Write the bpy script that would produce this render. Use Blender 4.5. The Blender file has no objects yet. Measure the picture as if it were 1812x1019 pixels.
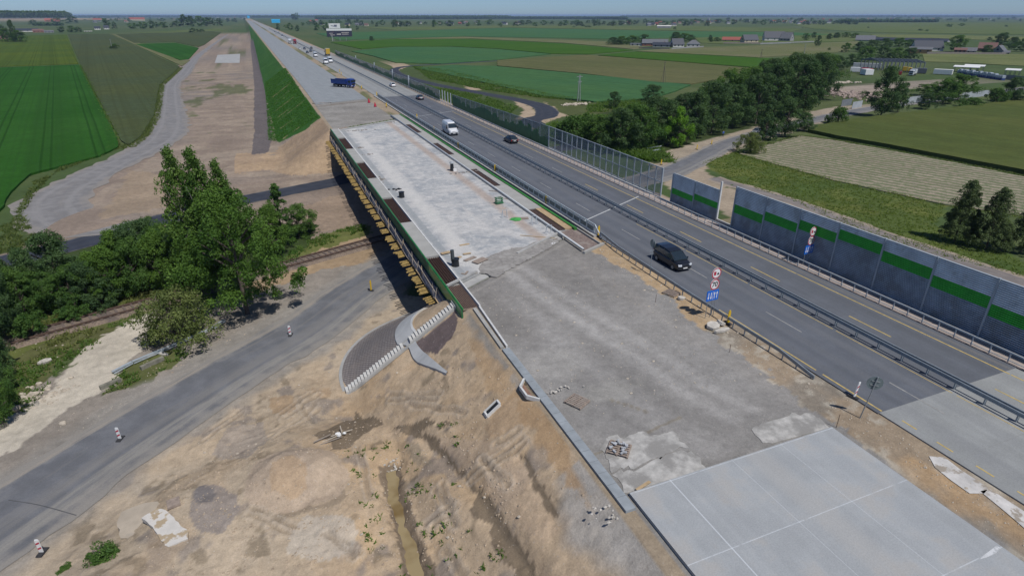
import bpy, math, random, numpy as np
from mathutils import Vector, Matrix
random.seed(7); rng = np.random.default_rng(7)
C = bpy.context.scene.collection
# ------------------------------------------------------------------ camera geometry (metres; X across the motorway, Y along it, Z up)
F = 1040.; CX = 906.; CY = 509.5; HCAM = 24.
_up = Vector((0, F, 482.5)).normalized(); _Y = Vector((-469, 482.5, -F)).normalized(); _X = _Y.cross(_up).normalized()
GZ = -7.5
def gp(px, py, z=GZ):
    r = Vector((px-CX, CY-py, -F)); t = (z-HCAM)/r.dot(_up)
    return (r.dot(_X)*t, r.dot(_Y)*t)
def proj(x, y, z):
    v = _X*x+_Y*y+_up*(z-HCAM)
    return (CX+F*v.x/-v.z, CY-F*v.y/-v.z)
def height_for(x, y, z0, ytop):
    lo, hi = 0.1, 60.
    for _ in range(30):
        m = (lo+hi)/2
        if proj(x, y, z0+m)[1] > ytop: lo = m
        else: hi = m
    return lo
def width_for(x, y, z, wpx):
    d = -(_X*x+_Y*y+_up*(z-HCAM)).z
    return wpx*d/F
def SH(y): return np.where(np.asarray(y) < 250, 0., -0.0068*(np.asarray(y, float)-250))
def sh(y): return 0. if y < 250 else -0.0068*(y-250)
# ------------------------------------------------------------------ noise
def _hash(ix, iy, s):
    n = (ix*374761393+iy*668265263+s*1442695041) & 0xffffffff
    n = ((n ^ (n >> 13))*1274126177) & 0xffffffff
    return ((n ^ (n >> 16)) & 0xffff)/65535.
def vnoise(x, y, s=0):
    x = np.asarray(x, float); y = np.asarray(y, float)
    ix = np.floor(x).astype(np.int64); iy = np.floor(y).astype(np.int64)
    fx = x-ix; fy = y-iy; fx = fx*fx*(3-2*fx); fy = fy*fy*(3-2*fy)
    a = _hash(ix, iy, s); b = _hash(ix+1, iy, s); c = _hash(ix, iy+1, s); d = _hash(ix+1, iy+1, s)
    return (a*(1-fx)+b*fx)*(1-fy)+(c*(1-fx)+d*fx)*fy
def fbm(x, y, o=4, s=0):
    r = 0; a = .5
    for i in range(o):
        r = r+a*vnoise(x*2**i+17.3*i, y*2**i-9.1*i, s+i); a *= .5
    return r/(1-.5**o)
def inpoly(x, y, P):
    x = np.asarray(x, float); y = np.asarray(y, float); r = np.zeros(x.shape, bool); n = len(P)
    for i in range(n):
        x1, y1 = P[i]; x2, y2 = P[(i+1) % n]
        if y1 == y2: continue
        c = ((y1 > y) != (y2 > y)) & (x < (x2-x1)*(y-y1)/(y2-y1)+x1); r ^= c
    return r
def dseg(x, y, P, closed=False):
    d = np.full(np.shape(x), 1e9); n = len(P)
    for i in range(n if closed else n-1):
        x1, y1 = P[i]; x2, y2 = P[(i+1) % n]; vx = x2-x1; vy = y2-y1; L = vx*vx+vy*vy+1e-9
        t = np.clip(((x-x1)*vx+(y-y1)*vy)/L, 0, 1)
        d = np.minimum(d, np.hypot(x-x1-t*vx, y-y1-t*vy))
    return d
def catmull(P, k=6):
    out = []; n = len(P)
    for i in range(n-1):
        p0 = P[max(i-1, 0)]; p1 = P[i]; p2 = P[i+1]; p3 = P[min(i+2, n-1)]
        for j in range(k):
            t = j/k
            out.append(tuple(.5*((2*p1[a])+(-p0[a]+p2[a])*t+(2*p0[a]-5*p1[a]+4*p2[a]-p3[a])*t*t+(-p0[a]+3*p1[a]-3*p2[a]+p3[a])*t**3) for a in range(len(p1))))
    out.append(tuple(P[-1])); return out
def gpl(L, z=GZ): return [gp(a, b, z) for a, b in L]
# ------------------------------------------------------------------ object helpers
def tag(o, label=None, cat=None, group=None, kind=None):
    if label: o['label'] = label
    if cat: o['category'] = cat
    if group: o['group'] = group
    if kind: o['kind'] = kind
    return o
def thing(name, label, cat, loc=(0, 0, 0), rz=0, group=None):
    o = bpy.data.objects.new(name, None); C.objects.link(o); o.location = loc; o.rotation_euler = (0, 0, rz)
    return tag(o, label, cat, group)
class MB:
    def __init__(s): s.v = []; s.f = []; s.m = []
    def quadl(s, idx, m=0): s.f.append(idx); s.m.append(m)
    def face(s, pts, m=0):
        b = len(s.v); s.v += [tuple(p) for p in pts]; s.f.append(tuple(range(b, b+len(pts)))); s.m.append(m); return s
    def box(s, c, d, rz=0, m=0, taper=1., M=None):
        b = len(s.v); hx, hy, hz = d[0]/2, d[1]/2, d[2]/2; cr, sr = math.cos(rz), math.sin(rz)
        for k, (sx, sy, sz) in enumerate([(-1, -1, -1), (1, -1, -1), (1, 1, -1), (-1, 1, -1), (-1, -1, 1), (1, -1, 1), (1, 1, 1), (-1, 1, 1)]):
            t = taper if sz > 0 else 1.
            x = sx*hx*t; y = sy*hy*t; z = sz*hz
            if M is not None:
                p = M @ Vector((x, y, z)); s.v.append((c[0]+p.x, c[1]+p.y, c[2]+p.z))
            else: s.v.append((c[0]+x*cr-y*sr, c[1]+x*sr+y*cr, c[2]+z))
        for q in [(0, 3, 2, 1), (4, 5, 6, 7), (0, 1, 5, 4), (1, 2, 6, 5), (2, 3, 7, 6), (3, 0, 4, 7)]:
            s.f.append(tuple(b+i for i in q)); s.m.append(m)
        return s
    def bar(s, a, b, w, h=None, m=0):
        a = Vector(a); b = Vector(b); d = b-a; L = d.length; d = d/L; h = h or w
        up = Vector((0, 0, 1)) if abs(d.z) < .95 else Vector((0, 1, 0))
        x = d.cross(up).normalized(); z = x.cross(d)
        M = Matrix((x, d, z)).transposed()
        return s.box((a+b)/2, (w, L, h), M=M, m=m)
    def cyl(s, a, b, r, n=8, m=0, r2=None, cap=True):
        a = Vector(a); b = Vector(b); d = (b-a).normalized(); r2 = r if r2 is None else r2
        up = Vector((0, 0, 1)) if abs(d.z) < .95 else Vector((1, 0, 0))
        x = d.cross(up).normalized(); y = d.cross(x); k = len(s.v)
        for i in range(n):
            t = 2*math.pi*i/n; o = x*math.cos(t)+y*math.sin(t)
            s.v.append(tuple(a+o*r)); s.v.append(tuple(b+o*r2))
        for i in range(n):
            j = (i+1) % n; s.f.append((k+2*i, k+2*i+1, k+2*j+1, k+2*j)); s.m.append(m)
        if cap:
            s.f.append(tuple(k+2*i for i in range(n))); s.m.append(m)
            s.f.append(tuple(k+2*i+1 for i in reversed(range(n)))); s.m.append(m)
        return s
    def prism(s, P, z0, z1, m=0, side=None):
        n = len(P); k = len(s.v)
        a = sum(P[i][0]*P[(i+1) % n][1]-P[(i+1) % n][0]*P[i][1] for i in range(n))
        if a < 0: P = P[::-1]
        s.v += [(x, y, z0) for x, y in P]+[(x, y, z1) for x, y in P]
        s.f.append(tuple(k+n+i for i in range(n))); s.m.append(m)
        s.f.append(tuple(k+i for i in reversed(range(n)))); s.m.append(m)
        for i in range(n):
            j = (i+1) % n; s.f.append((k+i, k+j, k+n+j, k+n+i)); s.m.append(m if side is None else side)
        return s
    def profx(s, P, x0, x1, m=0, inset=0.):
        """profile in (y,z) extruded along x; inset narrows the upper points"""
        n = len(P); k = len(s.v)
        s.v += [(x0, y, z) for y, z in P]+[(x1, y, z) for y, z in P]
        s.f.append(tuple(k+i for i in range(n))); s.m.append(m)
        s.f.append(tuple(k+n+i for i in reversed(range(n)))); s.m.append(m)
        for i in range(n):
            j = (i+1) % n; s.f.append((k+i, k+n+i, k+n+j, k+j)); s.m.append(m)
        return s
    def build(s, name, mats, parent=None, org=(0, 0, 0), smooth=False, bevel=0):
        me = bpy.data.meshes.new(name)
        v = [(a-org[0], b-org[1], c-org[2]) for a, b, c in s.v] if any(org) else s.v
        me.from_pydata(v, [], s.f)
        mats = mats if isinstance(mats, (list, tuple)) else [mats]
        for m in mats: me.materials.append(m)
        if len(mats) > 1: me.polygons.foreach_set('material_index', s.m)
        if smooth: me.polygons.foreach_set('use_smooth', [True]*len(s.f))
        me.validate(); me.update()
        o = bpy.data.objects.new(name, me); C.objects.link(o)
        if parent is not None: o.parent = parent
        if bevel:
            b = o.modifiers.new('b', 'BEVEL'); b.width = bevel; b.segments = 2; b.limit_method = 'ANGLE'
        return o
def tree_copy(o, parent=None):
    c = o.copy(); C.objects.link(c); c.parent = parent
    for ch in list(o.children): tree_copy(ch, c)
    return c
# ------------------------------------------------------------------ materials
def nmat(name):
    m = bpy.data.materials.new(name); m.use_nodes = True; nt = m.node_tree; nt.nodes.clear()
    out = nt.nodes.new('ShaderNodeOutputMaterial'); bs = nt.nodes.new('ShaderNodeBsdfPrincipled')
    nt.links.new(bs.outputs[0], out.inputs[0]); return m, nt, bs, out
def N(nt, t, **k):
    n = nt.nodes.new(t)
    for a, b in k.items(): setattr(n, a, b)
    return n
def L(nt, a, b): nt.links.new(a, b)
def math_(nt, op, a, b=None, clamp=False):
    n = N(nt, 'ShaderNodeMath', operation=op); n.use_clamp = clamp
    for i, q in enumerate((a, b)):
        if q is None: continue
        if isinstance(q, (int, float)): n.inputs[i].default_value = q
        else: L(nt, q, n.inputs[i])
    return n.outputs[0]
def mixc(nt, fac, a, b, mode='MIX'):
    n = N(nt, 'ShaderNodeMix', data_type='RGBA', blend_type=mode); n.clamp_factor = True
    for s_, q in ((0, fac), (6, a), (7, b)):
        if isinstance(q, (int, float)): n.inputs[s_].default_value = q
        elif isinstance(q, tuple): n.inputs[s_].default_value = (*q[:3], 1)
        else: L(nt, q, n.inputs[s_])
    return n.outputs[2]
def ramp(nt, fac, a, b, smooth=True):
    n = N(nt, 'ShaderNodeMapRange'); n.interpolation_type = 'SMOOTHSTEP' if smooth else 'LINEAR'
    n.inputs[1].default_value = a; n.inputs[2].default_value = b; L(nt, fac, n.inputs[0]); return n.outputs[0]
def noise(nt, vec, scale, detail=4, rough=.55, stretch=None, dist=0.):
    if stretch:
        mp = N(nt, 'ShaderNodeMapping'); mp.inputs['Scale'].default_value = stretch[:3]
        if len(stretch) > 3: mp.inputs['Rotation'].default_value = (0, 0, stretch[3])
        L(nt, vec, mp.inputs[0]); vec = mp.outputs[0]
    n = N(nt, 'ShaderNodeTexNoise'); n.inputs['Scale'].default_value = scale; n.inputs['Detail'].default_value = detail
    n.inputs['Roughness'].default_value = rough; n.inputs['Distortion'].default_value = dist; L(nt, vec, n.inputs['Vector']); return n.outputs[0]
def bump(nt, bs, h, strength=.3, dist=.05):
    b = N(nt, 'ShaderNodeBump'); b.inputs['Strength'].default_value = strength; b.inputs['Distance'].default_value = dist
    L(nt, h, b.inputs['Height']); L(nt, b.outputs[0], bs.inputs['Normal'])
def pos(nt): return N(nt, 'ShaderNodeNewGeometry').outputs['Position']
def objc(nt): return N(nt, 'ShaderNodeTexCoord').outputs['Object']
_mc = {}
def pm(name, col, rough=.75, var=.18, scale=2., metal=0., bmp=0., bs_=None, col2=None, c2=(.5, .62), s2=.6, world=False, coat=0., alpha=1., spec=None, stretch=None):
    if name in _mc: return _mc[name]
    m, nt, bs, _ = nmat(name); P = pos(nt) if world else objc(nt)
    n1 = noise(nt, P, scale, 5, stretch=stretch)
    f = ramp(nt, n1, .3, .7, False)
    base = mixc(nt, f, tuple(c*(1-var) for c in col), tuple(min(1, c*(1+var)) for c in col))
    if col2:
        n2 = noise(nt, P, s2, 5, .6); base = mixc(nt, ramp(nt, n2, *c2), base, col2)
    L(nt, base, bs.inputs['Base Color']); bs.inputs['Roughness'].default_value = rough; bs.inputs['Metallic'].default_value = metal
    if coat: bs.inputs['Coat Weight'].default_value = coat; bs.inputs['Coat Roughness'].default_value = .08
    if alpha < 1: bs.inputs['Alpha'].default_value = alpha
    if spec is not None: bs.inputs['Specular IOR Level'].default_value = spec
    if bmp: bump(nt, bs, noise(nt, P, bs_ or scale*4, 4), .6, bmp)
    _mc[name] = m; return m
# ================================================================== layout lines (world metres)
ROADC = [(-58, 10), (-38, 25), (-26.5, 35.5), (-20, 42.2), (-15, 47.5), (-6.5, 55.5), (1, 62), (9, 71), (22, 82), (45, 94), (78, 104.8), (98, 116), (120, 129), (164, 145.8), (216, 160), (300, 173), (420, 190), (640, 215)]
ROADC = catmull(ROADC, 6)
ASPH_L = catmull(gpl([(-120, 505), (-40, 478), (40, 455), (120, 436), (200, 414), (320, 380), (450, 350), (560, 329), (610, 318)]), 5)
LOOP = catmull([ASPH_L[-1], (36, 137), (60, 137), (78, 143)]+gpl([(940, 216), (967, 205), (960, 190), (920, 178), (850, 165), (780, 152), (730, 140), (703, 130), (700, 122), (730, 117), (800, 113), (900, 107)]), 5)
HAUL = catmull(gpl([(404, 61), (385, 74), (350, 100), (326, 130), (305, 148), (302, 180), (302, 213), (292, 240), (262, 262), (205, 290), (150, 318), (105, 345), (92, 372), (130, 398), (210, 405)]), 5)
HAULW = [3, 4, 6, 8, 8, 9, 11, 12, 10, 9, 10.5, 12, 12.5, 11, 7]
RAILC = [(-60, 57.9), (-23.3, 72.), (14, 86.6), (50, 100.7), (110, 124)]
SAND_TRACK = catmull(gpl([(285, 572), (240, 590), (185, 620), (140, 665), (95, 710), (20, 770)]), 4)
A_TOP = [(14.2, -400), (14.2, 48.6), (52.7, 71.7), (52.7, -400)]
B_TOP = [(13.6, 144.5), (52.7, 168), (52.7, 250), (51+sh(6000), 6000), (13+sh(6000), 6000), (13.2, 250)]
def cp(L_): return [(354+x/2.995, 679+y/2.995) for x, y in L_]
WATER_D = gpl(cp([(1008, 455), (1015, 560), (1050, 680), (1105, 820), (1150, 1018), (1180, 1200)]), -6.25)
def on_slope(px, py, run=1.52):
    for z in np.arange(0, -7.5, -.05):
        x, y = gp(px, py, float(z))
        if z <= -.06-max(0, 14.2-x)/run or x > 14.2: return (x, y)
    return gp(px, py)
TRENCH = [on_slope(*p) for p in cp([(1120, 240), (1200, 300), (1350, 440), (1480, 580), (1600, 760), (1720, 940), (1790, 1040)])]
TRENCH2 = [on_slope(*p) for p in cp([(1700, 390), (1760, 480), (1850, 640), (1900, 720)])]
MND = gp(526, 846, -6.2)
_rr = random.Random(8); RUTS = []
for a, c_ in [((1420, 490), (1700, 300)), ((1445, 505), (1725, 318)), ((1200, 745), (1340, 640)), ((1225, 765), (1365, 660)), ((620, 130), (380, 330)), ((640, 150), (400, 350)), ((60, 250), (230, 130)), ((1300, 880), (1400, 1018)), ((1000, 60), (1260, 60)), ((1000, 90), (1250, 85)), ((520, 100), (600, 230)), ((700, 880), (860, 1000)), ((680, 900), (840, 1018)), ((420, 180), (620, 60)), ((440, 205), (640, 80)), ((1480, 420), (1620, 560)), ((1500, 400), (1645, 545)), ((300, 760), (520, 860)), ((285, 790), (505, 890)), ((1100, 110), (1400, 160)), ((1560, 330), (1680, 250)), ((850, 420), (920, 700)), ((20, 330), (220, 160)), ((1250, 560), (1330, 760)), ((1275, 552), (1355, 750))]:
    (x0_, y0_), (x1_, y1_) = [on_slope(*p) for p in cp([a, c_])]; k_ = 5
    RUTS.append(([(x0_+(x1_-x0_)*i/k_+_rr.uniform(-.12, .12), y0_+(y1_-y0_)*i/k_+_rr.uniform(-.12, .12)) for i in range(k_+1)], -.11))
def ground_h(x, y, detail=True):
    x = np.asarray(x, float); y = np.asarray(y, float)
    d = np.minimum(np.where(inpoly(x, y, A_TOP), 0, dseg(x, y, A_TOP, True)), np.where(inpoly(x, y, B_TOP), 0, dseg(x, y, B_TOP, True)))
    run = 1.52
    h = -.06-d/run
    toe = 7.44
    # rounded toe
    h = np.where(h > GZ+.8, h, GZ+.8*np.exp((np.minimum(h, GZ+.8)-(GZ+.8))/.8))
    h = np.where(d > 18, GZ, h)
    rd = dseg(x, y, ROADC)
    sm = np.clip((rd-5.5)/9, 0, 1); sm = sm*sm*(3-2*sm); fy = np.clip((44.5-y)/6, 0, 1); fy = fy*fy*(3-2*fy)
    fill = np.where((x < 14) & (y < 50) & (x > -60) & (y < x*1.02+62), GZ+1.6*sm*fy, GZ)
    h = np.maximum(h, fill)
    if not detail: return h
    top = d <= .01
    near = np.clip((d-.3)/2, 0, 1)
    ra = np.minimum(dseg(x, y, ASPH_L), dseg(x, y, LOOP)); rh = dseg(x, y, HAUL); rr = dseg(x, y, RAILC)
    flat = np.clip((rd-5)/2.5, 0, 1)*np.clip((ra-4)/2, 0, 1)*np.clip((rh-8)/3, 0, 1)*np.clip((rr-1.8)/1.5, 0, 1)
    fine = fbm(x*2.6, y*2.6, 3, 10); bumpz = (fbm(x*.25, y*.25, 4, 3)-.5)*.3+(fbm(x*.8, y*.8, 4, 9)-.5)*np.where(h > GZ+2.2, .12, .2)+np.clip(fine-.55, 0, 1)*.35
    site = (x > -60) & (x < 60) & (y < 260)
    k = near*flat*np.where(site, 1, .35)
    # keep the paved cone even
    cone = inpoly(x, y, [(14.2, 44.), (2.2, 44.), (2.2, 62), (18, 66), (20, 50)])
    k = k*np.where(cone, .06, 1.)
    h = h+bumpz*k
    h = np.where(rd < 5.2, np.minimum(h, GZ), h)
    h = np.where(ra < 4.2, np.minimum(h, GZ), h)
    # ditch, trenches, sandy mounds
    w = dseg(x+(vnoise(y*.7, x*0, 5)-.5)*.25+(fbm(x*1.5, y*1.5, 2, 15)-.5)*.3, y, WATER_D); h = h-.8*np.exp(-(w/.62)**2)
    t = dseg(x+(vnoise(y*.9, x*0, 6)-.5)*.15, y, TRENCH); h = h-.3*np.exp(-(t/.45)**2)+.08*np.exp(-((t-1.1)/.5)**2)*(y < 40)
    t2 = dseg(x, y, TRENCH2); h = h-.15*np.exp(-(t2/.4)**2)
    for P_, a_ in RUTS:
        q_ = dseg(x, y, P_); h = h+np.where(q_ < 1, a_*np.exp(-(q_/.13)**2)-a_*.6*np.exp(-((q_-.3)/.14)**2), 0)
    mq = ((x-MND[0])/3.0)**2+((y-MND[1])/2.3)**2; h = h+np.where(mq < 4, 1.15*np.exp(-mq**1.8), 0)
    for (mx, my, r, a) in [(-9.5, 36.5, 2.5, .5), (-3, 42, 3.2, .5), (8.5, 44.2, 1.6, -.3), (-7.5, 44, 2.2, .45), (0, 47.5, 2.3, .4), (1.5, 30, 2.4, .4), (-14, 30.5, 3, .5),
                           (-8, 150, 9, 1.2), (7, 139, 5, 1.4), (-20, 112, 10, .7), (4, 113, 5, .8), (3.2, 104, 4, .7), (16, 116, 6, .8), (5, 92, 4, .5)]:
        h = h+a*np.exp(-((x-mx)**2+(y-my)**2)/(r*r))*np.clip((rd-4.8)/1.5, 0, 1)*np.clip((ra-4)/1.5, 0, 1)*np.clip((rr-1.8)/1.2, 0, 1)
    hx_, hy_ = gp(0, 38); hill = 16*np.exp(-(((x-hx_)/650)**4+((y-hy_)/600)**2))
    h = h+hill
    h = np.where(top, -.06, h)
    return h
def hh(x, y): return float(ground_h(np.array([x]), np.array([y]))[0])
def gs(px, py, dz=0.):
    """point where the pixel's ray meets the terrain"""
    zz = np.arange(.3, -8.8, -.08); P_ = np.array([gp(px, py, float(z)) for z in zz]); hs_ = ground_h(P_[:, 0], P_[:, 1]); k = np.argmax(hs_ >= zz) if (hs_ >= zz).any() else len(zz)-1
    return (float(P_[k, 0]), float(P_[k, 1]), float(hs_[k])+dz)
# ------------------------------------------------------------------ the ground sheet
def axis(a0, a1, dense, mid, far):
    xs = [a0]
    return xs
def graded(segs):
    out = []
    for a, b, st in segs:
        n = max(1, int(round((b-a)/st))); out += [a+(b-a)*i/n for i in range(n)]
    out.append(segs[-1][1]); return np.array(out)
def geo(a, b, n): return list(np.sign(b)*np.geomspace(abs(a), abs(b), n))
gx = np.concatenate([np.array(geo(-170, -30000, 22))[::-1], graded([(-168, -60, 2), (-60, -34, 1), (-34, -16, .24), (-16, 15.4, .15), (15.4, 34, .28), (34, 54, .6), (54, 110, 1.), (110, 200, 2.5)]), np.array(geo(203, 30000, 24))])
gy = np.concatenate([graded([(-60, 8, 6), (8, 17, .6), (17, 44, .15), (44, 62, .24), (62, 100, .32), (100, 170, .6), (170, 260, 1.2), (260, 420, 4)]), np.array(geo(425, 34000, 34))])
X2, Y2 = np.meshgrid(gx, gy); Hh = ground_h(X2, Y2)
# zone colours (albedo) --------------------------------------------------------------
col = np.zeros(X2.shape+(4,)); col[..., 3] = .0
n_lo = fbm(X2*.03, Y2*.03, 4, 11); n_mid = fbm(X2*.25, Y2*.25, 4, 12); n_hi = fbm(X2*1.3, Y2*1.3, 3, 13)
wx = X2+(fbm(X2*.35, Y2*.35, 3, 21)-.5)*2.6+(n_hi-.5)*1.2; wy = Y2+(fbm(X2*.35, Y2*.35, 3, 22)-.5)*2.6+(fbm(X2*1.3, Y2*1.3, 2, 23)-.5)*1.2
def setc(mask, c, grit=0., blend=1.):
    for i in range(3): col[..., i] = np.where(mask, col[..., i]*(1-blend)+c[i]*blend, col[..., i])
    col[..., 3] = np.where(mask, grit, col[..., 3])
def lerp(mask, f, c):
    f = f*mask
    for i in range(3): col[..., i] = col[..., i]*(1-f)+c[i]*f
def pz(poly, c, grit=0., z=GZ, blend=1., jit=True):
    P = gpl(poly, z) if not isinstance(poly[0], float) else poly
    setc(inpoly(wx if jit else X2, wy if jit else Y2, P), c, grit, blend)
GRASS = (.062, .088, .024); DGRASS = (.035, .065, .016); OLIVE = (.105, .12, .035); SAND = (.44, .335, .225); OSAND = (.43, .30, .175); PSAND = (.48, .43, .35)
DIRT = (.228, .180, .142); GREYS = (.235, .222, .20); BROWN = (.17, .125, .085)
setc(np.ones(X2.shape, bool), (.06, .092, .03))
lerp(np.ones(X2.shape), np.clip((n_lo-.45)*4, 0, 1), (.085, .105, .04))
# left construction belt
pz([(375, 60), (452, 60), (470, 150), (495, 240), (600, 250), (640, 300), (700, 420), (700, 560), (420, 470), (300, 430), (150, 430), (60, 470), (-60, 500), (-60, 470), (40, 438), (60, 420), (40, 380), (60, 345), (200, 280), (262, 250), (278, 200), (290, 140), (340, 92)], DIRT, .5)
m = inpoly(wx, wy, gpl([(375, 60), (452, 60), (470, 150), (495, 240), (640, 300), (560, 330), (320, 380), (170, 400), (140, 360), (320, 250), (315, 150), (360, 90)]))
lerp(m, np.clip((n_mid-.45)*3.5, 0, 1), (.285, .228, .175)); lerp(m, np.clip((n_lo-.52)*7, 0, 1), (.20, .17, .145))
lerp(m, np.clip((fbm(X2*.05, Y2*.4, 3, 31)-.55)*8, 0, .8), (.29, .235, .18))
lerp(m & (Y2 > 190), np.clip((fbm(X2*.12, Y2*.06, 4, 32)-.60)*9, 0, .8), (.09, .105, .045))
pz([(170, 395), (230, 300), (330, 320), (300, 372)], (.29, .222, .152), .5, blend=.75)
# area between the dark road and the local road, left of the bridge
pz([(420, 470), (520, 440), (640, 400), (720, 500), (700, 560), (560, 520), (420, 560)], (.31, .225, .14), .6)
pz([(520, 380), (640, 330), (690, 400), (560, 415)], (.27, .205, .15), .6)
pz([(395, 465), (520, 440), (650, 396), (660, 412), (520, 462), (400, 500)], (.115, .125, .04), .2)
# tree belt floor, rail verge
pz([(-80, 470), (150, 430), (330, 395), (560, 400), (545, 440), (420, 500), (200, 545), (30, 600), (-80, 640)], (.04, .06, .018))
pz([(-60, 610), (30, 585), (200, 520), (380, 465), (390, 500), (200, 570), (60, 640), (-60, 700)], OLIVE, .1)
pz([(0, 640), (60, 615), (160, 580), (250, 545), (260, 565), (190, 600), (110, 640), (60, 700), (30, 760), (-60, 800), (-60, 660)], (.10, .105, .04), .3)
pz([(-60, 770), (60, 690), (130, 650), (200, 590), (300, 540), (460, 520), (560, 480), (660, 460), (600, 560), (420, 640), (260, 760), (120, 860), (-60, 980)], (.25, .22, .185), .9)
pz([(250, 560), (300, 560), (250, 610), (190, 680), (120, 730), (40, 790), (-40, 830), (-40, 770), (90, 690), (130, 640), (190, 590)], PSAND, .3)
pz([(215, 650), (320, 610), (340, 630), (240, 685), (180, 700)], (.09, .10, .035), .2)
# sandy ground between the local road and the embankment, and slope
sandm = (X2 > -70) & (X2 < 15.) & (Y2 < 75) & inpoly(X2, Y2, [(-60, -60), (15.2, -60), (15.2, 64), (9, 69), (1.2, 59), (-5, 52.5), (-12, 45.5), (-18, 38.5), (-60, 0)])
setc(sandm, SAND, .8)
lerp(sandm, np.clip((n_mid-.5)*4, 0, .55), OSAND); lerp(sandm, np.clip((n_lo-.55)*6, 0, .55), (.40, .34, .26))
lerp(sandm, np.clip((fbm(X2*.5, Y2*.5, 4, 41)-.60)*9, 0, .7), (.22, .19, .165))
lerp(sandm, np.clip((fbm(X2*.9, Y2*.9, 3, 42)-.68)*10, 0, .6), (.17, .135, .09))
slope = sandm & (Hh > -6.9)
lerp(slope, np.clip((fbm(X2*.3, Y2*.2, 3, 43)-.5)*4, 0, .4), (.43, .32, .21))
# grey stony strip beside the slab and down the embankment
gsx = 13.2+(fbm(Y2*.3, Y2*0, 3, 44)-.5)*3
lerp(sandm & (Y2 < 24) & (Hh > -5), np.clip((X2-gsx+1.4)/1.2, 0, .8)*1., (.36, .34, .31))
lerp(sandm & (Y2 > 35) & (Y2 < 46), np.clip(1-np.abs(X2-14.0-(Y2-40)*.05+(n_hi-.5))/.8, 0, .85), (.25, .235, .21))
rag = (fbm(X2*2.2, Y2*2.2, 3, 91)-.5); rx_ = X2+rag*.4+(fbm(X2*.8, Y2*.8, 2, 93)-.5)*.2; ry_ = Y2+(fbm(X2*2.2, Y2*2.2, 3, 92)-.5)*.4+(fbm(X2*.8, Y2*.8, 2, 94)-.5)*.2
WET = (.165, .128, .088)
def spoly(L_): return [gs(*p)[:2] for p in cp(L_)]
def wet(L_, c_, k_=.9, grit=.3, ragged=True):
    q = sandm & inpoly(rx_ if ragged else X2, ry_ if ragged else Y2, spoly(L_)); lerp(q, np.full(X2.shape, k_), c_)
    return q
wet([(0, 540), (60, 530), (130, 560), (210, 600), (200, 690), (130, 790), (0, 800), (-60, 700), (-40, 600)], (.235, .205, .185), .8)
wet([(-10, 545), (40, 540), (80, 575), (60, 620), (10, 640), (-50, 600)], (.13, .125, .13), .6)
wet([(150, 230), (330, 200), (360, 300), (250, 390), (120, 400), (60, 380)], (.27, .24, .22), .5)
wet([(240, 560), (250, 480), (310, 400), (420, 360), (560, 340), (700, 360), (770, 440), (790, 510), (750, 580), (690, 620), (560, 650), (440, 690), (320, 665), (245, 620)], (.415, .325, .24), .85)
wet([(380, 420), (480, 380), (560, 420), (570, 560), (480, 620), (380, 560)], (.42, .295, .18), .6)
wet([(240, 640), (330, 670), (430, 690), (560, 655), (690, 625), (760, 560), (780, 585), (740, 640), (650, 655), (450, 710), (330, 700), (250, 690)], (.21, .17, .125), .55)
wet([(560, 700), (760, 690), (840, 780), (800, 900), (640, 950), (470, 900), (480, 780)], (.45, .405, .34), .6)
wet([(365, 80), (480, 60), (520, 110), (480, 170), (390, 160)], (.39, .27, .16), .7); wet([(590, 30), (690, 20), (700, 70), (640, 80)], (.36, .25, .15), .6)
wet([(1500, 250), (1640, 60), (1700, 100), (1720, 200), (1560, 300)], (.385, .265, .16), .55); wet([(1230, 290), (1650, 330), (1430, 470)], (.44, .335, .235), .7, ragged=False)
wet([(1480, 540), (1690, 380), (1830, 560), (1900, 800), (1800, 850), (1640, 720)], (.44, .33, .225), .75, ragged=False)
wet([(1700, -120), (1800, 0), (1812, 90), (1740, 90), (1640, -20)], (.30, .285, .26), .6)
wet([(600, 270), (680, 240), (760, 200), (820, 190), (825, 145), (860, 180), (930, 170), (975, 215), (900, 255), (850, 285), (780, 350), (700, 350), (690, 310), (620, 290)], WET)
wet([(1030, 235), (1060, 215), (1140, 210), (1200, 180), (1245, 200), (1240, 215), (1180, 235), (1170, 275), (1220, 270), (1245, 275), (1290, 350), (1350, 430), (1410, 495), (1460, 540), (1510, 600), (1560, 650), (1620, 740), (1700, 850), (1760, 930), (1810, 1060), (1640, 1060), (1680, 985), (1600, 930), (1560, 870), (1530, 800), (1560, 745), (1500, 730), (1430, 700), (1450, 630), (1470, 600), (1420, 530), (1340, 460), (1290, 380), (1220, 345), (1180, 295), (1100, 275)], WET)
wet([(1250, 215), (1300, 195), (1330, 210), (1270, 240)], WET); wet([(1690, 370), (1740, 410), (1790, 490), (1830, 560), (1900, 700), (1870, 720), (1800, 600), (1750, 500), (1720, 420)], WET)
wet([(945, 440), (1010, 425), (1065, 440), (1085, 530), (1110, 600), (1135, 680), (1150, 800), (1195, 870), (1245, 960), (1260, 1060), (1080, 1060), (1055, 850), (1005, 680), (975, 600), (955, 520)], (.18, .14, .10))
wet([(1080, 320), (1160, 320), (1230, 440), (1180, 440), (1110, 380)], (.24, .20, .145), .6)
for P_, a_ in RUTS:
    q_ = dseg(X2, Y2, P_); lerp(sandm, np.clip(1.3-q_/.11, 0, .55), (.235, .19, .14)); lerp(sandm, np.clip(1.2-np.abs(q_-.3)/.09, 0, .4), (.44, .37, .29))
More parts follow.
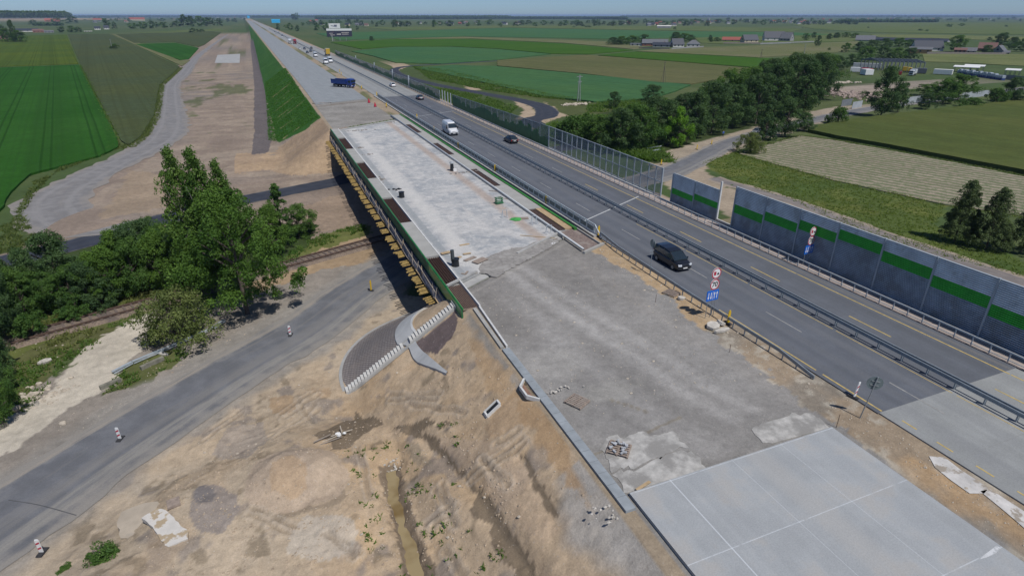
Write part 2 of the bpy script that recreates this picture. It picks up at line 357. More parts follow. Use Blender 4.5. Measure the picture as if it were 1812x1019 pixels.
for (mx, my, rx, ry, c_, k_) in [(12.9, 36.5, .6, 4.5, (.41, .28, .16), .7), (13.4, 27, .6, 5.5, (.39, .26, .145), .8), (-8, 27, 3, 1.5, (.3, .25, .19), .5)]:
    q = ((wx*.5+X2*.5-mx)/rx)**2+((wy*.5+Y2*.5-my)/ry)**2
    lerp(sandm, np.clip((1.25-q+(n_hi-.5)*1.1)/.6, 0, 1)*k_, c_)
# dark stony fill beside the stairs
q = inpoly(wx*.3+X2*.7, wy*.3+Y2*.7, [(13.3, 46.3), (9.4, 46.3), (9.6, 44.6), (10.6, 42.6), (12., 42.9), (13.1, 44.7)]); setc(q, (.135, .105, .10), 1.)
# shoulder between local road edge and sand: grey dust
rdist = dseg(X2, Y2, ROADC)
lerp((X2 < 16) & (Y2 > 20), np.clip(1-(rdist-4.3+(n_mid-.5)*3)/1.6, 0, .75), (.25, .232, .205))
# earth cones and slopes at the far end of the bridge
fc = (X2 > -8) & (X2 < 15) & (Y2 > 126) & (Y2 < 166) & (Hh > -7.2); setc(fc, (.35, .255, .165), .6); lerp(fc, np.clip((n_mid-.42)*4, 0, .8), (.30, .22, .15))
ls = (X2 < 13.9+SH(Y2)) & (X2 > 0) & (Y2 > 163+(n_mid-.5)*8-(13.9-X2)*1.9*.0) & (Y2 < 3500) & (Hh > -7.2) & (Y2+X2*1.4 > 176)
setc(ls, (.032, .10, .015), 0.)
lerp(ls, np.clip((n_mid-.5)*4, 0, .6), (.05, .12, .022))
for k in range(11):
    y0 = 172+k*12.5+(k % 3)*3; ln = 4+(k*37 % 5); d_ = dseg(X2, Y2, [(4.0, y0+1.5), (4.0+ln, y0-1.0+ln*.35)]); lerp(ls, np.clip(1.25-d_/.38, 0, .8), (.29, .22, .12))
# toe path beside the slope
tp = inpoly(wx*.3+X2*.7, wy*.3+Y2*.7, [(-4.5, 158), (-.5, 160), (1.4, 185), (2.2, 330), (2.2, 900), (-1.5, 900), (-2.2, 330), (-3.6, 190)]); setc(tp, (.125, .108, .105), .5)
# motorway top --------------------------------------------------------------------
topm = Hh > -.1
setc(topm, (.30, .24, .17), .7)
gm = topm & (X2 > 15) & (X2 < 33.6) & (Y2 < 64)
setc(gm & (wx < 33.0), (.235, .224, .208), .6)
lerp(gm, np.clip((n_mid-.5)*3, 0, .5), (.275, .264, .248)); lerp(gm, np.clip((n_lo-.5)*5, 0, .5), (.20, .187, .17))
for (a, b, w_, k_) in [((20.0, 54), (25.3, 24), 1.0, .75), ((22.2, 54), (27.2, 24), .9, .65), ((18, 48), (21.5, 22), 1.4, .5)]:
    d_ = dseg(X2+(vnoise(Y2*.15, Y2*0, 51)-.5)*1.6, Y2, [a, b]); lerp(gm, np.clip(1.2-d_/w_, 0, 1)*k_*(.6+.6*n_hi), (.355, .34, .32))
d_ = dseg(X2+(vnoise(Y2*.15, Y2*0, 52)-.5)*1.6, Y2, [(29, 56), (30.2, 24)]); lerp(gm, np.clip(1.2-d_/1.2, 0, 1)*.4, (.27, .25, .225))
q = ((X2-17.9)/2.2)**2+((Y2-34.)/2.0)**2; lerp(gm, np.clip(1.5-q+(n_mid-.5)*2, 0, 1)*.7, (.33, .315, .29))
q = ((X2-19.5)/2.2)**2+((Y2-29.5)/1.2)**2; lerp(gm, np.clip(1.5-q+(n_hi-.5)*2.5, 0, 1)*.5, (.36, .345, .31))
q = ((X2-17)/2.2)**2+((Y2-44)/6)**2; lerp(gm, np.clip(1.4-q+(n_mid-.5)*2, 0, 1)*.5, (.165, .153, .138))
lerp(gm, np.clip((46.5-np.abs(Y2-.6*(X2-14)-46)*0-(Y2-.6*(X2-14)))/1., 0, 0), (.3, .3, .3))
for (c0, k_, w_) in [(48.9, .6, .35), (47.4, .45, .25)]:
    v_ = Y2-.6*(X2-14); lerp(gm & (X2 < 31), np.clip(1.3-np.abs(v_-c0)/w_, 0, 1)*k_, (.33, .31, .28))
# lean concrete patches before the new slab
lc = topm & (X2 < -99) & inpoly(wx*.35+X2*.65, wy*.35+Y2*.65, [(15.2, 27.6), (18.6, 28.6), (20.3, 26.4), (21.2, 24.6), (22.9, 23.1), (23.2, 20.3), (15.2, 20.3)])
setc(lc, (.43, .395, .34), .15); lerp(lc, np.clip((n_mid-.5)*3.5, 0, .6), (.30, .285, .255)); lerp(lc, np.clip((n_hi-.56)*5, 0, .5), (.52, .49, .44))
lc = topm & (X2 < -99) & inpoly(wx*.35+X2*.65, wy*.35+Y2*.65, [(26.8, 20.4), (27.4, 23.1), (29.9, 23.9), (31.2, 22.6), (30.4, 20.2)])
setc(lc, (.45, .41, .35), .15); lerp(lc, np.clip((n_mid-.48)*3.5, 0, .6), (.34, .315, .28))
for (a, b) in [((15.3, 24.0), (22.3, 25.0)), ((18.9, 28.6), (20.6, 26.3))]:
    d_ = dseg(X2, Y2+(n_hi-.5)*.3, [a, b]); lerp(topm, np.clip(1.3-d_/.12, 0, .7), (.22, .19, .14))
# verge between the slab and the old carriageway
vg = topm & (X2 > 30.4) & (X2 < 36) & (Y2 < 58) & (wx > 31.2+np.clip((Y2-20)*.045, 0, 1.6))
setc(vg, (.30, .235, .165), .8); lerp(vg, np.clip((n_mid-.47)*5, 0, .8), (.22, .195, .16)); lerp(vg, np.clip((n_hi-.6)*6, 0, .7), (.42, .38, .31))
lerp(vg & (Y2 > 34), np.clip((n_lo-.2)*5, 0, .8), (.40, .285, .165))
lerp(vg & (Y2 < 17), np.clip(1.2-np.abs(wx-32.4)/.8, 0, .8), (.40, .27, .15))
# gravel between the bridge and the far slab
fg = topm & (X2 > 14.3) & (X2 < 30.9) & (Y2 > 130) & (Y2 < 200); setc(fg, (.225, .212, .19), .8); lerp(fg, np.clip((n_mid-.5)*4, 0, .6), (.29, .275, .25)); 
lerp(fg, np.clip(1.2-np.abs(wy-186-(.4*(X2-16)))/.9, 0, .8), (.17, .14, .11))
ms = topm & (X2 > 30.9+SH(Y2)) & (X2 < 35.5+SH(Y2)) & (Y2 > 160); setc(ms, (.30, .24, .17), .6); lerp(ms, np.clip((fbm(X2*.2, Y2*.05, 3, 61)-.5)*9, 0, .8), (.10, .12, .045))
setc(topm & (X2 > 49.0+SH(Y2)), (.33, .26, .20), .7)
# right-hand slope and the ground beyond the barriers
rs = (X2 > 52.2) & (X2 < 96) & (Y2 < 75) & (Hh < -.1); setc(rs, (.15, .135, .075), .4); lerp(rs, np.clip((n_mid-.4)*3, 0, .8), (.29, .225, .15))
rs = (X2 > 52.2+SH(Y2)) & (X2 < 66) & (Y2 > 150) & (Hh < -.1); setc(rs, (.06, .085, .028), .2); lerp(rs, np.clip((n_mid-.5)*4, 0, .7), (.13, .12, .05))
pz([(1150, 290), (1300, 250), (1300, 290), (1240, 300), (1280, 330), (1330, 345), (1330, 400), (1180, 330)], (.32, .26, .19), .8)
pz([(1240, 288), (1300, 268), (1374, 294), (1483, 324), (1673, 365), (1655, 400), (1830, 470), (1830, 495), (1600, 437), (1480, 392), (1400, 355), (1300, 322)], (.075, .105, .026), .1)
mm = inpoly(wx, wy, gpl([(1240, 288), (1300, 268), (1374, 294), (1483, 324), (1673, 365), (1655, 400), (1830, 470), (1830, 495), (1600, 437), (1480, 392), (1400, 355), (1300, 322)]))
lerp(mm, np.clip((n_mid-.45)*4, 0, .8), (.12, .135, .035)); lerp(mm, np.clip((n_lo-.5)*5, 0, .7), (.045, .085, .02))
pz([(680, 110), (900, 165), (960, 195), (1040, 200), (1010, 220), (960, 240), (870, 230), (760, 180)], (.06, .085, .028), .2)
for q in ([(905, 172), (935, 182), (950, 200), (940, 214), (915, 212), (925, 195)], [(960, 178), (1000, 172), (1040, 185), (1020, 202), (985, 210), (950, 228), (930, 232), (965, 208), (975, 195)], [(820, 148), (850, 150), (850, 160), (825, 160)], [(690, 112), (740, 106), (740, 113), (715, 120), (700, 128)]):
    pz(q, (.36, .28, .195), .7)
pz([(730, 118), (800, 128), (900, 155), (1040, 180), (1180, 175), (1180, 200), (1000, 205), (960, 178), (860, 160), (760, 140)], (.075, .09, .03), .1)
pz([(980, 225), (1100, 190), (1250, 165), (1400, 120), (1500, 110), (1420, 200), (1330, 235), (1270, 262), (1160, 290), (1050, 262)], (.045, .062, .02), .1)
pz([(1455, 160), (1500, 140), (1545, 150), (1520, 180), (1480, 178)], (.31, .255, .205), .8)
pz([(1590, 140), (1640, 135), (1700, 150), (1640, 158)], (.22, .19, .15), .6)
pz([(1180, 268), (1300, 235), (1400, 205), (1500, 185), (1520, 195), (1400, 235), (1310, 262), (1200, 300)], (.30, .25, .19), .6)
me = bpy.data.meshes.new('ground'); ny, nx = X2.shape
me.vertices.add(nx*ny); co = np.stack([X2, Y2, Hh], -1).reshape(-1, 3); me.vertices.foreach_set('co', co.ravel())
ii = np.arange(nx*ny).reshape(ny, nx); q = np.stack([ii[:-1, :-1], ii[:-1, 1:], ii[1:, 1:], ii[1:, :-1]], -1).reshape(-1, 4)
me.loops.add(q.size); me.polygons.add(len(q)); me.loops.foreach_set('vertex_index', q.ravel()); me.polygons.foreach_set('loop_start', np.arange(len(q))*4)

me.update(calc_edges=True)
ca = me.color_attributes.new('Col', 'FLOAT_COLOR', 'POINT'); ca.data.foreach_set('color', np.clip(col, 0, 1).reshape(-1))
me.polygons.foreach_set('use_smooth', [True]*len(q)); me.validate()
ground = bpy.data.objects.new('ground', me); C.objects.link(ground); tag(ground, 'sandy and grassy ground under the whole construction site', None, None, 'structure')
m, nt, bs, _ = nmat('ground_soil'); P = pos(nt)
at = N(nt, 'ShaderNodeAttribute', attribute_name='Col')
n1 = noise(nt, P, 1.1, 10, .72); n2 = noise(nt, P, 9., 6, .8); n3 = noise(nt, P, .12, 5, .6)
vo = N(nt, 'ShaderNodeTexVoronoi'); vo.inputs['Scale'].default_value = 3.2; L(nt, P, vo.inputs['Vector'])
f = math_(nt, 'MULTIPLY', math_(nt, 'ADD', math_(nt, 'MULTIPLY', ramp(nt, n1, .25, .75, False), .5), .75), math_(nt, 'ADD', math_(nt, 'MULTIPLY', ramp(nt, n2, .25, .75, False), .5), .75))
f = math_(nt, 'MULTIPLY', f, math_(nt, 'ADD', math_(nt, 'MULTIPLY', ramp(nt, n3, .3, .7, False), .3), .85))
vm = N(nt, 'ShaderNodeVectorMath', operation='SCALE'); L(nt, at.outputs['Color'], vm.inputs[0]); L(nt, f, vm.inputs['Scale'])
peb = math_(nt, 'MULTIPLY', math_(nt, 'MULTIPLY', math_(nt, 'LESS_THAN', vo.outputs['Distance'], .16), at.outputs['Alpha']), math_(nt, 'GREATER_THAN', n1, .5))
c = mixc(nt, math_(nt, 'MULTIPLY', peb, .4), vm.outputs[0], (.46, .42, .37))
dk = math_(nt, 'MULTIPLY', math_(nt, 'MULTIPLY', ramp(nt, noise(nt, P, 2.3, 6, .7), .60, .70), at.outputs['Alpha']), .3)
c = mixc(nt, dk, c, (.12, .095, .07))
L(nt, c, bs.inputs['Base Color']); bs.inputs['Roughness'].default_value = .95; bs.inputs['Specular IOR Level'].default_value = .15
hgt = math_(nt, 'ADD', math_(nt, 'MULTIPLY', n1, .35), math_(nt, 'MULTIPLY', n2, .16)); bump(nt, bs, hgt, .9, .26)
me.materials.append(m)
# ================================================================== ribbons: roads laid a few centimetres above the soil
def ribbon(name, label, pts, width, mat, dz=.035, nu=8, jag=.25, kind='structure', follow=False, step=1.2, y_lo=None):
    P = [tuple(p[:2]) for p in pts]; out = []
    acc = 0
    for i in range(len(P)-1):
        L_ = math.dist(P[i], P[i+1]); n = max(1, int(L_/(step if L_ < 60 else L_/8)))
        for j in range(n): out.append((P[i][0]+(P[i+1][0]-P[i][0])*j/n, P[i][1]+(P[i+1][1]-P[i][1])*j/n, (i+j/n)/(len(P)-1)))
    out.append((*P[-1], 1.)); n = len(out); v = []; uv = []; s_ = 0
    for k, (x, y, t) in enumerate(out):
        a = out[max(0, k-1)]; b = out[min(n-1, k+1)]; dx, dy = b[0]-a[0], b[1]-a[1]; l = math.hypot(dx, dy) or 1
        nx_, ny_ = -dy/l, dx/l; w = width if isinstance(width, (int, float)) else float(np.interp(t, np.linspace(0, 1, len(width)), width))
        if k: s_ += math.hypot(x-out[k-1][0], y-out[k-1][1])
        j0 = (float(fbm(np.array(s_*.35), np.array(1.), 3, 71))-.5)*2*jag*2; j1 = (float(fbm(np.array(s_*.35), np.array(9.), 3, 72))-.5)*2*jag*2
        for u in range(nu+1):
            f = u/nu; o = (f-.5)*w+(j0 if u == 0 else j1 if u == nu else 0)
            X_, Y_ = x+nx_*o, y+ny_*o; v.append((X_, Y_)); uv.append((f, s_))
    v = np.array(v); z = (ground_h(v[:, 0], v[:, 1]) if follow else np.full(len(v), GZ))+dz
    me = bpy.data.meshes.new(name); f = []
    for k in range(n-1):
        for u in range(nu): a = k*(nu+1)+u; f.append((a, a+nu+1, a+nu+2, a+1))
    me.from_pydata([(a, b, c) for (a, b), c in zip(v.tolist(), z.tolist())], [], f)
    l = me.uv_layers.new(name='UVMap'); idx = np.empty(len(me.loops), np.int32); me.loops.foreach_get('vertex_index', idx)
    l.data.foreach_set('uv', np.array(uv)[idx].ravel()); me.materials.append(mat)
    if me.polygons[0].normal.z < 0: me.flip_normals()
    o = bpy.data.objects.new(name, me); C.objects.link(o); tag(o, label, None, None, kind); return o
def roadmat(name, base, dust, edge=.16, bands=(), dirt=.5, rough=.85, dark=None):
    m, nt, bs, _ = nmat(name); P = pos(nt); uvn = N(nt, 'ShaderNodeUVMap'); sp = N(nt, 'ShaderNodeSeparateXYZ'); L(nt, uvn.outputs[0], sp.inputs[0]); u = sp.outputs[0]
    st = noise(nt, uvn.outputs[0], 1., 6, .6, stretch=(9., .06, 1)); st2 = noise(nt, uvn.outputs[0], 1., 6, .65, stretch=(22., .22, 1)); n1 = noise(nt, P, .5, 6, .6); n2 = noise(nt, P, 9, 4, .6)
    c = mixc(nt, ramp(nt, n1, .35, .7), tuple(b*.85 for b in base), tuple(b*1.15 for b in base))
    e = math_(nt, 'ABSOLUTE', math_(nt, 'SUBTRACT', u, .5)); e = math_(nt, 'ADD', e, math_(nt, 'MULTIPLY', math_(nt, 'SUBTRACT', n1, .5), .35)); e = math_(nt, 'ADD', e, math_(nt, 'MULTIPLY', math_(nt, 'SUBTRACT', st, .5), .25))
    c = mixc(nt, math_(nt, 'MULTIPLY', ramp(nt, e, .5-edge*1.6, .5-edge*.2), .85), c, dust)
    c = mixc(nt, math_(nt, 'MULTIPLY', ramp(nt, st, .48, .75), dirt), c, dust)
    for (ub, w_, cc, k_) in bands:
        d = math_(nt, 'ABSOLUTE', math_(nt, 'SUBTRACT', math_(nt, 'ADD', u, math_(nt, 'MULTIPLY', math_(nt, 'SUBTRACT', st, .5), .12)), ub)); c = mixc(nt, math_(nt, 'MULTIPLY', math_(nt, 'MULTIPLY', ramp(nt, d, w_, w_*.3), k_), ramp(nt, st2, .25, .6)), c, cc)
    if dark: c = mixc(nt, math_(nt, 'MULTIPLY', ramp(nt, st2, .58, .72), .6), c, dark)
    c = mixc(nt, .28, c, mixc(nt, 1., c, N_rgbscale(nt, n2), 'MULTIPLY'))
    L(nt, c, bs.inputs['Base Color']); bs.inputs['Roughness'].default_value = rough; bs.inputs['Specular IOR Level'].default_value = .3; bump(nt, bs, math_(nt, 'ADD', n2, math_(nt, 'MULTIPLY', n1, 2.)), .35, .03); return m
def N_rgbscale(nt, n):
    cb = N(nt, 'ShaderNodeCombineColor'); r = math_(nt, 'MULTIPLY', n, 1.9)
    for i in range(3): L(nt, r, cb.inputs[i])
    return cb.outputs[0]
M_local = roadmat('worn_asphalt', (.138, .142, .152), (.255, .235, .205), .13, [(.22, .10, (.27, .255, .225), .75), (.42, .12, (.20, .192, .18), .55), (.90, .05, (.30, .265, .22), .7)], .45, dark=(.10, .10, .10))
M_dark = roadmat('fresh_asphalt', (.036, .042, .058), (.12, .115, .11), .03, [(.3, .07, (.055, .057, .065), .5), (.7, .07, (.055, .057, .065), .5)], .1, rough=1.)
M_haul = roadmat('gravel_track', (.205, .198, .192), (.245, .222, .195), .12, [(.3, .07, (.25, .24, .23), .7), (.7, .07, (.25, .24, .23), .7)], .5, dark=(.20, .185, .17))
M_serv = roadmat('service_gravel', (.19, .17, .16), (.33, .27, .2), .2, [], .5)
ribbon('road', 'worn grey local road with dusty edges passing under the bridge', ROADC, [9.4, 9.4, 9.2, 8.6, 8.2, 8, 8.4, 8.6, 8, 7.6, 7.2, 7, 7, 6.5, 6, 6], M_local, .05, 12, .3)
ribbon('road', 'fresh dark asphalt side road left of the bridge', ASPH_L+[(20, 134), (36, 137)], 6.2, M_dark, .045, 6, .15)
ribbon('road', 'fresh dark asphalt loop road beyond the barrier', LOOP, [6, 6, 6, 7, 8.5, 7, 6, 6, 6, 5.5, 5, 5], M_dark, .04, 6, .15)
ribbon('path', 'wide grey gravel haul track bending beside the green field', HAUL, HAULW, M_haul, .06, 10, .7)
Q_ = gpl([(380, 112), (385, 98), (425, 96), (424, 112)]); tag(MB().prism(Q_, GZ-.1, GZ+.12).build('concrete_pad', pm('pad_concrete', (.33, .33, .32), .85, .15, .3, world=True)), 'pale concrete pad lying in the brown construction strip', None, None, 'structure')
ribbon('path', 'narrow gravel service track behind the noise barrier', [(92, -10), (89, 15), (87.8, 40), (87.4, 60), (88.5, 78), (86, 98)], 4.6, M_serv, .05, 6, .3)
ribbon('path', 'grey service track running beyond the see-through barrier', [(57.5, 200), (60, 255), (58, 330), (54, 420), (50, 520), (46, 640)], 4., M_serv, .04, 4, .2)
# ================================================================== motorway pavements
def strip(name, label, x0, x1, y0, y1, z, mat, thick=.0, kind='structure', skew0=0., skew1=0., uvs=False):
    ys = [y0]+[y for y in (250, 400, 600, 900, 1400, 2200, 3200) if y0 < y < y1]+[y1]; b = MB(); n = len(ys); k = 0
    def xy(x, y, i):
        yy = y+(skew0*(x-x0) if i == 0 else skew1*(x-x0) if i == n-1 else 0); return x+sh(y), yy
    for i, y in enumerate(ys):
        for x in (x0, x1):
            X_, Y_ = xy(x, y, i); b.v.append((X_, Y_, z)); 
            if thick: b.v.append((X_, Y_, z-thick))
    st = 4 if thick else 2; h = 2 if thick else 1
    for i in range(n-1):
        a = i*st; b.quadl((a, a+h, a+st+h, a+st))
        if thick:
            b.quadl((a+1, a, a+st, a+st+1)); b.quadl((a+h, a+h+1, a+st+h+1, a+st+h))
    if thick:
        b.quadl((0, 1, 3, 2)); a = (n-1)*st; b.quadl((a, a+2, a+3, a+1))
    o = b.build(name, mat); 
    if kind: tag(o, label, None, None, kind)
    return o
def pavemat(name, base, tracks=(), stain=(.2, .2, .2), stk=.3, joints=None, warm=None, jcol=(.6, .62, .62), rough=.8, fine=.12, streak=.25):
    m, nt, bs, _ = nmat(name); P = pos(nt); sp = N(nt, 'ShaderNodeSeparateXYZ'); L(nt, P, sp.inputs[0]); x, y = sp.outputs[0], sp.outputs[1]
    st = noise(nt, P, 1., 6, .6, stretch=(1.6, .035, 1)); n1 = noise(nt, P, .35, 7, .62); n2 = noise(nt, P, 12, 3, .6); n3 = noise(nt, P, 1.6, 6, .65)
    c = mixc(nt, ramp(nt, n1, .32, .68), tuple(b*(1-.1) for b in base), tuple(b*1.08 for b in base))
    c = mixc(nt, math_(nt, 'MULTIPLY', ramp(nt, st, .42, .7), streak), c, tuple(b*.78 for b in base)); c = mixc(nt, math_(nt, 'MULTIPLY', ramp(nt, st, .5, .3), streak*.6), c, tuple(b*1.2 for b in base))
    for (x0, w, cc, k_) in tracks:
        d = math_(nt, 'ABSOLUTE', math_(nt, 'SUBTRACT', x, x0)); c = mixc(nt, math_(nt, 'MULTIPLY', ramp(nt, d, w, w*.25), k_), c, cc)
    if stk: c = mixc(nt, math_(nt, 'MULTIPLY', ramp(nt, n3, .56, .74), stk), c, stain)
    if warm: c = mixc(nt, math_(nt, 'MULTIPLY', ramp(nt, n1, .5, .66), .5), c, warm)
    if joints:
        xs, (yo, per), w = joints
        for x0 in xs:
            d = math_(nt, 'ABSOLUTE', math_(nt, 'SUBTRACT', x, x0)); c = mixc(nt, math_(nt, 'MULTIPLY', math_(nt, 'LESS_THAN', d, w*(1. if x0 == 17.97 else .6)), .6 if x0 == 17.97 else .35), c, jcol)
        mo = math_(nt, 'ABSOLUTE', math_(nt, 'SUBTRACT', math_(nt, 'MODULO', math_(nt, 'ADD', y, 1000-yo+per/2), per), per/2))
        c = mixc(nt, math_(nt, 'MULTIPLY', math_(nt, 'MULTIPLY', math_(nt, 'LESS_THAN', mo, w*.8), .5), ramp(nt, n3, .3, .55)), c, jcol)
    c = mixc(nt, fine*2, c, mixc(nt, 1., c, N_rgbscale(nt, n2), 'MULTIPLY'))
    L(nt, c, bs.inputs['Base Color']); bs.inputs['Roughness'].default_value = rough; bs.inputs['Specular IOR Level'].default_value = .3; bump(nt, bs, n2, .25, .02); return m
LT = (.20, .20, .20)
M_asph = pavemat('motorway_asphalt', (.116, .125, .142), [(35.9, .5, (.145, .15, .16), .35), (37.7, .6, (.14, .145, .155), .4), (40, .7, (.145, .15, .16), .45), (43.4, .7, (.14, .145, .155), .45), (46.9, .8, (.092, .098, .11), .5), (36.8, .5, (.092, .098, .11), .4), (48.6, .3, (.16, .15, .14), .6)], (.075, .077, .082), .32, streak=.5)
M_oldc = pavemat('old_concrete_pavement', (.275, .282, .275), [(36.7, 1.0, (.215, .22, .22), .6), (39.9, .9, (.225, .23, .23), .5), (43.5, .9, (.23, .235, .235), .5), (47, .9, (.22, .225, .225), .5)], (.19, .19, .185), .3, ((38.6, 44.75), (20.35, 5.), .03), jcol=(.22, .22, .21), streak=.35)
M_newc = pavemat('new_concrete_slab', (.335, .348, .352), [(19.6, 1.0, (.30, .312, .318), .4), (28.3, 1.2, (.305, .32, .33), .5), (24, 1.2, (.365, .355, .335), .5)], (.33, .32, .30), .35, ((17.97, 22.35, 26.1), (15.25, 5.), .035), warm=(.36, .335, .30), jcol=(.58, .61, .63))
M_farc = pavemat('far_new_concrete', (.245, .262, .268), [(17, 1.2, (.26, .27, .28), .5), (28.6, 1., (.26, .27, .28), .4)], (.25, .25, .25), .2, ((18., 22.3, 26.), (192, 5.), .05), jcol=(.34, .35, .36))
def patchy_concrete():
    m, nt, bs, _ = nmat('bridge_deck_concrete'); P = pos(nt); sp = N(nt, 'ShaderNodeSeparateXYZ'); L(nt, P, sp.inputs[0]); x, y = sp.outputs[0], sp.outputs[1]
    n1 = noise(nt, P, .22, 8, .68, dist=.6); n2 = noise(nt, P, .9, 7, .7); n3 = noise(nt, P, 8, 4, .6); sk = noise(nt, P, 1., 5, .6, stretch=(.12, 1.6, 1, -.1)); lg = noise(nt, P, 1., 6, .6, stretch=(1.3, .05, 1))
    c = mixc(nt, ramp(nt, n1, .34, .62), (.29, .305, .315), (.46, .45, .43)); c = mixc(nt, math_(nt, 'MULTIPLY', ramp(nt, n2, .5, .66), .75), c, (.58, .565, .53)); c = mixc(nt, math_(nt, 'MULTIPLY', ramp(nt, n2, .47, .34), .7), c, (.24, .25, .26))
    c = mixc(nt, math_(nt, 'MULTIPLY', ramp(nt, sk, .56, .72), .4), c, (.30, .315, .325)); c = mixc(nt, math_(nt, 'MULTIPLY', ramp(nt, lg, .55, .72), .35), c, (.55, .52, .47))
    d = math_(nt, 'ABSOLUTE', math_(nt, 'SUBTRACT', math_(nt, 'ADD', x, math_(nt, 'MULTIPLY', n2, .5)), 16.35)); c = mixc(nt, math_(nt, 'MULTIPLY', math_(nt, 'MULTIPLY', ramp(nt, d, .55, .3), .7), ramp(nt, n2, .3, .5)), c, (.235, .255, .26))
    d = math_(nt, 'ABSOLUTE', math_(nt, 'SUBTRACT', x, 18.3)); c = mixc(nt, math_(nt, 'MULTIPLY', ramp(nt, d, 1.6, .4), .6), c, (.56, .54, .50))
    d = math_(nt, 'ABSOLUTE', math_(nt, 'SUBTRACT', math_(nt, 'ADD', x, math_(nt, 'MULTIPLY', n2, 1.4)), 28.7)); c = mixc(nt, math_(nt, 'MULTIPLY', ramp(nt, d, 1.2, .2), .6), c, (.36, .26, .19))
    mo = math_(nt, 'MODULO', math_(nt, 'ADD', math_(nt, 'SUBTRACT', y, math_(nt, 'MULTIPLY', x, .18)), 500), .8); c = mixc(nt, math_(nt, 'MULTIPLY', math_(nt, 'LESS_THAN', mo, .07), math_(nt, 'MULTIPLY', ramp(nt, n1, .45, .6), .35)), c, (.31, .28, .25))
    c = mixc(nt, math_(nt, 'MULTIPLY', ramp(nt, noise(nt, P, .45, 5, .6), .64, .76), .3), c, (.44, .37, .29))
    c = mixc(nt, .3, c, mixc(nt, 1., c, N_rgbscale(nt, n3), 'MULTIPLY'))
    L(nt, c, bs.inputs['Base Color']); bs.inputs['Roughness'].default_value = .85; bump(nt, bs, math_(nt, 'ADD', n2, n3), .35, .04); return m
M_deck = patchy_concrete()
M_lean = pm('lean_concrete', (.385, .372, .345), .9, .25, 2.2, world=True, bmp=.04, col2=(.25, .24, .222), c2=(.44, .60), s2=.6)
for P_, l_ in (([(1062, 792), (1078, 768), (1130, 764), (1190, 762), (1207, 780), (1219, 795), (1150, 816), (1083, 834)], 'upper pale blinding concrete patch by the gutter line'), ([(1084, 837), (1151, 819), (1223, 798), (1240, 810), (1244, 822), (1251, 829), (1180, 849), (1110, 871)], 'lower pale blinding concrete patch touching the new slab'), ([(1330, 762), (1346, 750), (1380, 742), (1422, 728), (1434, 731), (1468, 756), (1366, 784), (1350, 778)], 'pale blinding concrete patch at the right corner of the new slab')):
    Q = gpl(P_, -.02); out = []
    for i in range(len(Q)):
        a, c_ = Q[i], Q[(i+1) % len(Q)]; n = max(1, int(math.dist(a, c_)/.25))
        for j in range(n): t = j/n; q_ = (float(fbm(np.array((a[0]+(c_[0]-a[0])*t)*1.6), np.array((a[1]+(c_[1]-a[1])*t)*1.6), 3, 85))-.5)*(1.1 if 20.8 < a[1]+(c_[1]-a[1])*t else 0); out.append((a[0]+(c_[0]-a[0])*t+q_, a[1]+(c_[1]-a[1])*t+q_))
    tag(MB().prism(out, -.1, -.025).build('concrete_patch', M_lean), l_, None, None, 'structure')
strip('motorway_slab', 'fresh pale concrete slab of the new carriageway', 15.3, 30.4, -30, 20.35, .16, M_newc, .42)
strip('motorway_slab', 'far stretch of new pale concrete carriageway', 14.6, 30.9, 189.5, 3300, .06, M_farc, .3, skew0=.42)
strip('motorway_pavement', 'old pale concrete carriageway before the dark asphalt', 34.7, 49.1, -30, 20.35, .03, M_oldc, .12)
strip('motorway_pavement', 'dark asphalt carriageway carrying the traffic over the bridge', 34.6, 49.2, 20.35, 199, .03, M_asph, .12)
strip('motorway_pavement', 'old pale concrete carriageway beyond the dark asphalt', 34.7, 49.1, 199, 3300, .03, M_oldc, .12)
strip('barrier_verge', 'narrow pinkish concrete verge under the outer guard rail', 49.35, 51.1, -30, 170, .02, pm('verge_concrete', (.34, .285, .25), var=.2, scale=.8, world=True, bmp=.03), .1)
# painted markings
M_yel = pm('yellow_paint', (.46, .34, .12), .6, .2, 3., col2=(.35, .28, .14), c2=(.55, .7), world=True); M_wht = pm('faded_white_paint', (.27, .265, .25), .6, .2, 3., col2=(.2, .2, .2), c2=(.5, .7), world=True); M_jnt = pm('light_joint_filler', (.48, .49, .48), .7, .2, 2., world=True)
def marks(name, label, rects, mat, z=.036):
    b = MB()
    for (x0, y0, x1, y1) in rects:
        b.face([(x0+sh(y0), y0, z), (x1+sh(y0), y0, z), (x1+sh(y1), y1, z), (x0+sh(y1), y1, z)])
    o = b.build(name, mat); tag(o, label, None, None, 'structure'); return o
marks('road_marking', 'yellow edge line along the right side of the dark carriageway', [(47.72, a, 47.86, a+19.9) for a in range(-20, 160, 20)], M_yel)
marks('road_marking', 'yellow edge line at the left side of the dark carriageway', [(34.95, 20.4, 35.09, 25.2), (34.95, 25.8, 35.08, 36.5)], M_yel)
marks('road_marking', 'thin yellow line along the left foot of the median barrier', [(41.42, a, 41.5, a+9.7) for a in range(0, 60, 10)], M_yel)
marks('road_marking', 'dashed yellow lane line on the right half of the carriageway', [(44.7, 27.2+12*k, 44.84, 31.2+12*k) for k in range(-3, 5)], M_yel)
marks('road_marking', 'dashed pale lane line on the right half of the carriageway', [(44.7, 27.2+12*k, 44.84, 31.2+12*k) for k in range(5, 50)], M_wht)
marks('road_marking', 'dashed pale lane line on the left half of the carriageway', [(38.54, 30.6+12*k-(12 if k < 0 else 0)*0, 38.67, 34.6+12*k) for k in range(-4, 50)], M_wht)
marks('road_marking', 'short yellow dashes at the edge of the pale concrete', [(x_-.06, y_-.0, x_+.06, y_+1.0) for x_, y_ in ((35.35, 18.2), (35.35, 15.9), (35.4, 13.6), (35.4, 11.4), (35.4, 9.2))], M_yel)
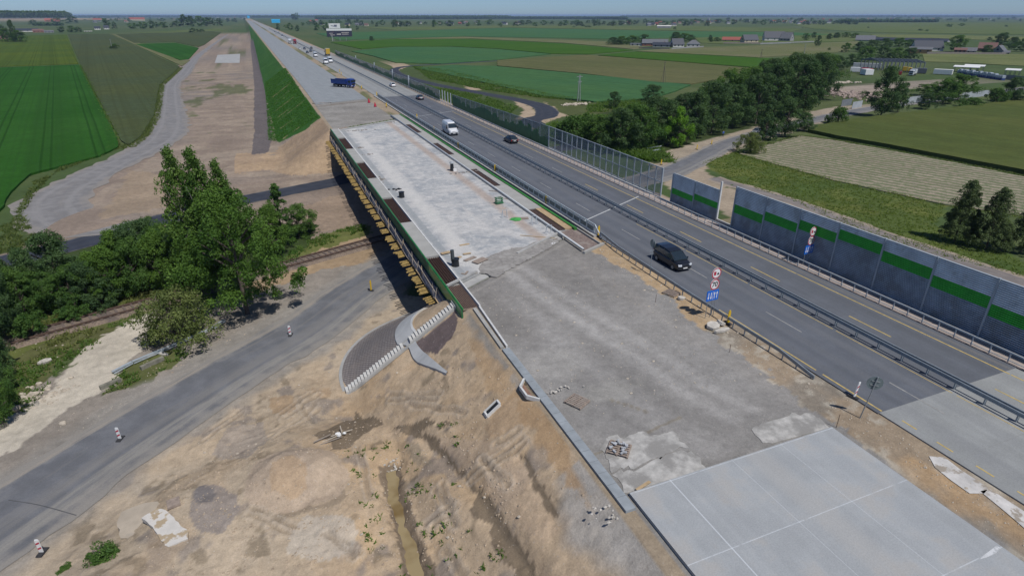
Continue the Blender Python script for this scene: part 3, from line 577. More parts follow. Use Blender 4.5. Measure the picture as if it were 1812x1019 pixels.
b = MB()
for (xa, ya, xb, yb) in [(35.3, 62.8, 41.6, 66.2), (42.5, 66.7, 48.6, 70.), (35.2, 154., 41.6, 157.6), (42.6, 158., 48.6, 161)]:
    b.face([(xa, ya, .037), (xb, yb, .037), (xb, yb+.22, .037), (xa, ya+.22, .037)])
tag(b.build('expansion_joint', M_jnt), 'pale diagonal expansion joints crossing the dark carriageway', None, None, 'structure')
b = MB(); Q_ = gpl([(15, 884), (70, 893), (135, 911)], GZ+.06); Q_ = catmull(Q_, 5)
for p_, q_ in zip(Q_[:-1], Q_[1:]): b.bar((*p_, GZ+.054), (*q_, GZ+.054), .07, .01)
tag(b.build('road_crack', pm('tar_crack', (.08, .08, .082), .9, .2, 2., world=True)), 'dark tarred crack across the lower left road', None, None, 'structure')
# cracked white paint patch on the verge near the slab
b = MB(); 
for P_ in ([gp(1644, 806, 0), gp(1672, 808, 0), gp(1700, 830, 0), gp(1750, 862, 0), gp(1742, 872, 0), gp(1716, 872, 0), gp(1682, 848, 0), gp(1655, 826, 0)], [gp(1735, 868, 0), gp(1752, 864, 0), gp(1815, 905, 0), gp(1815, 935, 0), gp(1780, 905, 0)]):
    b.face([(x, y, -.02) for x, y in P_][::-1])
o = b.build('concrete_crust', pm('pale_crust', (.52, .50, .47), .8, .25, .9, col2=(.30, .26, .21), c2=(.52, .6), s2=1.1, world=True, bmp=.04)); tag(o, 'cracked pale cement crust on the verge beside the slab', None, None, 'structure')
for p_ in o.data.polygons:
    if p_.normal.z < 0: p_.flip()
# ================================================================== fields: crops standing as thin slabs
def fieldmat(name, c1, c2, dirpx=None, tram=0., rows=.0, rowk=.2, rowc=None, patch=.012, bmp=.12, per=1.2):
    m, nt, bs, _ = nmat(name); P = pos(nt); n1 = noise(nt, P, patch, 6, .6); n2 = noise(nt, P, .22, 6, .65); n3 = noise(nt, P, 2.2, 4, .7)
    c = mixc(nt, ramp(nt, n1, .35, .65), c1, c2); c = mixc(nt, .7, c, mixc(nt, 1., c, N_rgbscale(nt, math_(nt, 'ADD', math_(nt, 'MULTIPLY', n2, .5), .27)), 'MULTIPLY'))
    c = mixc(nt, .5, c, mixc(nt, 1., c, N_rgbscale(nt, n3), 'MULTIPLY'))
    if dirpx:
        a = gp(*dirpx[0]); b_ = gp(*dirpx[1]); dx, dy = b_[0]-a[0], b_[1]-a[1]; l = math.hypot(dx, dy); nx_, ny_ = -dy/l, dx/l
        vm = N(nt, 'ShaderNodeVectorMath', operation='DOT_PRODUCT'); L(nt, P, vm.inputs[0]); vm.inputs[1].default_value = (nx_, ny_, 0); w = math_(nt, 'ADD', vm.outputs['Value'], 5000)
        w = math_(nt, 'ADD', w, math_(nt, 'MULTIPLY', n1, .8))
        sn = noise(nt, P, 1., 4, .6, stretch=(1, 1, 1))
        if tram:
            mo = math_(nt, 'MODULO', w, tram); d = math_(nt, 'ABSOLUTE', math_(nt, 'SUBTRACT', math_(nt, 'ABSOLUTE', math_(nt, 'SUBTRACT', mo, tram/2)), .95)); c = mixc(nt, math_(nt, 'MULTIPLY', ramp(nt, d, .42, .1), .6), c, tuple(q*.42 for q in c1))
        if rows:
            mo = math_(nt, 'ABSOLUTE', math_(nt, 'SUBTRACT', math_(nt, 'MODULO', w, rows), rows/2)); k_ = math_(nt, 'MULTIPLY', ramp(nt, math_(nt, 'ADD', math_(nt, 'DIVIDE', mo, rows), math_(nt, 'MULTIPLY', math_(nt, 'SUBTRACT', noise(nt, P, .7, 7, .85), .5), 2.2)), .12, .30), rowk); c = mixc(nt, k_, c, rowc or tuple(q*.6 for q in c1))
        for (pr, kk) in ((1.3, .3), (3.1, .3), (17., .3)):
            q = noise(nt, vm.outputs['Value'], 1/pr, 2) if False else None
            w1 = N(nt, 'ShaderNodeTexNoise'); w1.noise_dimensions = '1D'; w1.inputs['Scale'].default_value = 1/pr; w1.inputs['Detail'].default_value = 3; L(nt, w, w1.inputs['W']); c = mixc(nt, math_(nt, 'MULTIPLY', ramp(nt, w1.outputs[0], .45, .7), kk), c, tuple(q_*.65 for q_ in c2))
    L(nt, c, bs.inputs['Base Color']); bs.inputs['Roughness'].default_value = 1.; bs.inputs['Specular IOR Level'].default_value = .05
    bump(nt, bs, math_(nt, 'ADD', n3, math_(nt, 'MULTIPLY', n2, 2)), 1., bmp); return m
_fz = [0]
def field(label, poly, mat, h=.3, jag=.35):
    P = gpl(poly); out = []
    for i in range(len(P)):
        a = P[i]; b_ = P[(i+1) % len(P)]; L_ = math.dist(a, b_); n = max(1, min(120, int(L_/1.6)))
        dx, dy = (b_[0]-a[0])/L_, (b_[1]-a[1])/L_
        for j in range(n):
            t = j/n; q = (float(fbm(np.array((a[0]+dx*t*L_)*.3), np.array((a[1]+dy*t*L_)*.3), 3, 81))-.5)*2*jag*(1 if L_/n < 8 else 4)
            out.append((a[0]+dx*L_*t-dy*q, a[1]+dy*L_*t+dx*q))
    _fz[0] += 1; o = MB().prism(out, GZ-.1, GZ+h+.006*_fz[0]).build('field', mat); tag(o, label, None, None, 'structure'); return o
FB = fieldmat('bright_cereal', (.022, .084, .010), (.032, .102, .016), ((68, 245), (84, 130)), 11, .0)
FY = fieldmat('yellowing_cereal', (.085, .118, .014), (.060, .10, .018), ((60, 118), (75, 66)), 14)
FG = fieldmat('grey_green_cereal', (.060, .082, .040), (.072, .088, .034), ((180, 120), (165, 70)), 0)
FBG = fieldmat('blue_green_wheat', (.048, .125, .052), (.062, .138, .048), ((880, 130), (1200, 160)), 16)
FT = fieldmat('tan_green_rye', (.125, .125, .055), (.105, .115, .045), ((880, 112), (1250, 140)), 0)
FD = fieldmat('deep_green_crop', (.040, .105, .010), (.052, .115, .014), ((1100, 95), (1340, 112)), 0)
FO = fieldmat('olive_rye', (.096, .112, .034), (.078, .102, .030), ((1420, 236), (1810, 300)), 0, patch=.02)
FR = fieldmat('row_crop', (.34, .285, .22), (.29, .245, .185), ((1330, 285), (1812, 370)), 0, 2.3, .85, (.10, .14, .06), .05)
FP = fieldmat('pale_stubble', (.165, .16, .085), (.13, .145, .06), ((1200, 90), (1500, 80)), 0)
FM = fieldmat('meadow', (.085, .125, .035), (.12, .145, .055), ((1632, 100), (1812, 105)), 0)
FS = fieldmat('mown_meadow', (.14, .165, .06), (.085, .12, .035), ((1632, 100), (1812, 105)), 0, 7, .5, (.24, .23, .12), .03)
field('bright green cereal field with dark tractor lines beside the haul track', [(-60, 124), (0, 121), (140, 116), (207, 246), (210, 262), (178, 278), (104, 298), (56, 310), (26, 336), (-8, 388), (-60, 405)], FB, .45)
field('yellowish green field above the bright cereal field', [(-60, 72), (0, 70), (50, 64), (118, 62), (139, 114), (0, 119), (-60, 122)], FY, .35)
field('grey green cereal field between the bright field and the track', [(120, 61), (193, 61), (318, 119), (312, 126), (282, 152), (272, 208), (250, 243), (228, 258), (214, 250), (142, 114)], FG, .4)
field('narrow brownish green strip of crop running to the haul track', [(197, 61), (215, 63), (318, 108), (336, 108), (322, 118)], FP, .3)
field('small vivid green field beside the upper haul track', [(240, 79), (310, 77), (352, 86), (334, 106), (318, 107)], FB, .4)
field('pale grey green strip beyond the vivid small field', [(205, 62), (360, 55), (392, 58), (362, 80), (352, 84), (310, 75), (238, 77)], FG, .3)
field('green far field left of the motorway', [(230, 59), (390, 51), (398, 55), (300, 59)], FM, .3)
field('blue green wheat field behind the loop road', [(735, 122), (800, 117), (880, 119), (1033, 133), (1222, 152), (1190, 165), (1143, 178), (1050, 182), (960, 172), (880, 153), (780, 131)], FBG, .5)
field('tan green rye field with a lone power pole', [(880, 108), (1038, 98.5), (1190, 110.5), (1330, 122), (1300, 136), (1222, 151), (1160, 147), (1033, 132), (880, 118)], FT, .5)
field('blue green field behind the billboard track', [(622, 92), (700, 84), (800, 84), (880, 88), (975, 97), (880, 107), (780, 114), (700, 112), (660, 100)], FBG, .4)
field('deep green strip in front of the tan stubble', [(1058, 99), (1125, 92.5), (1340, 103.5), (1392, 106), (1372, 120), (1335, 121), (1190, 109.5)], FD, .4)
field('pale tan stubble field below the farmhouses', [(1125, 91.5), (1212, 84.5), (1320, 82), (1520, 74), (1500, 92), (1400, 99), (1340, 102.5)], FP, .25)
field('yellow green strip right of the motorway', [(585, 76), (700, 70), (830, 70), (1000, 78), (1120, 90), (1040, 97), (975, 96), (880, 87), (800, 83), (700, 83), (640, 88)], FD, .35)
field('thin pale strip across the far fields', [(700, 69.5), (820, 66), (1070, 74), (1150, 85), (1120, 88), (1000, 77), (830, 69)], FP, .3)
field('blue green far field behind the farmstead', [(560, 60), (700, 56), (900, 50), (1200, 56), (1400, 58), (1480, 62), (1300, 66), (1075, 70), (820, 65), (700, 68.5), (600, 72)], FBG, .3)
field('dull green distant field near the horizon right of the billboard', [(640, 49), (900, 46), (1250, 47), (1420, 52), (1400, 57), (1200, 55), (900, 49.3), (700, 54)], FM, .3)
field('green meadow between farmhouses and the tree row', [(1230, 68), (1330, 62), (1480, 60), (1530, 63), (1530, 72), (1500, 74), (1400, 77), (1300, 79), (1240, 77)], FM, .25)
field('wide green meadow towards the right horizon', [(1400, 44), (1500, 40), (1812, 41), (1900, 41), (1900, 60), (1812, 62), (1660, 60), (1540, 58), (1440, 52)], FM, .25)
field('green pasture left of the long shed', [(1540, 62), (1640, 62), (1812, 66), (1900, 68), (1900, 76), (1812, 74), (1640, 68), (1560, 68)], FS, .2)
field('mown light green meadow beyond the storage yard', [(1632, 97), (1700, 95), (1900, 99), (1900, 121), (1812, 118), (1700, 112), (1636, 110)], FS, .2)
field('large olive rye field at the right edge', [(1429, 235), (1460, 225), (1520, 214), (1610, 203), (1700, 193), (1812, 179), (1900, 172), (1900, 330), (1812, 309), (1700, 287), (1570, 262), (1480, 246)], FO, .9)
field('bare field with pale soil and young crop rows', [(1308, 273), (1360, 256), (1415, 241), (1480, 250), (1570, 266), (1700, 291), (1812, 314), (1900, 333), (1900, 400), (1812, 384), (1673, 363), (1483, 322), (1376, 293)], FR, .03)
# ================================================================== shared materials
M_conc = pm('pale_concrete', (.36, .355, .335), .85, .14, .9, world=True, bmp=.02, col2=(.27, .27, .26), c2=(.55, .7))
M_walk = pm('sidewalk_concrete', (.33, .325, .30), .85, .1, .7, world=True, bmp=.01)
M_kerb = pm('kerb_concrete', (.56, .56, .54), .8, .1, 1.5, world=True)
M_gk = pm('gutter_slab', (.26, .285, .30), .8, .15, 1.4, world=True, bmp=.02)
M_under = pm('bridge_concrete', (.26, .26, .25), .9, .2, .5, world=True)
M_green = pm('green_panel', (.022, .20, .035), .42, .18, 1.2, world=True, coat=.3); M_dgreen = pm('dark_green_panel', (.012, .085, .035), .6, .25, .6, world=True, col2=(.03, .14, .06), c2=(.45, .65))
M_rust = pm('rusty_bars', (.105, .060, .048), .8, .35, 3., world=True); M_pit = pm('pit_floor', (.10, .075, .07), .9, .25, 2., world=True)
M_wood = pm('raw_timber', (.40, .29, .165), .8, .2, 3., world=True); M_oldwood = pm('grey_timber', (.27, .235, .20), .85, .3, 3., world=True)
M_ytim = pm('yellow_timber', (.36, .25, .085), .8, .4, 4., world=True); M_form = pm('formwork_sheet', (.135, .135, .16), .75, .4, 1.2, world=True, col2=(.3, .28, .28), c2=(.58, .7))
M_galv = pm('galvanised_steel', (.46, .51, .54), .45, .12, 3., metal=.3); M_galvd = pm('dull_galvanised_steel', (.26, .30, .33), .5, .15, 3., metal=.3)
M_pipe = pm('grey_pipe', (.47, .49, .50), .4, .08, 2., world=True); M_dk = pm('black_plastic', (.012, .014, .016), .45, .2, 3.)
# ================================================================== new bridge
br = thing('road_bridge', 'unfinished concrete motorway bridge with green side panels and rusty mesh pits', 'bridge', (13.6, 48, 0))
O = (13.6, 48, 0)
def sk(x, v): return (x, v+.6*(x-14.))
b = MB(); b.prism([sk(13.62, 50), sk(33.4, 50), sk(33.4, 142), sk(13.62, 142)], -1.3, .0); b.build('deck', M_under, br, O)
b = MB(); b.prism([sk(15.32, 50.2), sk(30.5, 50.2), sk(30.5, 140.5), sk(15.32, 140.5)], -.05, .05); b.build('deck_surface', M_deck, br, O)
for x in (16.5, 21, 25.5, 30.5):
    MB().prism([sk(x-.6, 50.5), sk(x+.6, 50.5), sk(x+.6, 141.5), sk(x-.6, 141.5)], -2.5, -1.3).build('girder', M_under, br, O)
for v_ in (61.5, 96, 121):
    MB().prism([sk(15.5, v_-.5), sk(32.5, v_-.5), sk(32.5, v_+.5), sk(15.5, v_+.5)], -8.2, -2.5).build('pier', M_under, br, O)
for v_ in (49.4, 142.6):
    MB().prism([sk(14.2, v_-.6), sk(33.2, v_-.6), sk(33.2, v_+.6), sk(14.2, v_+.6)], -4, -.07 if v_ > 100 else -.1).build('abutment', M_conc, br, O)
b = MB(); b.box((15.27, 94., .14), (.14, 98., .34)); b.build('kerb', M_kerb, br, O)
pits = [(131.5, 119.1), (106.8, 94.5), (82.6, 70.6), (58.2, 50.9)]; slabs = [(143, 131.5), (119.1, 106.8), (94.5, 82.6), (70.6, 58.2)]
for a, c in slabs: MB().box((14.45, (a+c)/2, .10), (1.48, a-c-.02, .36)).build('sidewalk_slab', M_walk, br, O)
def rebar(x0, x1, y1, y0, z, nx_, dy, mat=M_rust):
    b = MB()
    for i in range(nx_): x = x0+(x1-x0)*(i+.5)/nx_; b.box((x, (y0+y1)/2, z+.1), (.045, y1-y0-.04, .05))
    n = int((y1-y0)/dy)
    for i in range(n): b.box(((x0+x1)/2, y0+(i+.5)*(y1-y0)/n, z+.05), (x1-x0-.04, .03, .03))
    return b
for a, c in pits:
    f = MB().box((14.45, (a+c)/2, -.04), (1.46, a-c, .08)).build('pit_floor', M_pit, br, O)
    rebar(13.72, 15.19, a, c, .0, 6, .32).build('rebar_mesh', M_rust, br, O)
MB().box((14.45, 47.9, -.06), (1.46, 5.3, .08)).build('pit_floor', pm('sandy_pit', (.25, .19, .15), .9, .25, 2., world=True), br, O)
rebar(13.74, 15.17, 50.4, 45.3, -.02, 9, .16, pm('mesh_bars', (.17, .115, .09), .8, .3, 3., world=True)).build('rebar_mesh', _mc['mesh_bars'], br, O)
MB().bar((13.7, 50.2, .25), (17.6, 52.6, .2), .28, .2).build('expansion_joint', M_conc, br, O)
MB().bar((23.5, 55.9, .07), (31.2, 60.5, .12), .3, .22).build('expansion_joint', M_conc, br, O)
# green side panel: dark outer face, bright lip
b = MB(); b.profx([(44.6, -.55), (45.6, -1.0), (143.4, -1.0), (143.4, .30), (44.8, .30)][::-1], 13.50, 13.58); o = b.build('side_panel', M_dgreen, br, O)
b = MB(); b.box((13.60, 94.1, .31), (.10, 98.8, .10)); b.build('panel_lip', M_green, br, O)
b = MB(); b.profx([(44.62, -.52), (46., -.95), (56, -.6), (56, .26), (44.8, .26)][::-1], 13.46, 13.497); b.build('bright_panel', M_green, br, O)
# right edge: pipe on kerb, walkway, pits, green strip
b = MB(); b.box((30.6, 108.5, .10), (.30, 99, .28)); b.build('kerb', M_conc, br, O)
MB().cyl((30.6, 53.8, .33), (30.6, 159, .33), .125, 10).build('pipe', M_pipe, br, O, smooth=True)
MB().box((30.9, 58, .08), (.05, 7, .22)).build('kerb_edge', M_conc, br, O)
rp = [(143.4, 131.4), (118.8, 106.9), (94.6, 82.8), (70, 61.1)]; rs_ = [(159, 143.4), (131.4, 118.8), (106.9, 94.6), (82.8, 70)]
for a, c in rs_: MB().box((31.95, (a+c)/2, .06), (2.1, a-c-.02, .32)).build('sidewalk_slab', M_walk, br, O)
for a, c in rp:
    MB().box((31.45, (a+c)/2, -.02), (1.1, a-c, .06)).build('pit_floor', M_pit, br, O); rebar(30.95, 31.98, a, c, .03, 5, .4).build('rebar_mesh', M_rust, br, O)
    MB().box((32.52, (a+c)/2, .05), (.96, a-c-.02, .3)).build('timber_edge' if c < 70 else 'sidewalk_edge', M_wood if c < 70 else M_walk, br, O)
b = MB(); b.box((33.2, 110, .12), (.36, 99, .42)); b.build('side_panel', pm('green_strip', (.03, .17, .025), .6, .2, 1.5, world=True), br, O)
MB().prism([(30.95, 53.8), (33.4, 54.9), (33.4, 61.2), (30.95, 60.4)], -.04, .03).build('approach_pit', pm('brown_gravel', (.19, .145, .125), .95, .35, 3.5, world=True, bmp=.06, col2=(.26, .22, .19)), br, O)
MB().box((33.45, 58.2, .1), (.14, 6.6, .3)).build('kerb', M_walk, br, O)
MB().bar((30.4, 53.3, .08), (33.9, 54.95, .08), .3, .26).build('kerb', M_walk, br, O)
# ================================================================== formwork hanging from the left edge
def bundle(y, k):
    t = thing('timber_beam_bundle', None, 'timber beams', (12.62, y, -2.05), 0, 'bundles of yellow timber beams under the bridge edge')
    rr = random.Random(k); n = 5 if k % 4 else 4
    bm = None
    for i in range(n):
        o = MB().box((0, 0, 0), (1.3, .11, .13)).build('beam', M_ytim, t) if bm is None else bm.copy()
        if bm is None: bm = o
        else: C.objects.link(o); o.parent = t
        o.location = (rr.uniform(-.22, .2), (i-n/2)*.44+rr.uniform(-.05, .05), rr.uniform(-.03, .03)); o.rotation_euler = (0, 0, rr.uniform(-.05, .05)+.3*(1 if k % 3 == 0 else .6))
    return t
ys = [52.6, 55.3, 58.0, 60.6, 63.2, 66.2, 69.0, 72.0, 75.2, 78.2, 81.6, 84.4]+[87.2+2.7*i for i in range(21)]
for k, y in enumerate(ys):
    t = bundle(y, k)
    if y < 72: t['label'] = ['', 'first', 'second', 'third', 'fourth', 'fifth', 'sixth', 'seventh', 'eighth'][min(8, k+1)]+' bundle of yellow timber beams from the near end of the bridge'
    elif y < 84.5: t['label'] = 'yellow beam bundle above the railway, %s from the near side' % ['first', 'second', 'third', 'fourth', 'fifth'][[i for i in range(len(ys)) if 72 <= ys[i] < 84.5].index(k)]; t['group'] = t['group']
    else: t['label'] = 'small yellow beam bundle in the dense far row under the bridge edge'; t['group'] = 'far bundles of yellow beams under the bridge'
fp = thing('formwork_platform', 'narrow timber and sheet work platform hung below the green panel', 'work platform', (12.9, 48, -1.4))
O2 = (12.9, 48, -1.4)
for i in range(31):
    y0 = 49+3.0*i; MB().box((13.28-(i % 2)*.05, y0+1.45, -1.45), (.3, 2.9, .9), M=Matrix.Rotation(.45, 3, 'Y')).build('formwork_sheet', M_form, fp, O2)
    MB().box((13.0, y0+1.5, -1.72-(i % 3)*.03), (.26, 2.95, .05), rz=(i % 5-2)*.012).build('walkway_board', M_oldwood if i % 3 else M_wood, fp, O2)
for i in range(12):
    y0 = 52+7.6*i; MB().bar((13.0, y0, -1.1), (13.15, y0+7.4, -1.05), .08, .08).build('hand_rail', M_oldwood, fp, O2); MB().bar((12.95, y0, -1.7), (13.3, y0+.3, -.75), .08, .08).build('bracket', M_oldwood, fp, O2)
for i in range(20):
    y0 = 52.5+4.5*i; MB().bar((12.9, y0, -1.9), (13.3, y0+1.6, -.8), .06, .06).build('brace', M_wood if i % 2 else M_oldwood, fp, O2)
MB().bar((13.35, 53.0, -1.0), (13.25, 46.6, -1.35), .16, .1).build('long_plank', M_wood, fp, O2)
# ================================================================== stairs, paved cone, arc path at the near abutment
sty = 47.1
st = thing('concrete_stairway', 'steep concrete service stairway running down the sandy cone', 'stairway', (2.9, sty, -7.4)); OS = (2.9, sty, -7.4)
ns = 36
m_step = pm('step_concrete', (.50, .49, .46), .85, .12, 2., world=True); proto = None
for i in range(ns):
    t = i/(ns-1); x = 13.3-t*10.3; z = -.42-t*6.62
    if i in (15, 16): continue
    o = MB().box((0, 0, 0), (.27, .82, .3)).build('step', m_step, st) if proto is None else proto.copy()
    if proto is None: proto = o
    else: C.objects.link(o); o.parent = st
    o.location = (x-OS[0], 0, z-OS[2])
for s_ in (-1, 1): MB().bar((13.5, sty+s_*.5, -.42), (3., sty+s_*.5, -7.22), .16, .22).build('side_kerb', M_conc, st, OS)
MB().box((13.75, sty-.05, -.25), (.8, 1.3, .3)).build('landing', m_step, st, OS)
A = (14.2, 48.6)
def polar(name, r0, r1, a0, a1, dz, mat, label, cat, nr=10, na=36, rf=None, thick=.0, zf=None, kind=None):
    b = MB()
    for j in range(na+1):
        a = a0+(a1-a0)*j/na; ra, rb = (r0, r1) if rf is None else rf(j/na)
        for i in range(nr+1):
            r = ra+(rb-ra)*i/nr; x = A[0]+r*math.cos(a); y = A[1]+r*math.sin(a); b.v.append((x, y, None))
    xs = np.array([p[0] for p in b.v]); ys_ = np.array([p[1] for p in b.v]); zs = ground_h(xs, ys_, False)+dz
    b.v = [(float(x), float(y), float(z)) for x, y, z in zip(xs, ys_, zs)]
    for j in range(na):
        for i in range(nr): k = j*(nr+1)+i; b.quadl((k, k+nr+1, k+nr+2, k+1))
    if thick:
        n0 = len(b.v); b.v += [(x, y, z-thick) for x, y, z in b.v[:n0]]
        for j in range(na):
            for i in (0, nr): k = j*(nr+1)+i; b.quadl((k, k+nr+1, k+nr+1+n0, k+n0))
        for j in (0, na):
            for i in range(nr): k = j*(nr+1)+i; b.quadl((k, k+1, k+1+n0, k+n0))
    o = b.build(name, mat)
    bm_ = __import__('bmesh').new(); bm_.from_mesh(o.data); __import__('bmesh').ops.recalc_face_normals(bm_, faces=bm_.faces); bm_.to_mesh(o.data); bm_.free()
    if sum(p.normal.z for p in o.data.polygons) < 0: o.data.flip_normals()
    tag(o, label, cat, None, kind); return o
def pavers():
    m, nt, bs, _ = nmat('brown_pavers'); P = pos(nt); br_ = N(nt, 'ShaderNodeTexBrick'); mp = N(nt, 'ShaderNodeMapping'); mp.inputs['Rotation'].default_value = (0, 0, 1.0); L(nt, P, mp.inputs[0]); L(nt, mp.outputs[0], br_.inputs[0])
    br_.inputs['Color1'].default_value = (.20, .175, .165, 1); br_.inputs['Color2'].default_value = (.235, .21, .20, 1); br_.inputs['Mortar'].default_value = (.09, .08, .075, 1); br_.inputs['Scale'].default_value = 1.; br_.inputs['Mortar Size'].default_value = .03
    br_.inputs['Brick Width'].default_value = .4; br_.inputs['Row Height'].default_value = .22
    c = mixc(nt, math_(nt, 'MULTIPLY', ramp(nt, noise(nt, P, .5, 5, .6), .45, .7), .5), br_.outputs[0], (.24, .20, .17)); L(nt, c, bs.inputs['Base Color']); bs.inputs['Roughness'].default_value = .85; return m
polar('paved_slope', 5.0, 11.4, math.radians(97), math.radians(186), .06, pavers(), 'brown block paving on the cone slope beside the bridge abutment', 'paved slope')
polar('edge_kerb', 11.35, 11.65, math.radians(97), math.radians(187), .14, M_conc, 'curved pale kerb at the foot of the paved cone', 'kerb', nr=2, thick=.3)
inn = [(A[0]+4.55*math.cos(a), A[1]+4.55*math.sin(a)) for a in [math.radians(95+9*k) for k in range(11)]]; out_ = [(A[0]+6.1*math.cos(a), A[1]+6.1*math.sin(a)) for a in [math.radians(95+9*k) for k in range(11)]]
inn += catmull([inn[-1]]+[on_slope(*p) for p in ((737, 610), (750, 624), (767, 640), (792, 663))], 4)[1:]; out_ += catmull([out_[-1]]+[on_slope(*p) for p in ((722, 616), (731, 632), (750, 647), (790, 667))], 4)[1:]
b = MB(); zi = ground_h(np.array([p[0] for p in inn]), np.array([p[1] for p in inn]))+.2; zo = ground_h(np.array([p[0] for p in out_]), np.array([p[1] for p in out_]))+.2; n = len(inn)
for p, z in zip(inn, zi): b.v.append((p[0], p[1], float(z)))
for p, z in zip(out_, zo): b.v.append((p[0], p[1], float(z)))
b.v += [(x, y, z-.4) for x, y, z in b.v]
for k in range(n-1):
    b.quadl((k, k+1, n+k+1, n+k)); b.quadl((k+1, k, 2*n+k, 2*n+k+1)); b.quadl((n+k, n+k+1, 3*n+k+1, 3*n+k))
o = b.build('arc_path', pm('smooth_path', (.40, .405, .40), .8, .12, .8, world=True)); tag(o, 'crescent shaped concrete path curving across the cone', 'path')
polar('path_rim', 4.35, 4.56, math.radians(97), math.radians(190), .24, M_kerb, 'thin white kerb inside the crescent path', 'kerb', nr=1, thick=.3)
# ================================================================== kerbs of the near approach
def kerbline(name, label, pts, w, h, mat, cat='kerb'):
    org = pts[0]; b = MB()
    for p, q in zip(pts[:-1], pts[1:]):
        n = max(1, int(math.dist(p, q)/1.0)); 
        for i in range(n):
            a_ = [p[k]+(q[k]-p[k])*(i+.01)/n for k in range(3)]; c_ = [p[k]+(q[k]-p[k])*(i+.985)/n for k in range(3)]; b.bar(a_, c_, w, h)
    o = b.build(name, mat, None, org); o.location = org; tag(o, label, cat); return o
kerbline('kerb', 'pale double kerb continuing from the bridge pavement end', [(15.25, 45, .05), (14.95, 37.6, .03)], .16, .3, M_kerb)
kerbline('kerb', 'second pale kerb beside the mesh pit on the embankment edge', [(14.75, 45, .0), (14.55, 37.6, -.0)], .3, .26, M_walk)
kerbline('gutter', 'long grey gutter slab line along the embankment edge', [(14.75, 37.4, -.02), (14.75, 19.3, .0)], .62, .26, M_gk, 'gutter')
t = thing('drain_inlet', 'pointed concrete drain inlet attached to the grey gutter line', 'drain inlet', (14.0, 31.2, -.1)); P_ = [(14.4, 32.9), (13.75, 32.1), (13.75, 30.9), (14.4, 30.2)]
b = MB()
for i in range(3): b.bar((*P_[i], .0), (*P_[i+1], .0), .14, .3)
b.build('rim', M_kerb, t, (14, 31.2, -.1)); MB().prism([(14.4, 32.7), (13.8, 32.), (13.8, 31.), (14.4, 30.4)], -.25, -.06).build('floor', pm('rusty_soil', (.22, .13, .09), .9, .3, 4., world=True), t, (14, 31.2, -.1))
# ================================================================== old bridge under the traffic
ob = thing('road_bridge', 'older concrete bridge carrying the dark asphalt lanes', 'bridge', (34, 60, 0)); OO = (34, 60, 0)
MB().prism([sk(34.05, 49), sk(52.4, 49), sk(52.4, 143), sk(34.05, 143)], -1.5, -.11).build('deck', M_under, ob, OO)
for v_ in (61.5, 96, 121): MB().prism([sk(35, v_-.5), sk(51.5, v_-.5), sk(51.5, v_+.5), sk(35, v_+.5)], -8.2, -1.5).build('pier', M_under, ob, OO)
for v_ in (48.6, 143.4): MB().prism([sk(34.05, v_-.6), sk(52.4, v_-.6), sk(52.4, v_+.6), sk(34.05, v_+.6)], -8.2, -.12).build('abutment', M_under, ob, OO)
MB().box((34.28, 130, .04), (.5, 145, .3)).build('side_kerb', M_conc, ob, OO)
# ================================================================== guard rails
def wrail(b, p, q, z, w=.1):
    b.bar((p[0], p[1], z+.09), (q[0], q[1], z+.09), w, .11); b.bar((p[0], p[1], z-.09), (q[0], q[1], z-.09), w, .11); b.bar((p[0], p[1], z), (q[0], q[1], z), w*.5, .1)
def guard(name, label, line, zf, step, mat, two=False, y_max_posts=100, double=0., h=.75, lower=False, thin=False):
    """line: list of (x,y); posts along it"""
    t = thing(name, label, 'guard rail', (*line[0], 0)); org = (*line[0], 0)
    for d_ in ((-double, double) if double else (0,)):
        b = MB()
        for p, q in zip(line[:-1], line[1:]):
            z0, z1 = zf(p[1]), zf(q[1])
            for o_ in ((.09, -.09) if not thin else (.02,)): b.bar((p[0]+d_, p[1], z0+o_), (q[0]+d_, q[1], z1+o_), .09, .10)
            b.bar((p[0]+d_, p[1], z0), (q[0]+d_, q[1], z1), .05, .1)
        b.build('beam', mat, t, org)
    if lower:
        b = MB()
        for p, q in zip(line[:-1], line[1:]): b.bar((p[0], p[1], zf(p[1])-.62), (q[0], q[1], zf(q[1])-.62), .05, .05)
        b.build('lower_bar', mat, t, org)
    cum = [0]
    for p, q in zip(line[:-1], line[1:]): cum.append(cum[-1]+math.dist(p, q))
    pr = None; s_ = .3; k = 0; far = MB(); nfar = 0
    while s_ < cum[-1]:
        i = max(j for j in range(len(cum)-1) if cum[j] <= s_); f = (s_-cum[i])/(cum[i+1]-cum[i]); x = line[i][0]+(line[i+1][0]-line[i][0])*f; y = line[i][1]+(line[i+1][1]-line[i][1])*f
        if k < y_max_posts:
            o = MB().box((0, 0, h*.5-.06), (.07 if not double else max(.1, double*1.2), .08, h+.1)).build('post', mat, t) if pr is None else pr.copy()
            if pr is None: pr = o
            else: C.objects.link(o); o.parent = t
            o.location = (x-org[0], y-org[1], zf(y)-h)
        else: far.box((x, y, .3), (.1, .12, .7)); nfar += 1
        s_ += step if k < y_max_posts else step*2; k += 1
    if nfar: far.build('post_row', mat, t, org)['kind'] = 'stuff'
    return t
lin = [(33.95, 25.0), (33.95, 28.5), (33.85, 40), (34.1, 52), (34.7, 57.2)]
guard('guard_rail', 'grey steel guard rail along the sandy verge beside the dark lanes', lin, lambda y: .62 if y > 29 else .62-(29-y)*.12, 1.36, M_galvd)
guard('guard_rail', 'double sided steel guard rail dividing the two directions of traffic', [(42.1, -10), (42.1, 250), (42.1+sh(600), 600), (42.1+sh(1300), 1300)], lambda y: .72, 2.0, M_galvd, double=.17)
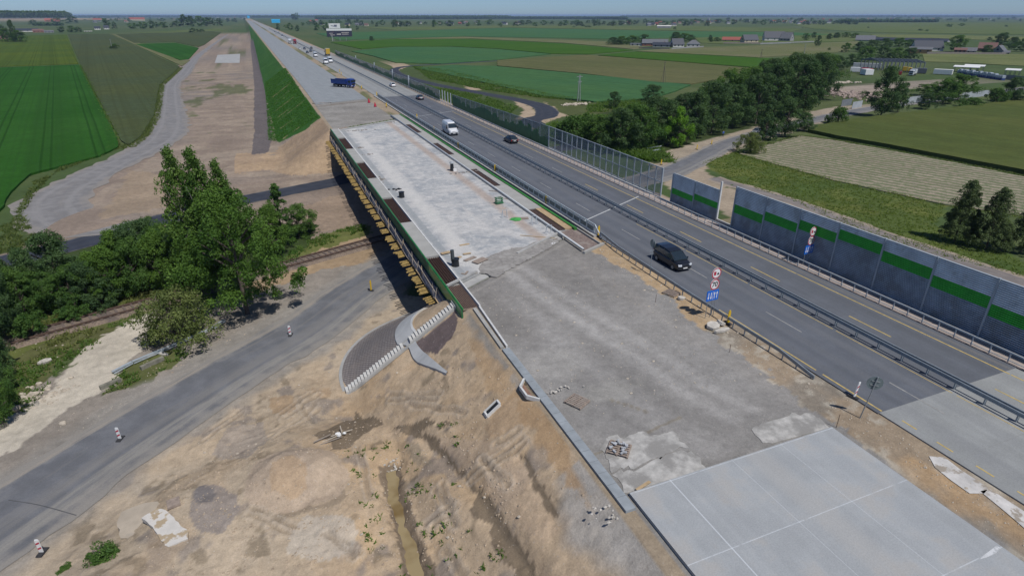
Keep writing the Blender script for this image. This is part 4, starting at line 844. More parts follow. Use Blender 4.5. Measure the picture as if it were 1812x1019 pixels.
guard('guard_rail', 'outer steel guard rail at the foot of the noise barriers', [(49.5, -5), (49.5, 250), (49.3+sh(560), 560)], lambda y: .80, 1.36, M_galv, lower=True, thin=True, h=.8)
# tall railing of the old bridge
rt = thing('bridge_railing', 'tall grey steel railing along the edge of the older bridge', 'railing', (34.55, 58, 0)); OR = (34.55, 58, 0)
b = MB()
for z, w in ((1.25, .12), (.95, .07), (.34, .07)): b.bar((34.55, 58.2, z), (34.75, 199, z), w, w)
b.bar((34.55, 58.2, 1.25), (34.6, 56.6, .1), .1, .1); b.build('rails', M_galv, rt, OR)
pr = None
for i in range(80):
    o = MB().box((0, 0, .6), (.12, .14, 1.3)).build('post', M_galv, rt) if pr is None else pr.copy()
    if pr is None: pr = o
    else: C.objects.link(o); o.parent = rt
    o.location = (0+.0014*i*1.8, .3+1.78*i, 0)
b = MB()
for i in range(79):
    y = 58.2+.3+1.78*i
    for zz in (.64,): b.box((34.55+.0014*i*1.8, y+.89, zz), (.03, 1.62, .5))
b.build('infill_mesh', pm('railing_infill', (.16, .19, .20), .5, .2, 2., metal=.3, alpha=.75), rt, OR)
# ================================================================== noise barriers
M_pl = pm('light_louvre', (.70, .77, .80), .55, .16, .8, world=True, col2=(.52, .56, .56), c2=(.5, .62), s2=.5); M_pd = pm('dark_louvre', (.33, .385, .44), .55, .22, 1.2, world=True, col2=(.26, .29, .31), c2=(.5, .62), s2=.5); M_pg = pm('green_louvre', (.04, .46, .04), .55, .16, 1.2, world=True); M_pv = pm('groove_shade', (.09, .105, .13), .7, .1, 1.2, world=True); M_pw = pm('green_groove_shade', (.006, .07, .006), .7, .1, 1.2, world=True); M_post = pm('barrier_post', (.33, .37, .40), .5, .1, 1.5, world=True)
def bay(y0, y1, x0, x1, h, greentop, name='panel', parent=None, org=(0, 0, 0)):
    """one bay of ribbed cassettes; ten rows; greentop = rows above the green band"""
    b = MB(); rows = 10; rh = h/rows
    for r in range(rows):
        mi = 0 if r < greentop else 1 if r < greentop+2 else 2; zt = h-r*rh
        b.bar(((x0+.02), y0, zt-rh/2), ((x1+.02), y1, zt-rh/2), .08, rh, m=3 if mi != 1 else 4)  # backing coloured darker than the ribs: shade of the grooves painted in
        for k in range(3):
            z = zt-(k+.5)*rh/3; b.bar((x0-.07, y0, z), (x1-.07, y1, z), .1, rh/3*.62, m=mi)
    return b.build(name, [M_pl, M_pg, M_pd, M_pv, M_pw], parent, org)
nb = thing('noise_barrier', 'tall dark grey noise barrier with stepped green band along the right edge', 'noise barrier', (51.5, 53.6, 0)); ON = (51.5, 53.6, 0)
steps = [4, 3, 2, 1, 2, 3, 4, 5, 4]
for k in range(9):
    y1 = 53.6-4.9 if k == 0 else 49.3-4.95*(k-1)-0; y0 = y1 if k else y1
    ya = 53.9-4.9*k-.0; yb = ya-4.9
    bay(ya-.06, yb+.06, 51.5, 51.5, 5.15, steps[k], 'panel', nb, ON)
    MB().box((51.4, ya, 2.65), (.22, .16, 5.3)).build('post', M_post, nb, ON)
    MB().box((51.46, (ya+yb)/2, 5.2), (.2, 4.7, .08)).build('top_cap', M_post, nb, ON)
nb = thing('noise_barrier', 'short free standing noise barrier section with green stripe left of the gap', 'noise barrier', (51.6, 57, 0)); ON = (51.6, 57, 0)
for k, (ya, yb, s_) in enumerate([(66.4, 61.6, 5), (61.6, 56.9, 4)]):
    bay(ya-.06, yb+.06, 51.6, 51.6, 4.0, s_, 'panel', nb, ON); MB().box((51.5, ya, 2.0), (.18, .14, 4.05)).build('post', M_post, nb, ON)
    MB().box((51.55, (ya+yb)/2, 4.04), (.18, 4.6, .07)).build('top_cap', M_post, nb, ON)
MB().box((51.5, 56.7, 2.6), (.2, .2, 5.2)).build('post', M_kerb, nb, ON)
b = MB().box((51.5, 55.3, .15), (.25, 2.8, .5)); o = b.build('concrete_plinth', M_conc); tag(o, 'low concrete plinth in the gap between the two noise barriers', 'plinth')
def glassmat(name, tint, a):
    m, nt, bs, out = nmat(name); bs.inputs['Base Color'].default_value = (*tint, 1); bs.inputs['Roughness'].default_value = .15; bs.inputs['Alpha'].default_value = a; return m
M_gl = glassmat('clear_acrylic', (.20, .26, .29), .32); M_glg = glassmat('greenish_acrylic', (.14, .20, .21), .5); M_glf = glassmat('far_acrylic', (.13, .18, .19), .62)
tb = thing('noise_barrier', 'see-through noise barrier of framed clear panes on the bridge', 'noise barrier', (51.6, 69, 0)); OT = (51.6, 69, 0)
tp = [69, 70.6, 72.4, 74.4, 76.3, 78.4, 80.6, 82.6, 84.6, 86.6, 88.7, 91., 93.3, 95.1, 97, 99, 101, 104, 106.8]
for i, y in enumerate(tp):
    MB().box((51.6, y, 2.1), (.16, .2 if i == 0 else .12, 4.2)).build('post', M_post, tb, OT)
    if i < len(tp)-1:
        y2 = tp[i+1]; MB().box((51.6, (y+y2)/2, 2.05), (.03, y2-y-.14, 4.0)).build('pane', M_gl, tb, OT); [MB().box((51.6, (y+y2)/2, z), (.11, y2-y-.13, .1)).build('frame_rail', M_post, tb, OT) for z in (.12, 2.1, 4.12)]
def farbarrier(label, y0, y1, st, ha, x0, x1, hb=3.1):
    t = thing('noise_barrier', label, 'noise barrier', (x0, y0, 0)); og = (x0, y0, 0); n = int((y1-y0)/st); rr = random.Random(int(y0))
    for i in range(n):
        h = ha+(hb-ha)*i/n; ya = y0+i*st; yb = ya+st; xa = x0+(x1-x0)*i/n; xb = x0+(x1-x0)*(i+1)/n
        b = MB(); b.bar((xa, ya+.05, h*.5+.1), (xb, yb-.05, h*.5+.1), .05, h-.1); b.build('pane', M_glf if y0 > 180 else M_glg, t, og)
        b = MB(); hs = h*(.35+.3*abs(math.sin(i*.55))+.08*rr.random())
        for k in range(4):
            f0, f1 = k/4, (k+1)/4; hk = hs*(.75+.5*rr.random()); b.bar((xa-.05, ya+.05+(st-.1)*f0, hk/2), (xb-.05, ya+.05+(st-.1)*f1, hk/2), .06, hk)
        b.build('green_infill', M_dgi, t, og)
        b = MB(); b.box((xa, ya, h/2), (.1, .1, h+.1)); b.bar((xa, ya, h), (xb, yb, h), .08, .08); b.build('frame', M_post, t, og)
    return t
M_dgi = pm('green_barrier_infill', (.03, .13, .045), .6, .25, 1., world=True)
farbarrier('long glassy noise barrier with green wavy infill beyond the bridge', 107, 171, 4., 4.1, 51.6, 51.3)
farbarrier('distant bluish green noise barrier following the concrete lanes', 183, 430, 5., 3.1, 50.9, 49.8)
for i, y in enumerate((173.2, 176.1, 179.2, 182)):
    o = MB().box((0, 0, 1.6), (.22, .22, 3.4)).build('steel_post', M_post); o.location = (51.4, y, 0); tag(o, 'bare pale post in the gap of the barrier, %s from the near side' % ['first', 'second', 'third', 'last'][i], 'post', 'bare posts in the barrier gap')
for i, (px, py, pb) in enumerate([(772, 0, 0)]): pass
for i, y in enumerate((222, 250, 290, 345)):
    o = MB().box((0, 0, 2.1), (.4, .4, 4.3)).build('steel_post', M_post); o.location = (50.4, y, 0); tag(o, 'thick white post rising above the distant barrier, %s one from the camera' % ['first', 'second', 'third', 'fourth'][i], 'post', 'thick white posts at the distant barrier')
# ================================================================== railway
rw = thing('railway_track', 'single rusty railway track crossing under the bridge', 'railway track', (-23.3, 72, GZ)); OW = (-23.3, 72, GZ)
M_ball = pm('ballast', (.19, .145, .11), .95, .35, 6., world=True, bmp=.06, col2=(.12, .095, .08)); M_rail = pm('rusty_rail', (.10, .065, .05), .6, .3, 4., world=True); M_slp = pm('sleeper_wood', (.13, .10, .085), .9, .3, 4., world=True)
d = Vector((RAILC[2][0]-RAILC[1][0], RAILC[2][1]-RAILC[1][1], 0)).normalized(); n_ = Vector((-d.y, d.x, 0)); p0 = Vector((-60, 57.86, 0)); LN = 120
b = MB(); b.v = []; 
for s_ in (0, LN):
    q = p0+d*s_
    for o_, z in ((-2.1, GZ-.1), (-1.45, GZ+.22), (1.45, GZ+.22), (2.1, GZ-.1)): w = q+n_*o_; b.v.append((w.x, w.y, z))
for i in range(3): b.quadl((i, i+1, i+5, i+4)[::-1])
b.build('ballast', M_ball, rw, OW)
for o_ in (-.95, .95): w = n_*o_; MB().bar(tuple(p0+w+Vector((0, 0, GZ+.40))), tuple(p0+d*LN+w+Vector((0, 0, GZ+.40))), .16, .17).build('rail', M_rail, rw, OW)
pr = None
for i in range(99):
    o = MB().box((0, 0, 0), (.24, 2.5, .14)).build('sleeper', M_slp, rw) if pr is None else pr.copy()
    if pr is None: pr = o
    else: C.objects.link(o); o.parent = rw
    q = p0+d*(12+.85*i); o.location = (q.x-OW[0], q.y-OW[1], .25); o.rotation_euler = (0, 0, math.atan2(d.y, d.x))

Q_ = gpl([(848, 482), (850, 470), (866, 452), (885, 446), (905, 439), (930, 437), (948, 428), (975, 423), (992, 424), (975, 437), (940, 456), (905, 474), (880, 490)], .06); out = []
for i in range(len(Q_)):
    a, c_ = Q_[i], Q_[(i+1) % len(Q_)]; n = max(1, int(math.dist(a, c_)/.3))
    for j in range(n): t = j/n; out.append((a[0]+(c_[0]-a[0])*t+(random.random()-.5)*.3, a[1]+(c_[1]-a[1])*t+(random.random()-.5)*.3))
tag(MB().prism(out, -.02, .075).build('gravel_spill', pm('spilled_gravel', (.25, .235, .215), .95, .25, 2.5, world=True, bmp=.05, col2=(.32, .305, .28), c2=(.5, .65))), 'grey gravel spilled over the near end of the pale bridge deck', None, None, 'structure')
# ================================================================== vehicles (built facing -Y, centre at origin)
M_glass = pm('car_glass', (.02, .03, .038), .08, .1, 1., spec=.8); M_tyre = pm('tyre', (.018, .018, .018), .85, .2, 5.); M_rim = pm('wheel_rim', (.30, .31, .32), .35, .1, 3., metal=.8)
M_lamp = pm('headlight', (.75, .78, .80), .15, .05, 2., spec=.8); M_tail = pm('tail_light', (.30, .01, .01), .3, .1, 2.); M_plate = pm('plate', (.7, .7, .68), .5, .05, 2.); M_trim = pm('dark_trim', (.015, .015, .016), .6, .2, 3.)
def paint(n, c, v=.05): return pm('paint_'+n, c, .32, v, 1.5, coat=.6, metal=.0)
P_blk = paint('black', (.012, .013, .016)); P_wht = paint('white', (.62, .63, .64)); P_drk = paint('dark_blue', (.02, .028, .045)); P_gry = paint('grey', (.16, .17, .18)); P_sil = paint('silver', (.42, .43, .45)); P_blue = paint('truck_blue', (.012, .035, .19)); P_red = paint('red', (.32, .02, .025)); P_yel = paint('yellow', (.50, .32, .03))
def loft(b, st, m=0):
    """st: list of (y, zb, zt, half_width_bottom, half_width_top); 8-point rounded rings"""
    k0 = len(b.v); n = 8
    for (y, zb, zt, wb, wt) in st:
        h = zt-zb
        for x, z in ((wb*.9, zb), (wb, zb+h*.22), (wt+(wb-wt)*.25, zb+h*.78), (wt*.86, zt), (-wt*.86, zt), (-(wt+(wb-wt)*.25), zb+h*.78), (-wb, zb+h*.22), (-wb*.9, zb)): b.v.append((x, y, z))
    for i in range(len(st)-1):
        for j in range(n): a = k0+i*n+j; c = k0+i*n+(j+1) % n; b.quadl((a, c, c+n, a+n), m)
    b.f.append(tuple(k0+j for j in reversed(range(n)))); b.m.append(m); e = k0+(len(st)-1)*n; b.f.append(tuple(e+j for j in range(n))); b.m.append(m)
def wheel(t, x, y, r, w=.22, tyre=None):
    ty = MB().cyl((x-w/2, y, r), (x+w/2, y, r), r, 16).build('wheel', M_tyre, t, smooth=False)
    s_ = 1 if x > 0 else -1; MB().cyl((x+s_*(w/2-.02), y, r), (x+s_*(w/2+.015), y, r), r*.62, 12).build('rim', M_rim, ty)
CARS = {
 'mpv': dict(L=4.6, W=1.86, body=[(-2.3, .28, .62, .66, .60), (-2.2, .22, .82, .86, .78), (-1.75, .2, .96, .92, .84), (-1.15, .2, 1.06, .93, .88), (0, .2, 1.06, .94, .9), (1.5, .2, 1.08, .93, .88), (2.15, .24, 1.08, .88, .84), (2.3, .32, .9, .78, .74)],
   cab=[(-1.55, 1.0, 1.08, .86, .86), (-.55, 1.0, 1.62, .90, .78), (.2, 1.0, 1.74, .90, .78), (1.3, 1.0, 1.74, .90, .77), (2.0, 1.0, 1.66, .88, .74), (2.25, 1.0, 1.15, .86, .82)], roof=[(-.5, 1.64, 1.69, .74, .70), (.2, 1.73, 1.79, .77, .73), (1.3, 1.73, 1.79, .76, .72), (2.05, 1.65, 1.71, .73, .67)], wy=(-1.4, 1.4), r=.33, pil=[-.45, .45, 1.35]),
 'car': dict(L=4.4, W=1.76, body=[(-2.2, .28, .58, .62, .58), (-2.1, .2, .72, .82, .74), (-1.5, .18, .84, .87, .8), (-.9, .18, .93, .88, .84), (.6, .18, .95, .88, .84), (1.5, .18, .95, .87, .82), (2.1, .22, .90, .82, .76), (2.2, .32, .76, .72, .68)],
   cab=[(-1.0, .88, .95, .80, .78), (-.2, .88, 1.36, .80, .60), (.5, .88, 1.44, .80, .60), (1.1, .88, 1.40, .79, .58), (1.85, .88, .96, .76, .7)], roof=[(-.15, 1.375, 1.41, .56, .52), (.5, 1.43, 1.475, .59, .56), (1.1, 1.39, 1.435, .57, .53)], wy=(-1.35, 1.35), r=.31, pil=[-.2, .5, 1.1]),
}
def make_car(kind, mat, label, x, y, heading, group=None, detail=True):
    c = CARS[kind]; t = thing('parked_car' if 'parked' in label else 'car', label, 'car', (x, y, 0.05), heading, group)
    b = MB(); loft(b, c['body']); b.build('body', mat, t, smooth=False, bevel=.03)
    b = MB(); loft(b, c['cab']); b.build('windows', M_glass, t)
    b = MB(); loft(b, c['roof']); 
    b.build('roof', mat, t, bevel=.02)
    if detail:
        yf = c['cab'][0][0]; pr = c['cab']
        for s_ in (-1, 1):
            b = MB(); b.bar((s_*.80, pr[0][0]+.05, 1.02 if kind == 'mpv' else .93), (s_*(pr[1][4]*.93), pr[1][0], pr[1][2]), .07, .05)
            for yy in c['pil'][1:]: b.bar((s_*(pr[2][3]+.005), yy, pr[2][1]+.05), (s_*(pr[2][4]*.96), yy, pr[2][2]-.03), .04, .1)
            b.bar((s_*pr[-1][3]*.96, pr[-1][0]-.02, pr[-1][2]), (s_*pr[-2][4]*.95, pr[-2][0], pr[-2][2]-.02), .09, .08); b.build('pillar', mat, t)
            m_ = MB(); m_.box((s_*(c['W']/2+.08), yf+.35, pr[0][1]+.08), (.16, .12, .13)); m_.build('wing_mirror', mat, t)
        yb = c['body'][1][0]; zt = c['body'][1][2]
        for s_ in (-1, 1): MB().box((s_*.62, yb+.01, zt-.1), (.36, .2, .17), rz=s_*.35).build('headlight', M_lamp, t)
        for s_ in (-1, 1): MB().box((s_*.70, c['body'][-2][0]+.06, c['body'][-2][2]-.18), (.2, .1, .26)).build('tail_light', M_tail, t)
        MB().box((0, c['body'][0][0]-.012, .42), (.5, .03, .12)).build('number_plate', M_plate, t); MB().box((0, yb-.06, zt-.17), (.7, .06, .1)).build('grille', M_trim, t)
        MB().box((0, c['body'][-1][0]+.012, .6), (.5, .03, .12)).build('number_plate', M_plate, t)
    for yy in c['wy']:
        for s_ in (-1, 1): wheel(t, s_*(c['W']/2-.1), yy, c['r'])
    return t
def make_van(label, x, y, heading, s=1., group=None, mat=None):
    mat = mat or P_wht; t = thing('van', label, 'van', (x, y, .05), heading, group); t.scale = (s, s, s)
    b = MB(); loft(b, [(-2.75, .32, .78, .80, .72), (-2.6, .25, 1.05, .96, .86), (-1.95, .25, 1.32, 1.0, .92), (-1.7, .25, 1.42, 1.0, .95), (-.95, .25, 2.25, 1.02, .82), (-.6, .25, 2.42, 1.02, .84), (2.6, .3, 2.45, 1.02, .86), (2.75, .35, 2.35, .98, .82)]); b.build('body', mat, t, bevel=.04)
    b = MB(); b.face([(-.82, -1.78, 1.43), (.82, -1.78, 1.43), (.70, -1.03, 2.16), (-.70, -1.03, 2.16)]); b.v = [(q[0], q[1]-.03, q[2]+.03) for q in b.v]; b.face([(-.82, -1.79, 1.42), (-.70, -1.04, 2.15), (.70, -1.04, 2.15), (.82, -1.79, 1.42)]); b.build('windscreen', M_glass, t)
    for s_ in (-1, 1):
        b = MB(); P_ = [(s_*1.015, -1.55, 1.35), (s_*1.015, -.62, 1.35), (s_*.95, -.62, 1.92), (s_*.93, -1.05, 1.95)]; b.face(P_); b.face([(p[0]+s_*.012, p[1], p[2]) for p in P_][::-1]); b.build('side_window', M_glass, t)
        MB().box((s_*1.16, -1.5, 1.42), (.2, .12, .34)).build('wing_mirror', M_trim, t); MB().box((s_*.72, -2.62, .92), (.34, .2, .26), rz=s_*.4).build('headlight', M_lamp, t); MB().box((s_*.9, 2.76, 1.1), (.12, .04, .5)).build('tail_light', M_tail, t)
    MB().box((0, -2.74, .5), (1.5, .16, .22)).build('bumper', M_trim, t); MB().box((0, -2.83, .52), (.5, .03, .12)).build('number_plate', M_plate, t); MB().box((0, -2.66, .84), (.8, .12, .14)).build('grille', M_trim, t)
    for yy in (-1.85, 1.6):
        for s_ in (-1, 1): wheel(t, s_*.9, yy, .34, .24)
    return t
def make_truck(label, x, y, heading, cab, cargo, length=9., tipper=False, group=None, h=3.9, z0=.05):
    t = thing('tipper_truck' if tipper else 'lorry', label, 'tipper truck' if tipper else 'lorry', (x, y, z0), heading, group); L_ = length; f = -L_/2
    b = MB(); loft(b, [(f, .45, 1.5, 1.1, 1.08), (f+.12, .4, 2.9, 1.22, 1.1), (f+.5, .4, 3.05, 1.24, 1.15), (f+2.1, .4, 3.15, 1.24, 1.18)]); c_ = b.build('cab', cab, t, bevel=.05)
    MB().box((0, f+.06, 2.25), (2.1, .1, .8), M=Matrix.Rotation(-.06, 3, 'X')).build('windscreen', M_glass, t)
    for s_ in (-1, 1):
        MB().box((s_*1.2, f+.95, 2.2), (.06, .9, .65)).build('side_window', M_glass, t); MB().box((s_*1.38, f+.25, 2.3), (.2, .12, .7)).build('wing_mirror', M_trim, t); MB().box((s_*.85, f-.03, .8), (.4, .1, .25)).build('headlight', M_lamp, t)
    MB().box((0, f-.02, 1.25), (1.7, .08, .6)).build('grille', M_trim, t); MB().box((0, L_/2-(L_-2)/2, .85), (.9, L_-2.2, .35)).build('chassis', M_trim, t)
    if tipper:
        y0, y1 = f+2.5, L_/2; b = MB()
        for s_ in (-1, 1):
            b.bar((s_*1.2, y0, 2.0), (s_*1.2, y1, 2.0), .07, 1.5)
            for k in range(6): yy = y0+.1+(y1-y0-.2)*k/5; b.box((s_*1.26, yy, 2.), (.08, .12, 1.5))
            b.bar((s_*1.23, y0, 2.78), (s_*1.23, y1, 2.78), .14, .1)
        b.box((0, y0, 2.1), (2.4, .07, 1.7)); b.box((0, y1, 1.95), (2.4, .07, 1.4)); b.box((0, (y0+y1)/2, 1.3), (2.4, y1-y0, .1)); b.build('tipper_body', cargo, t)
        MB().box((0, (y0+y1)/2, 1.9), (2.3, y1-y0-.15, .9)).build('load', pm('soil_load', (.2, .17, .13), .9, .3, 2.), t)
    else: MB().box((0, f+2.5+(L_-2.5)/2, 1.05+(h-1.05)/2), (2.5, L_-2.6, h-1.05)).build('cargo_box', cargo, t, bevel=.04)
    for yy in ((f+1.3, f+3.2, L_/2-2.6, L_/2-1.2) if tipper else (f+1.3, L_/2-2.6, L_/2-1.3)):
        for s_ in (-1, 1): wheel(t, s_*1.08, yy, .5, .32)
    return t
make_car('mpv', P_blk, 'shiny black people carrier driving towards the camera on the dark asphalt', 37.5, 47.0, 0)
make_van('white high roof panel van on the asphalt lanes of the bridge', 37.75, 128.6, 0, 1.08)
make_car('car', P_blk, 'black saloon driving away on the far side of the median barrier', 46.6, 114.6, math.pi)
make_car('car', P_drk, 'dark car at the border of dark asphalt and pale concrete', 45.9, 188.5, math.pi)
make_car('car', P_wht, 'white car with big windows on the pale concrete beyond the asphalt', 45.6, 228, math.pi)
ax = math.atan2(-8.8, 7.2)
make_truck('dark blue tipper truck turning on the new concrete slab', 28.6, 232.6, ax+math.pi/2, P_blue, P_blue, 9.6, True)
S = sh
make_van('white van beside a white delivery van, nearer one in the far queue', 35.4, 353, 0, 1.15)
make_van('white van right of another white van in the far queue by the median', 38.8, 362, 0, 1.15)
make_van('lone white van ahead of the pair of white vans in the far traffic', 36.1, 417, 0, 1.1)
make_truck('yellow box lorry driving away beside the distant glassy barrier', 44.6, 427, math.pi, P_yel, P_yel, 9., h=4.3)
make_car('car', P_drk, 'dark car just behind the lone white van far down the motorway', 34.6, 459, 0, detail=False); make_car('car', P_drk, 'dark car on the inner lane near the median far away', 38.2, 475, 0, detail=False)
make_car('car', P_drk, 'dark distant car beside a white car far down the motorway', 36.8, 512, 0, detail=False); make_car('car', P_wht, 'small white distant car left of a dark car on the motorway', 33.9, 518, 0, detail=False)
make_car('car', P_blk, 'tiny black car driving away beyond the yellow lorry', 42.6, 520, math.pi, detail=False)
make_truck('distant white lorry side by side with a red lorry', 32.8, 622, 0, P_wht, P_wht, 10., h=4.); make_truck('distant red lorry approaching beside a white lorry', 36.6, 615, 0, P_red, P_red, 10., h=4.)
make_car('car', P_red, 'tiny dark red car beyond the distant red lorry', 41.6, 690, math.pi, detail=False)
for x, y, m, l in ((34., 800, P_wht, 'tiny white car near the far end of the motorway traffic'), (37.2, 860, P_drk, 'tiny dark car near the far end of the motorway traffic'), (33., 930, P_sil, 'tiny silver car among the farthest traffic'), (35.8, 1060, P_drk, 'tiny dark blue car among the farthest traffic'), (38.5, 990, P_gry, 'tiny grey car on the far right lanes of the motorway'), (31.5, 1180, P_wht, 'farthest white car on the motorway')): make_car('car', m, l, x, y, 0, detail=False)
x, y = gp(1338, 236); c = make_car('car', P_gry, 'grey parked car beside bushes on the right local road', x, y, math.radians(-62)); c.location.z = GZ+.06
# ================================================================== signs
M_pole = pm('sign_pole', (.30, .32, .33), .5, .1, 3., metal=.4); M_sw = pm('sign_white', (.72, .72, .70), .5, .05, 2.); M_sr = pm('sign_red', (.42, .02, .045), .45, .05, 2.); M_sb = pm('sign_blue', (.01, .13, .55), .45, .06, 2.); M_sk = pm('sign_black', (.02, .02, .022), .5, .05, 2.); M_back = pm('sign_back_grey', (.17, .215, .22), .5, .15, 3., metal=.3)
def disc(b, c, r0, r1, y, n=28, m=0):
    k = len(b.v)
    for i in range(n):
        a = 2*math.pi*i/n; b.v.append((c[0]+r1*math.cos(a), y, c[1]+r1*math.sin(a)))
        if r0: b.v.append((c[0]+r0*math.cos(a), y, c[1]+r0*math.sin(a)))
    if r0:
        for i in range(n): j = (i+1) % n; b.quadl((k+2*i, k+2*j, k+2*j+1, k+2*i+1), m)
    else: b.f.append(tuple(k+i for i in range(n))); b.m.append(m)
def round_sign(t, z, r, kind):
    p = MB().cyl((0, .02, z), (0, -.02, z), r, 28).build('sign_disc', M_sw, t)
    b = MB(); disc(b, (0, z), r*.82, r, -.026); b.build('red_ring', M_sr, p)
    if kind == '70':
        cu = bpy.data.curves.new('number', 'FONT'); cu.body = '70'; cu.size = r*1.25; cu.align_x = 'CENTER'; cu.align_y = 'CENTER'; cu.extrude = .004; cu.offset = .012
        o = bpy.data.objects.new('number', cu); C.objects.link(o); bpy.context.view_layer.update(); nm_ = bpy.data.meshes.new_from_object(o.evaluated_get(bpy.context.evaluated_depsgraph_get())); bpy.data.objects.remove(o); o = bpy.data.objects.new('number', nm_); C.objects.link(o); nm_.materials.clear(); nm_.materials.append(M_sk); o.parent = p; o.rotation_euler = (math.pi/2, 0, 0); o.location = (0, -.032, z)
    else:
        b = MB(); s_ = r/.5
        def bx(x0, x1, z0, z1): b.face([(x0*s_, -.03, z+z0*s_), (x1*s_, -.03, z+z0*s_), (x1*s_, -.03, z+z1*s_), (x0*s_, -.03, z+z1*s_)])
        bx(-.29, -.04, -.13, .17); bx(-.27, -.2, -.19, -.13); bx(-.13, -.06, -.19, -.13); b.build('red_lorry_symbol', M_sr, p)
        b = MB(); bx(.06, .30, -.13, -.04); bx(.11, .25, -.04, .04); bx(.08, .13, -.17, -.13); bx(.22, .27, -.17, -.13); b.build('black_car_symbol', M_sk, p)
def lane_sign(t, z, w, h, dx=0):
    p = MB().box((dx, 0, z), (w, .05, h)).build('lane_board', M_sb, t); b = MB(); y = -.032
    def arrow(x, up):
        s_ = 1 if up else -1; b.face([(x-.035, y, z-.30*h*1.1), (x+.035, y, z-.30*h*1.1), (x+.035, y, z+.30*h*1.1), (x-.035, y, z+.30*h*1.1)]); zt = z+s_*.36*h; zb = z+s_*.12*h
        P_ = [(x-.1, y-.001, zb), (x+.1, y-.001, zb), (x, y-.001, zt)]; b.face(P_ if up else P_[::-1])
    for x, u in ((-.42, False), (-.17, False), (.17, True), (.42, True)): arrow(dx+x*w/1.2, u)
    b.face([(dx-.015, y, z-.42*h), (dx+.015, y, z-.42*h), (dx+.015, y, z+.42*h), (dx-.015, y, z+.42*h)]); b.build('white_arrows', M_sw, p)
def sign_set(x, y, label, zz, rz=0.):
    t = thing('road_sign', label, 'road sign', (x, y, -.05), rz)
    for dx, h in ((-.45, zz[0]), (.05, zz[2]+.5), (.42, zz[0])): MB().cyl((dx, .05, 0), (dx, .05, h), .03, 6).build('pole', M_pole, t)
    round_sign(t, zz[2], .50, 'truck'); round_sign(t, zz[1], .50, '70'); lane_sign(t, zz[0], 1.3, .95, -.05)
sign_set(33.35, 35.75, 'left sign set with number 70 and blue lane board behind the near guard rail', (2.15, 3.18, 4.22), .05)
sx, sy = gp(1427, 463, 0); sign_set(50.75, sy*50.75/sx*1.0, 'right sign set with number 70 in front of the dark noise barrier', (1.75, 2.72, 3.72), .1)
t = thing('road_sign', 'round sign seen from behind on a leaning thin pole by the slab', 'road sign', (*gp(1522, 738, 0), -.06)); t.rotation_euler = (0, .10, -.65)
MB().cyl((0, 0, 0), (0, 0, 3.25), .04, 8).build('pole', M_pole, t); MB().cyl((0, .06, 2.75), (0, .09, 2.75), .48, 26).build('sign_disc', M_back, t); b = MB(); b.box((0, .04, 2.9), (.5, .03, .05)); b.box((0, .04, 2.6), (.5, .03, .05)); b.build('clamp', M_pole, t)
x, y = gp(1150, 484, 0); t = thing('road_sign', 'thin sign pole with narrow edge-on boards left of the black people carrier', 'road sign', (33.9, y*33.9/x, -.06))
MB().cyl((0, 0, 0), (0, 0, 3.9), .035, 6).build('pole', M_galvd, t); MB().cyl((.04, .12, 3.35), (.07, .12, 3.35), .42, 20).build('sign_disc', M_back, t)
for z in (2.3, 2.65): MB().box((-.02, 0, z), (.5, .03, .05)).build('bracket', M_galvd, t)
# delineators --------------------------------------------------------
M_dy = pm('yellow_plastic', (.62, .40, .02), .5, .1, 3.); M_rub = pm('rubber_foot', (.03, .03, .032), .85, .2, 4.)
def delineator(x, y, z, label, group, kind='yellow', s=1., rz=0., lean=0.):
    t = thing('delineator_post', label, 'traffic delineator', (x, y, z), rz, group)
    MB().box((0, .05, .045), (.38, .80, .09), taper=.85).build('foot', M_rub, t)
    p = MB().box((0, 0, .60*s), (.25, .06, 1.0*s)).build('board', M_dy if kind == 'yellow' else M_sw, t)
    if kind == 'yellow': MB().box((0, 0, 1.17*s), (.16, .06, .16)).build('top_lamp', M_dy, t)
    else:
        for f in (-.2, .22): MB().face([(-.125, -.034, .6+f-.09), (.125, -.034, .6+f+.03), (.125, -.034, .6+f+.17), (-.125, -.034, .6+f+.05)]).build('red_stripe', M_sr, p)
        MB().box((0, 0, 1.13), (.2, .07, .08)).build('top_cap', M_sw, t)
    t.rotation_euler = (0, lean, rz); return t
od = ['nearest', 'second', 'third', 'fourth', 'fifth', 'sixth', 'seventh', 'farthest']
for k, (px, py) in enumerate([(1288, 573), (1059, 418), (966, 361), (876, 305), (811, 263), (768, 234), (738, 211), (684, 190)]):
    x, y = gp(px, py, .0); delineator(x, y, .05, 'yellow delineator along the bridge railing, %s from the camera' % od[k], 'yellow delineators by the bridge railing')
for k, (px, py) in enumerate([(1055//1+540, 0)]): pass
for k, (px, py, l) in enumerate([(1170, 292, 'yellow delineator on the right local road near the see-through barrier'), (1233, 265, 'yellow delineator in the middle of the right local road'), (1259, 256, 'small dark orange delineator near the walking person')]):
    x, y = gp(px, py); delineator(x, y, GZ+.05, l, None)
x, y = gp(657, 515); delineator(x, y, GZ+.06, 'yellow delineator on the local road beside the bridge shadow', None, s=1.15, rz=.8)
for (px, py, l) in ((213, 778, 'red and white delineator beside the left local road, middle one'), (75, 979, 'red and white delineator at the lower left corner'), (514, 594, 'pale delineator standing alone on the local road before the bridge')):
    x, y = gp(px, py); delineator(x, y, GZ+.06, l, None, 'white', 1., -.35)
x, y = gp(1511, 703, 0); delineator(x, y, -.02, 'leaning orange and white delineator beside the yellow edge line', None, 'white', 1.1, .2, .2)
for k, (px, py) in enumerate([(601, 128), (604, 133), (628, 150), (640, 158), (667, 170)]):
    x, y = gp(px, py, 0); delineator(x, y, .02, 'orange delineator along the far verge, %s from the far end' % od[k+1 if k else 7].replace('farthest', 'first'), 'far orange delineators')
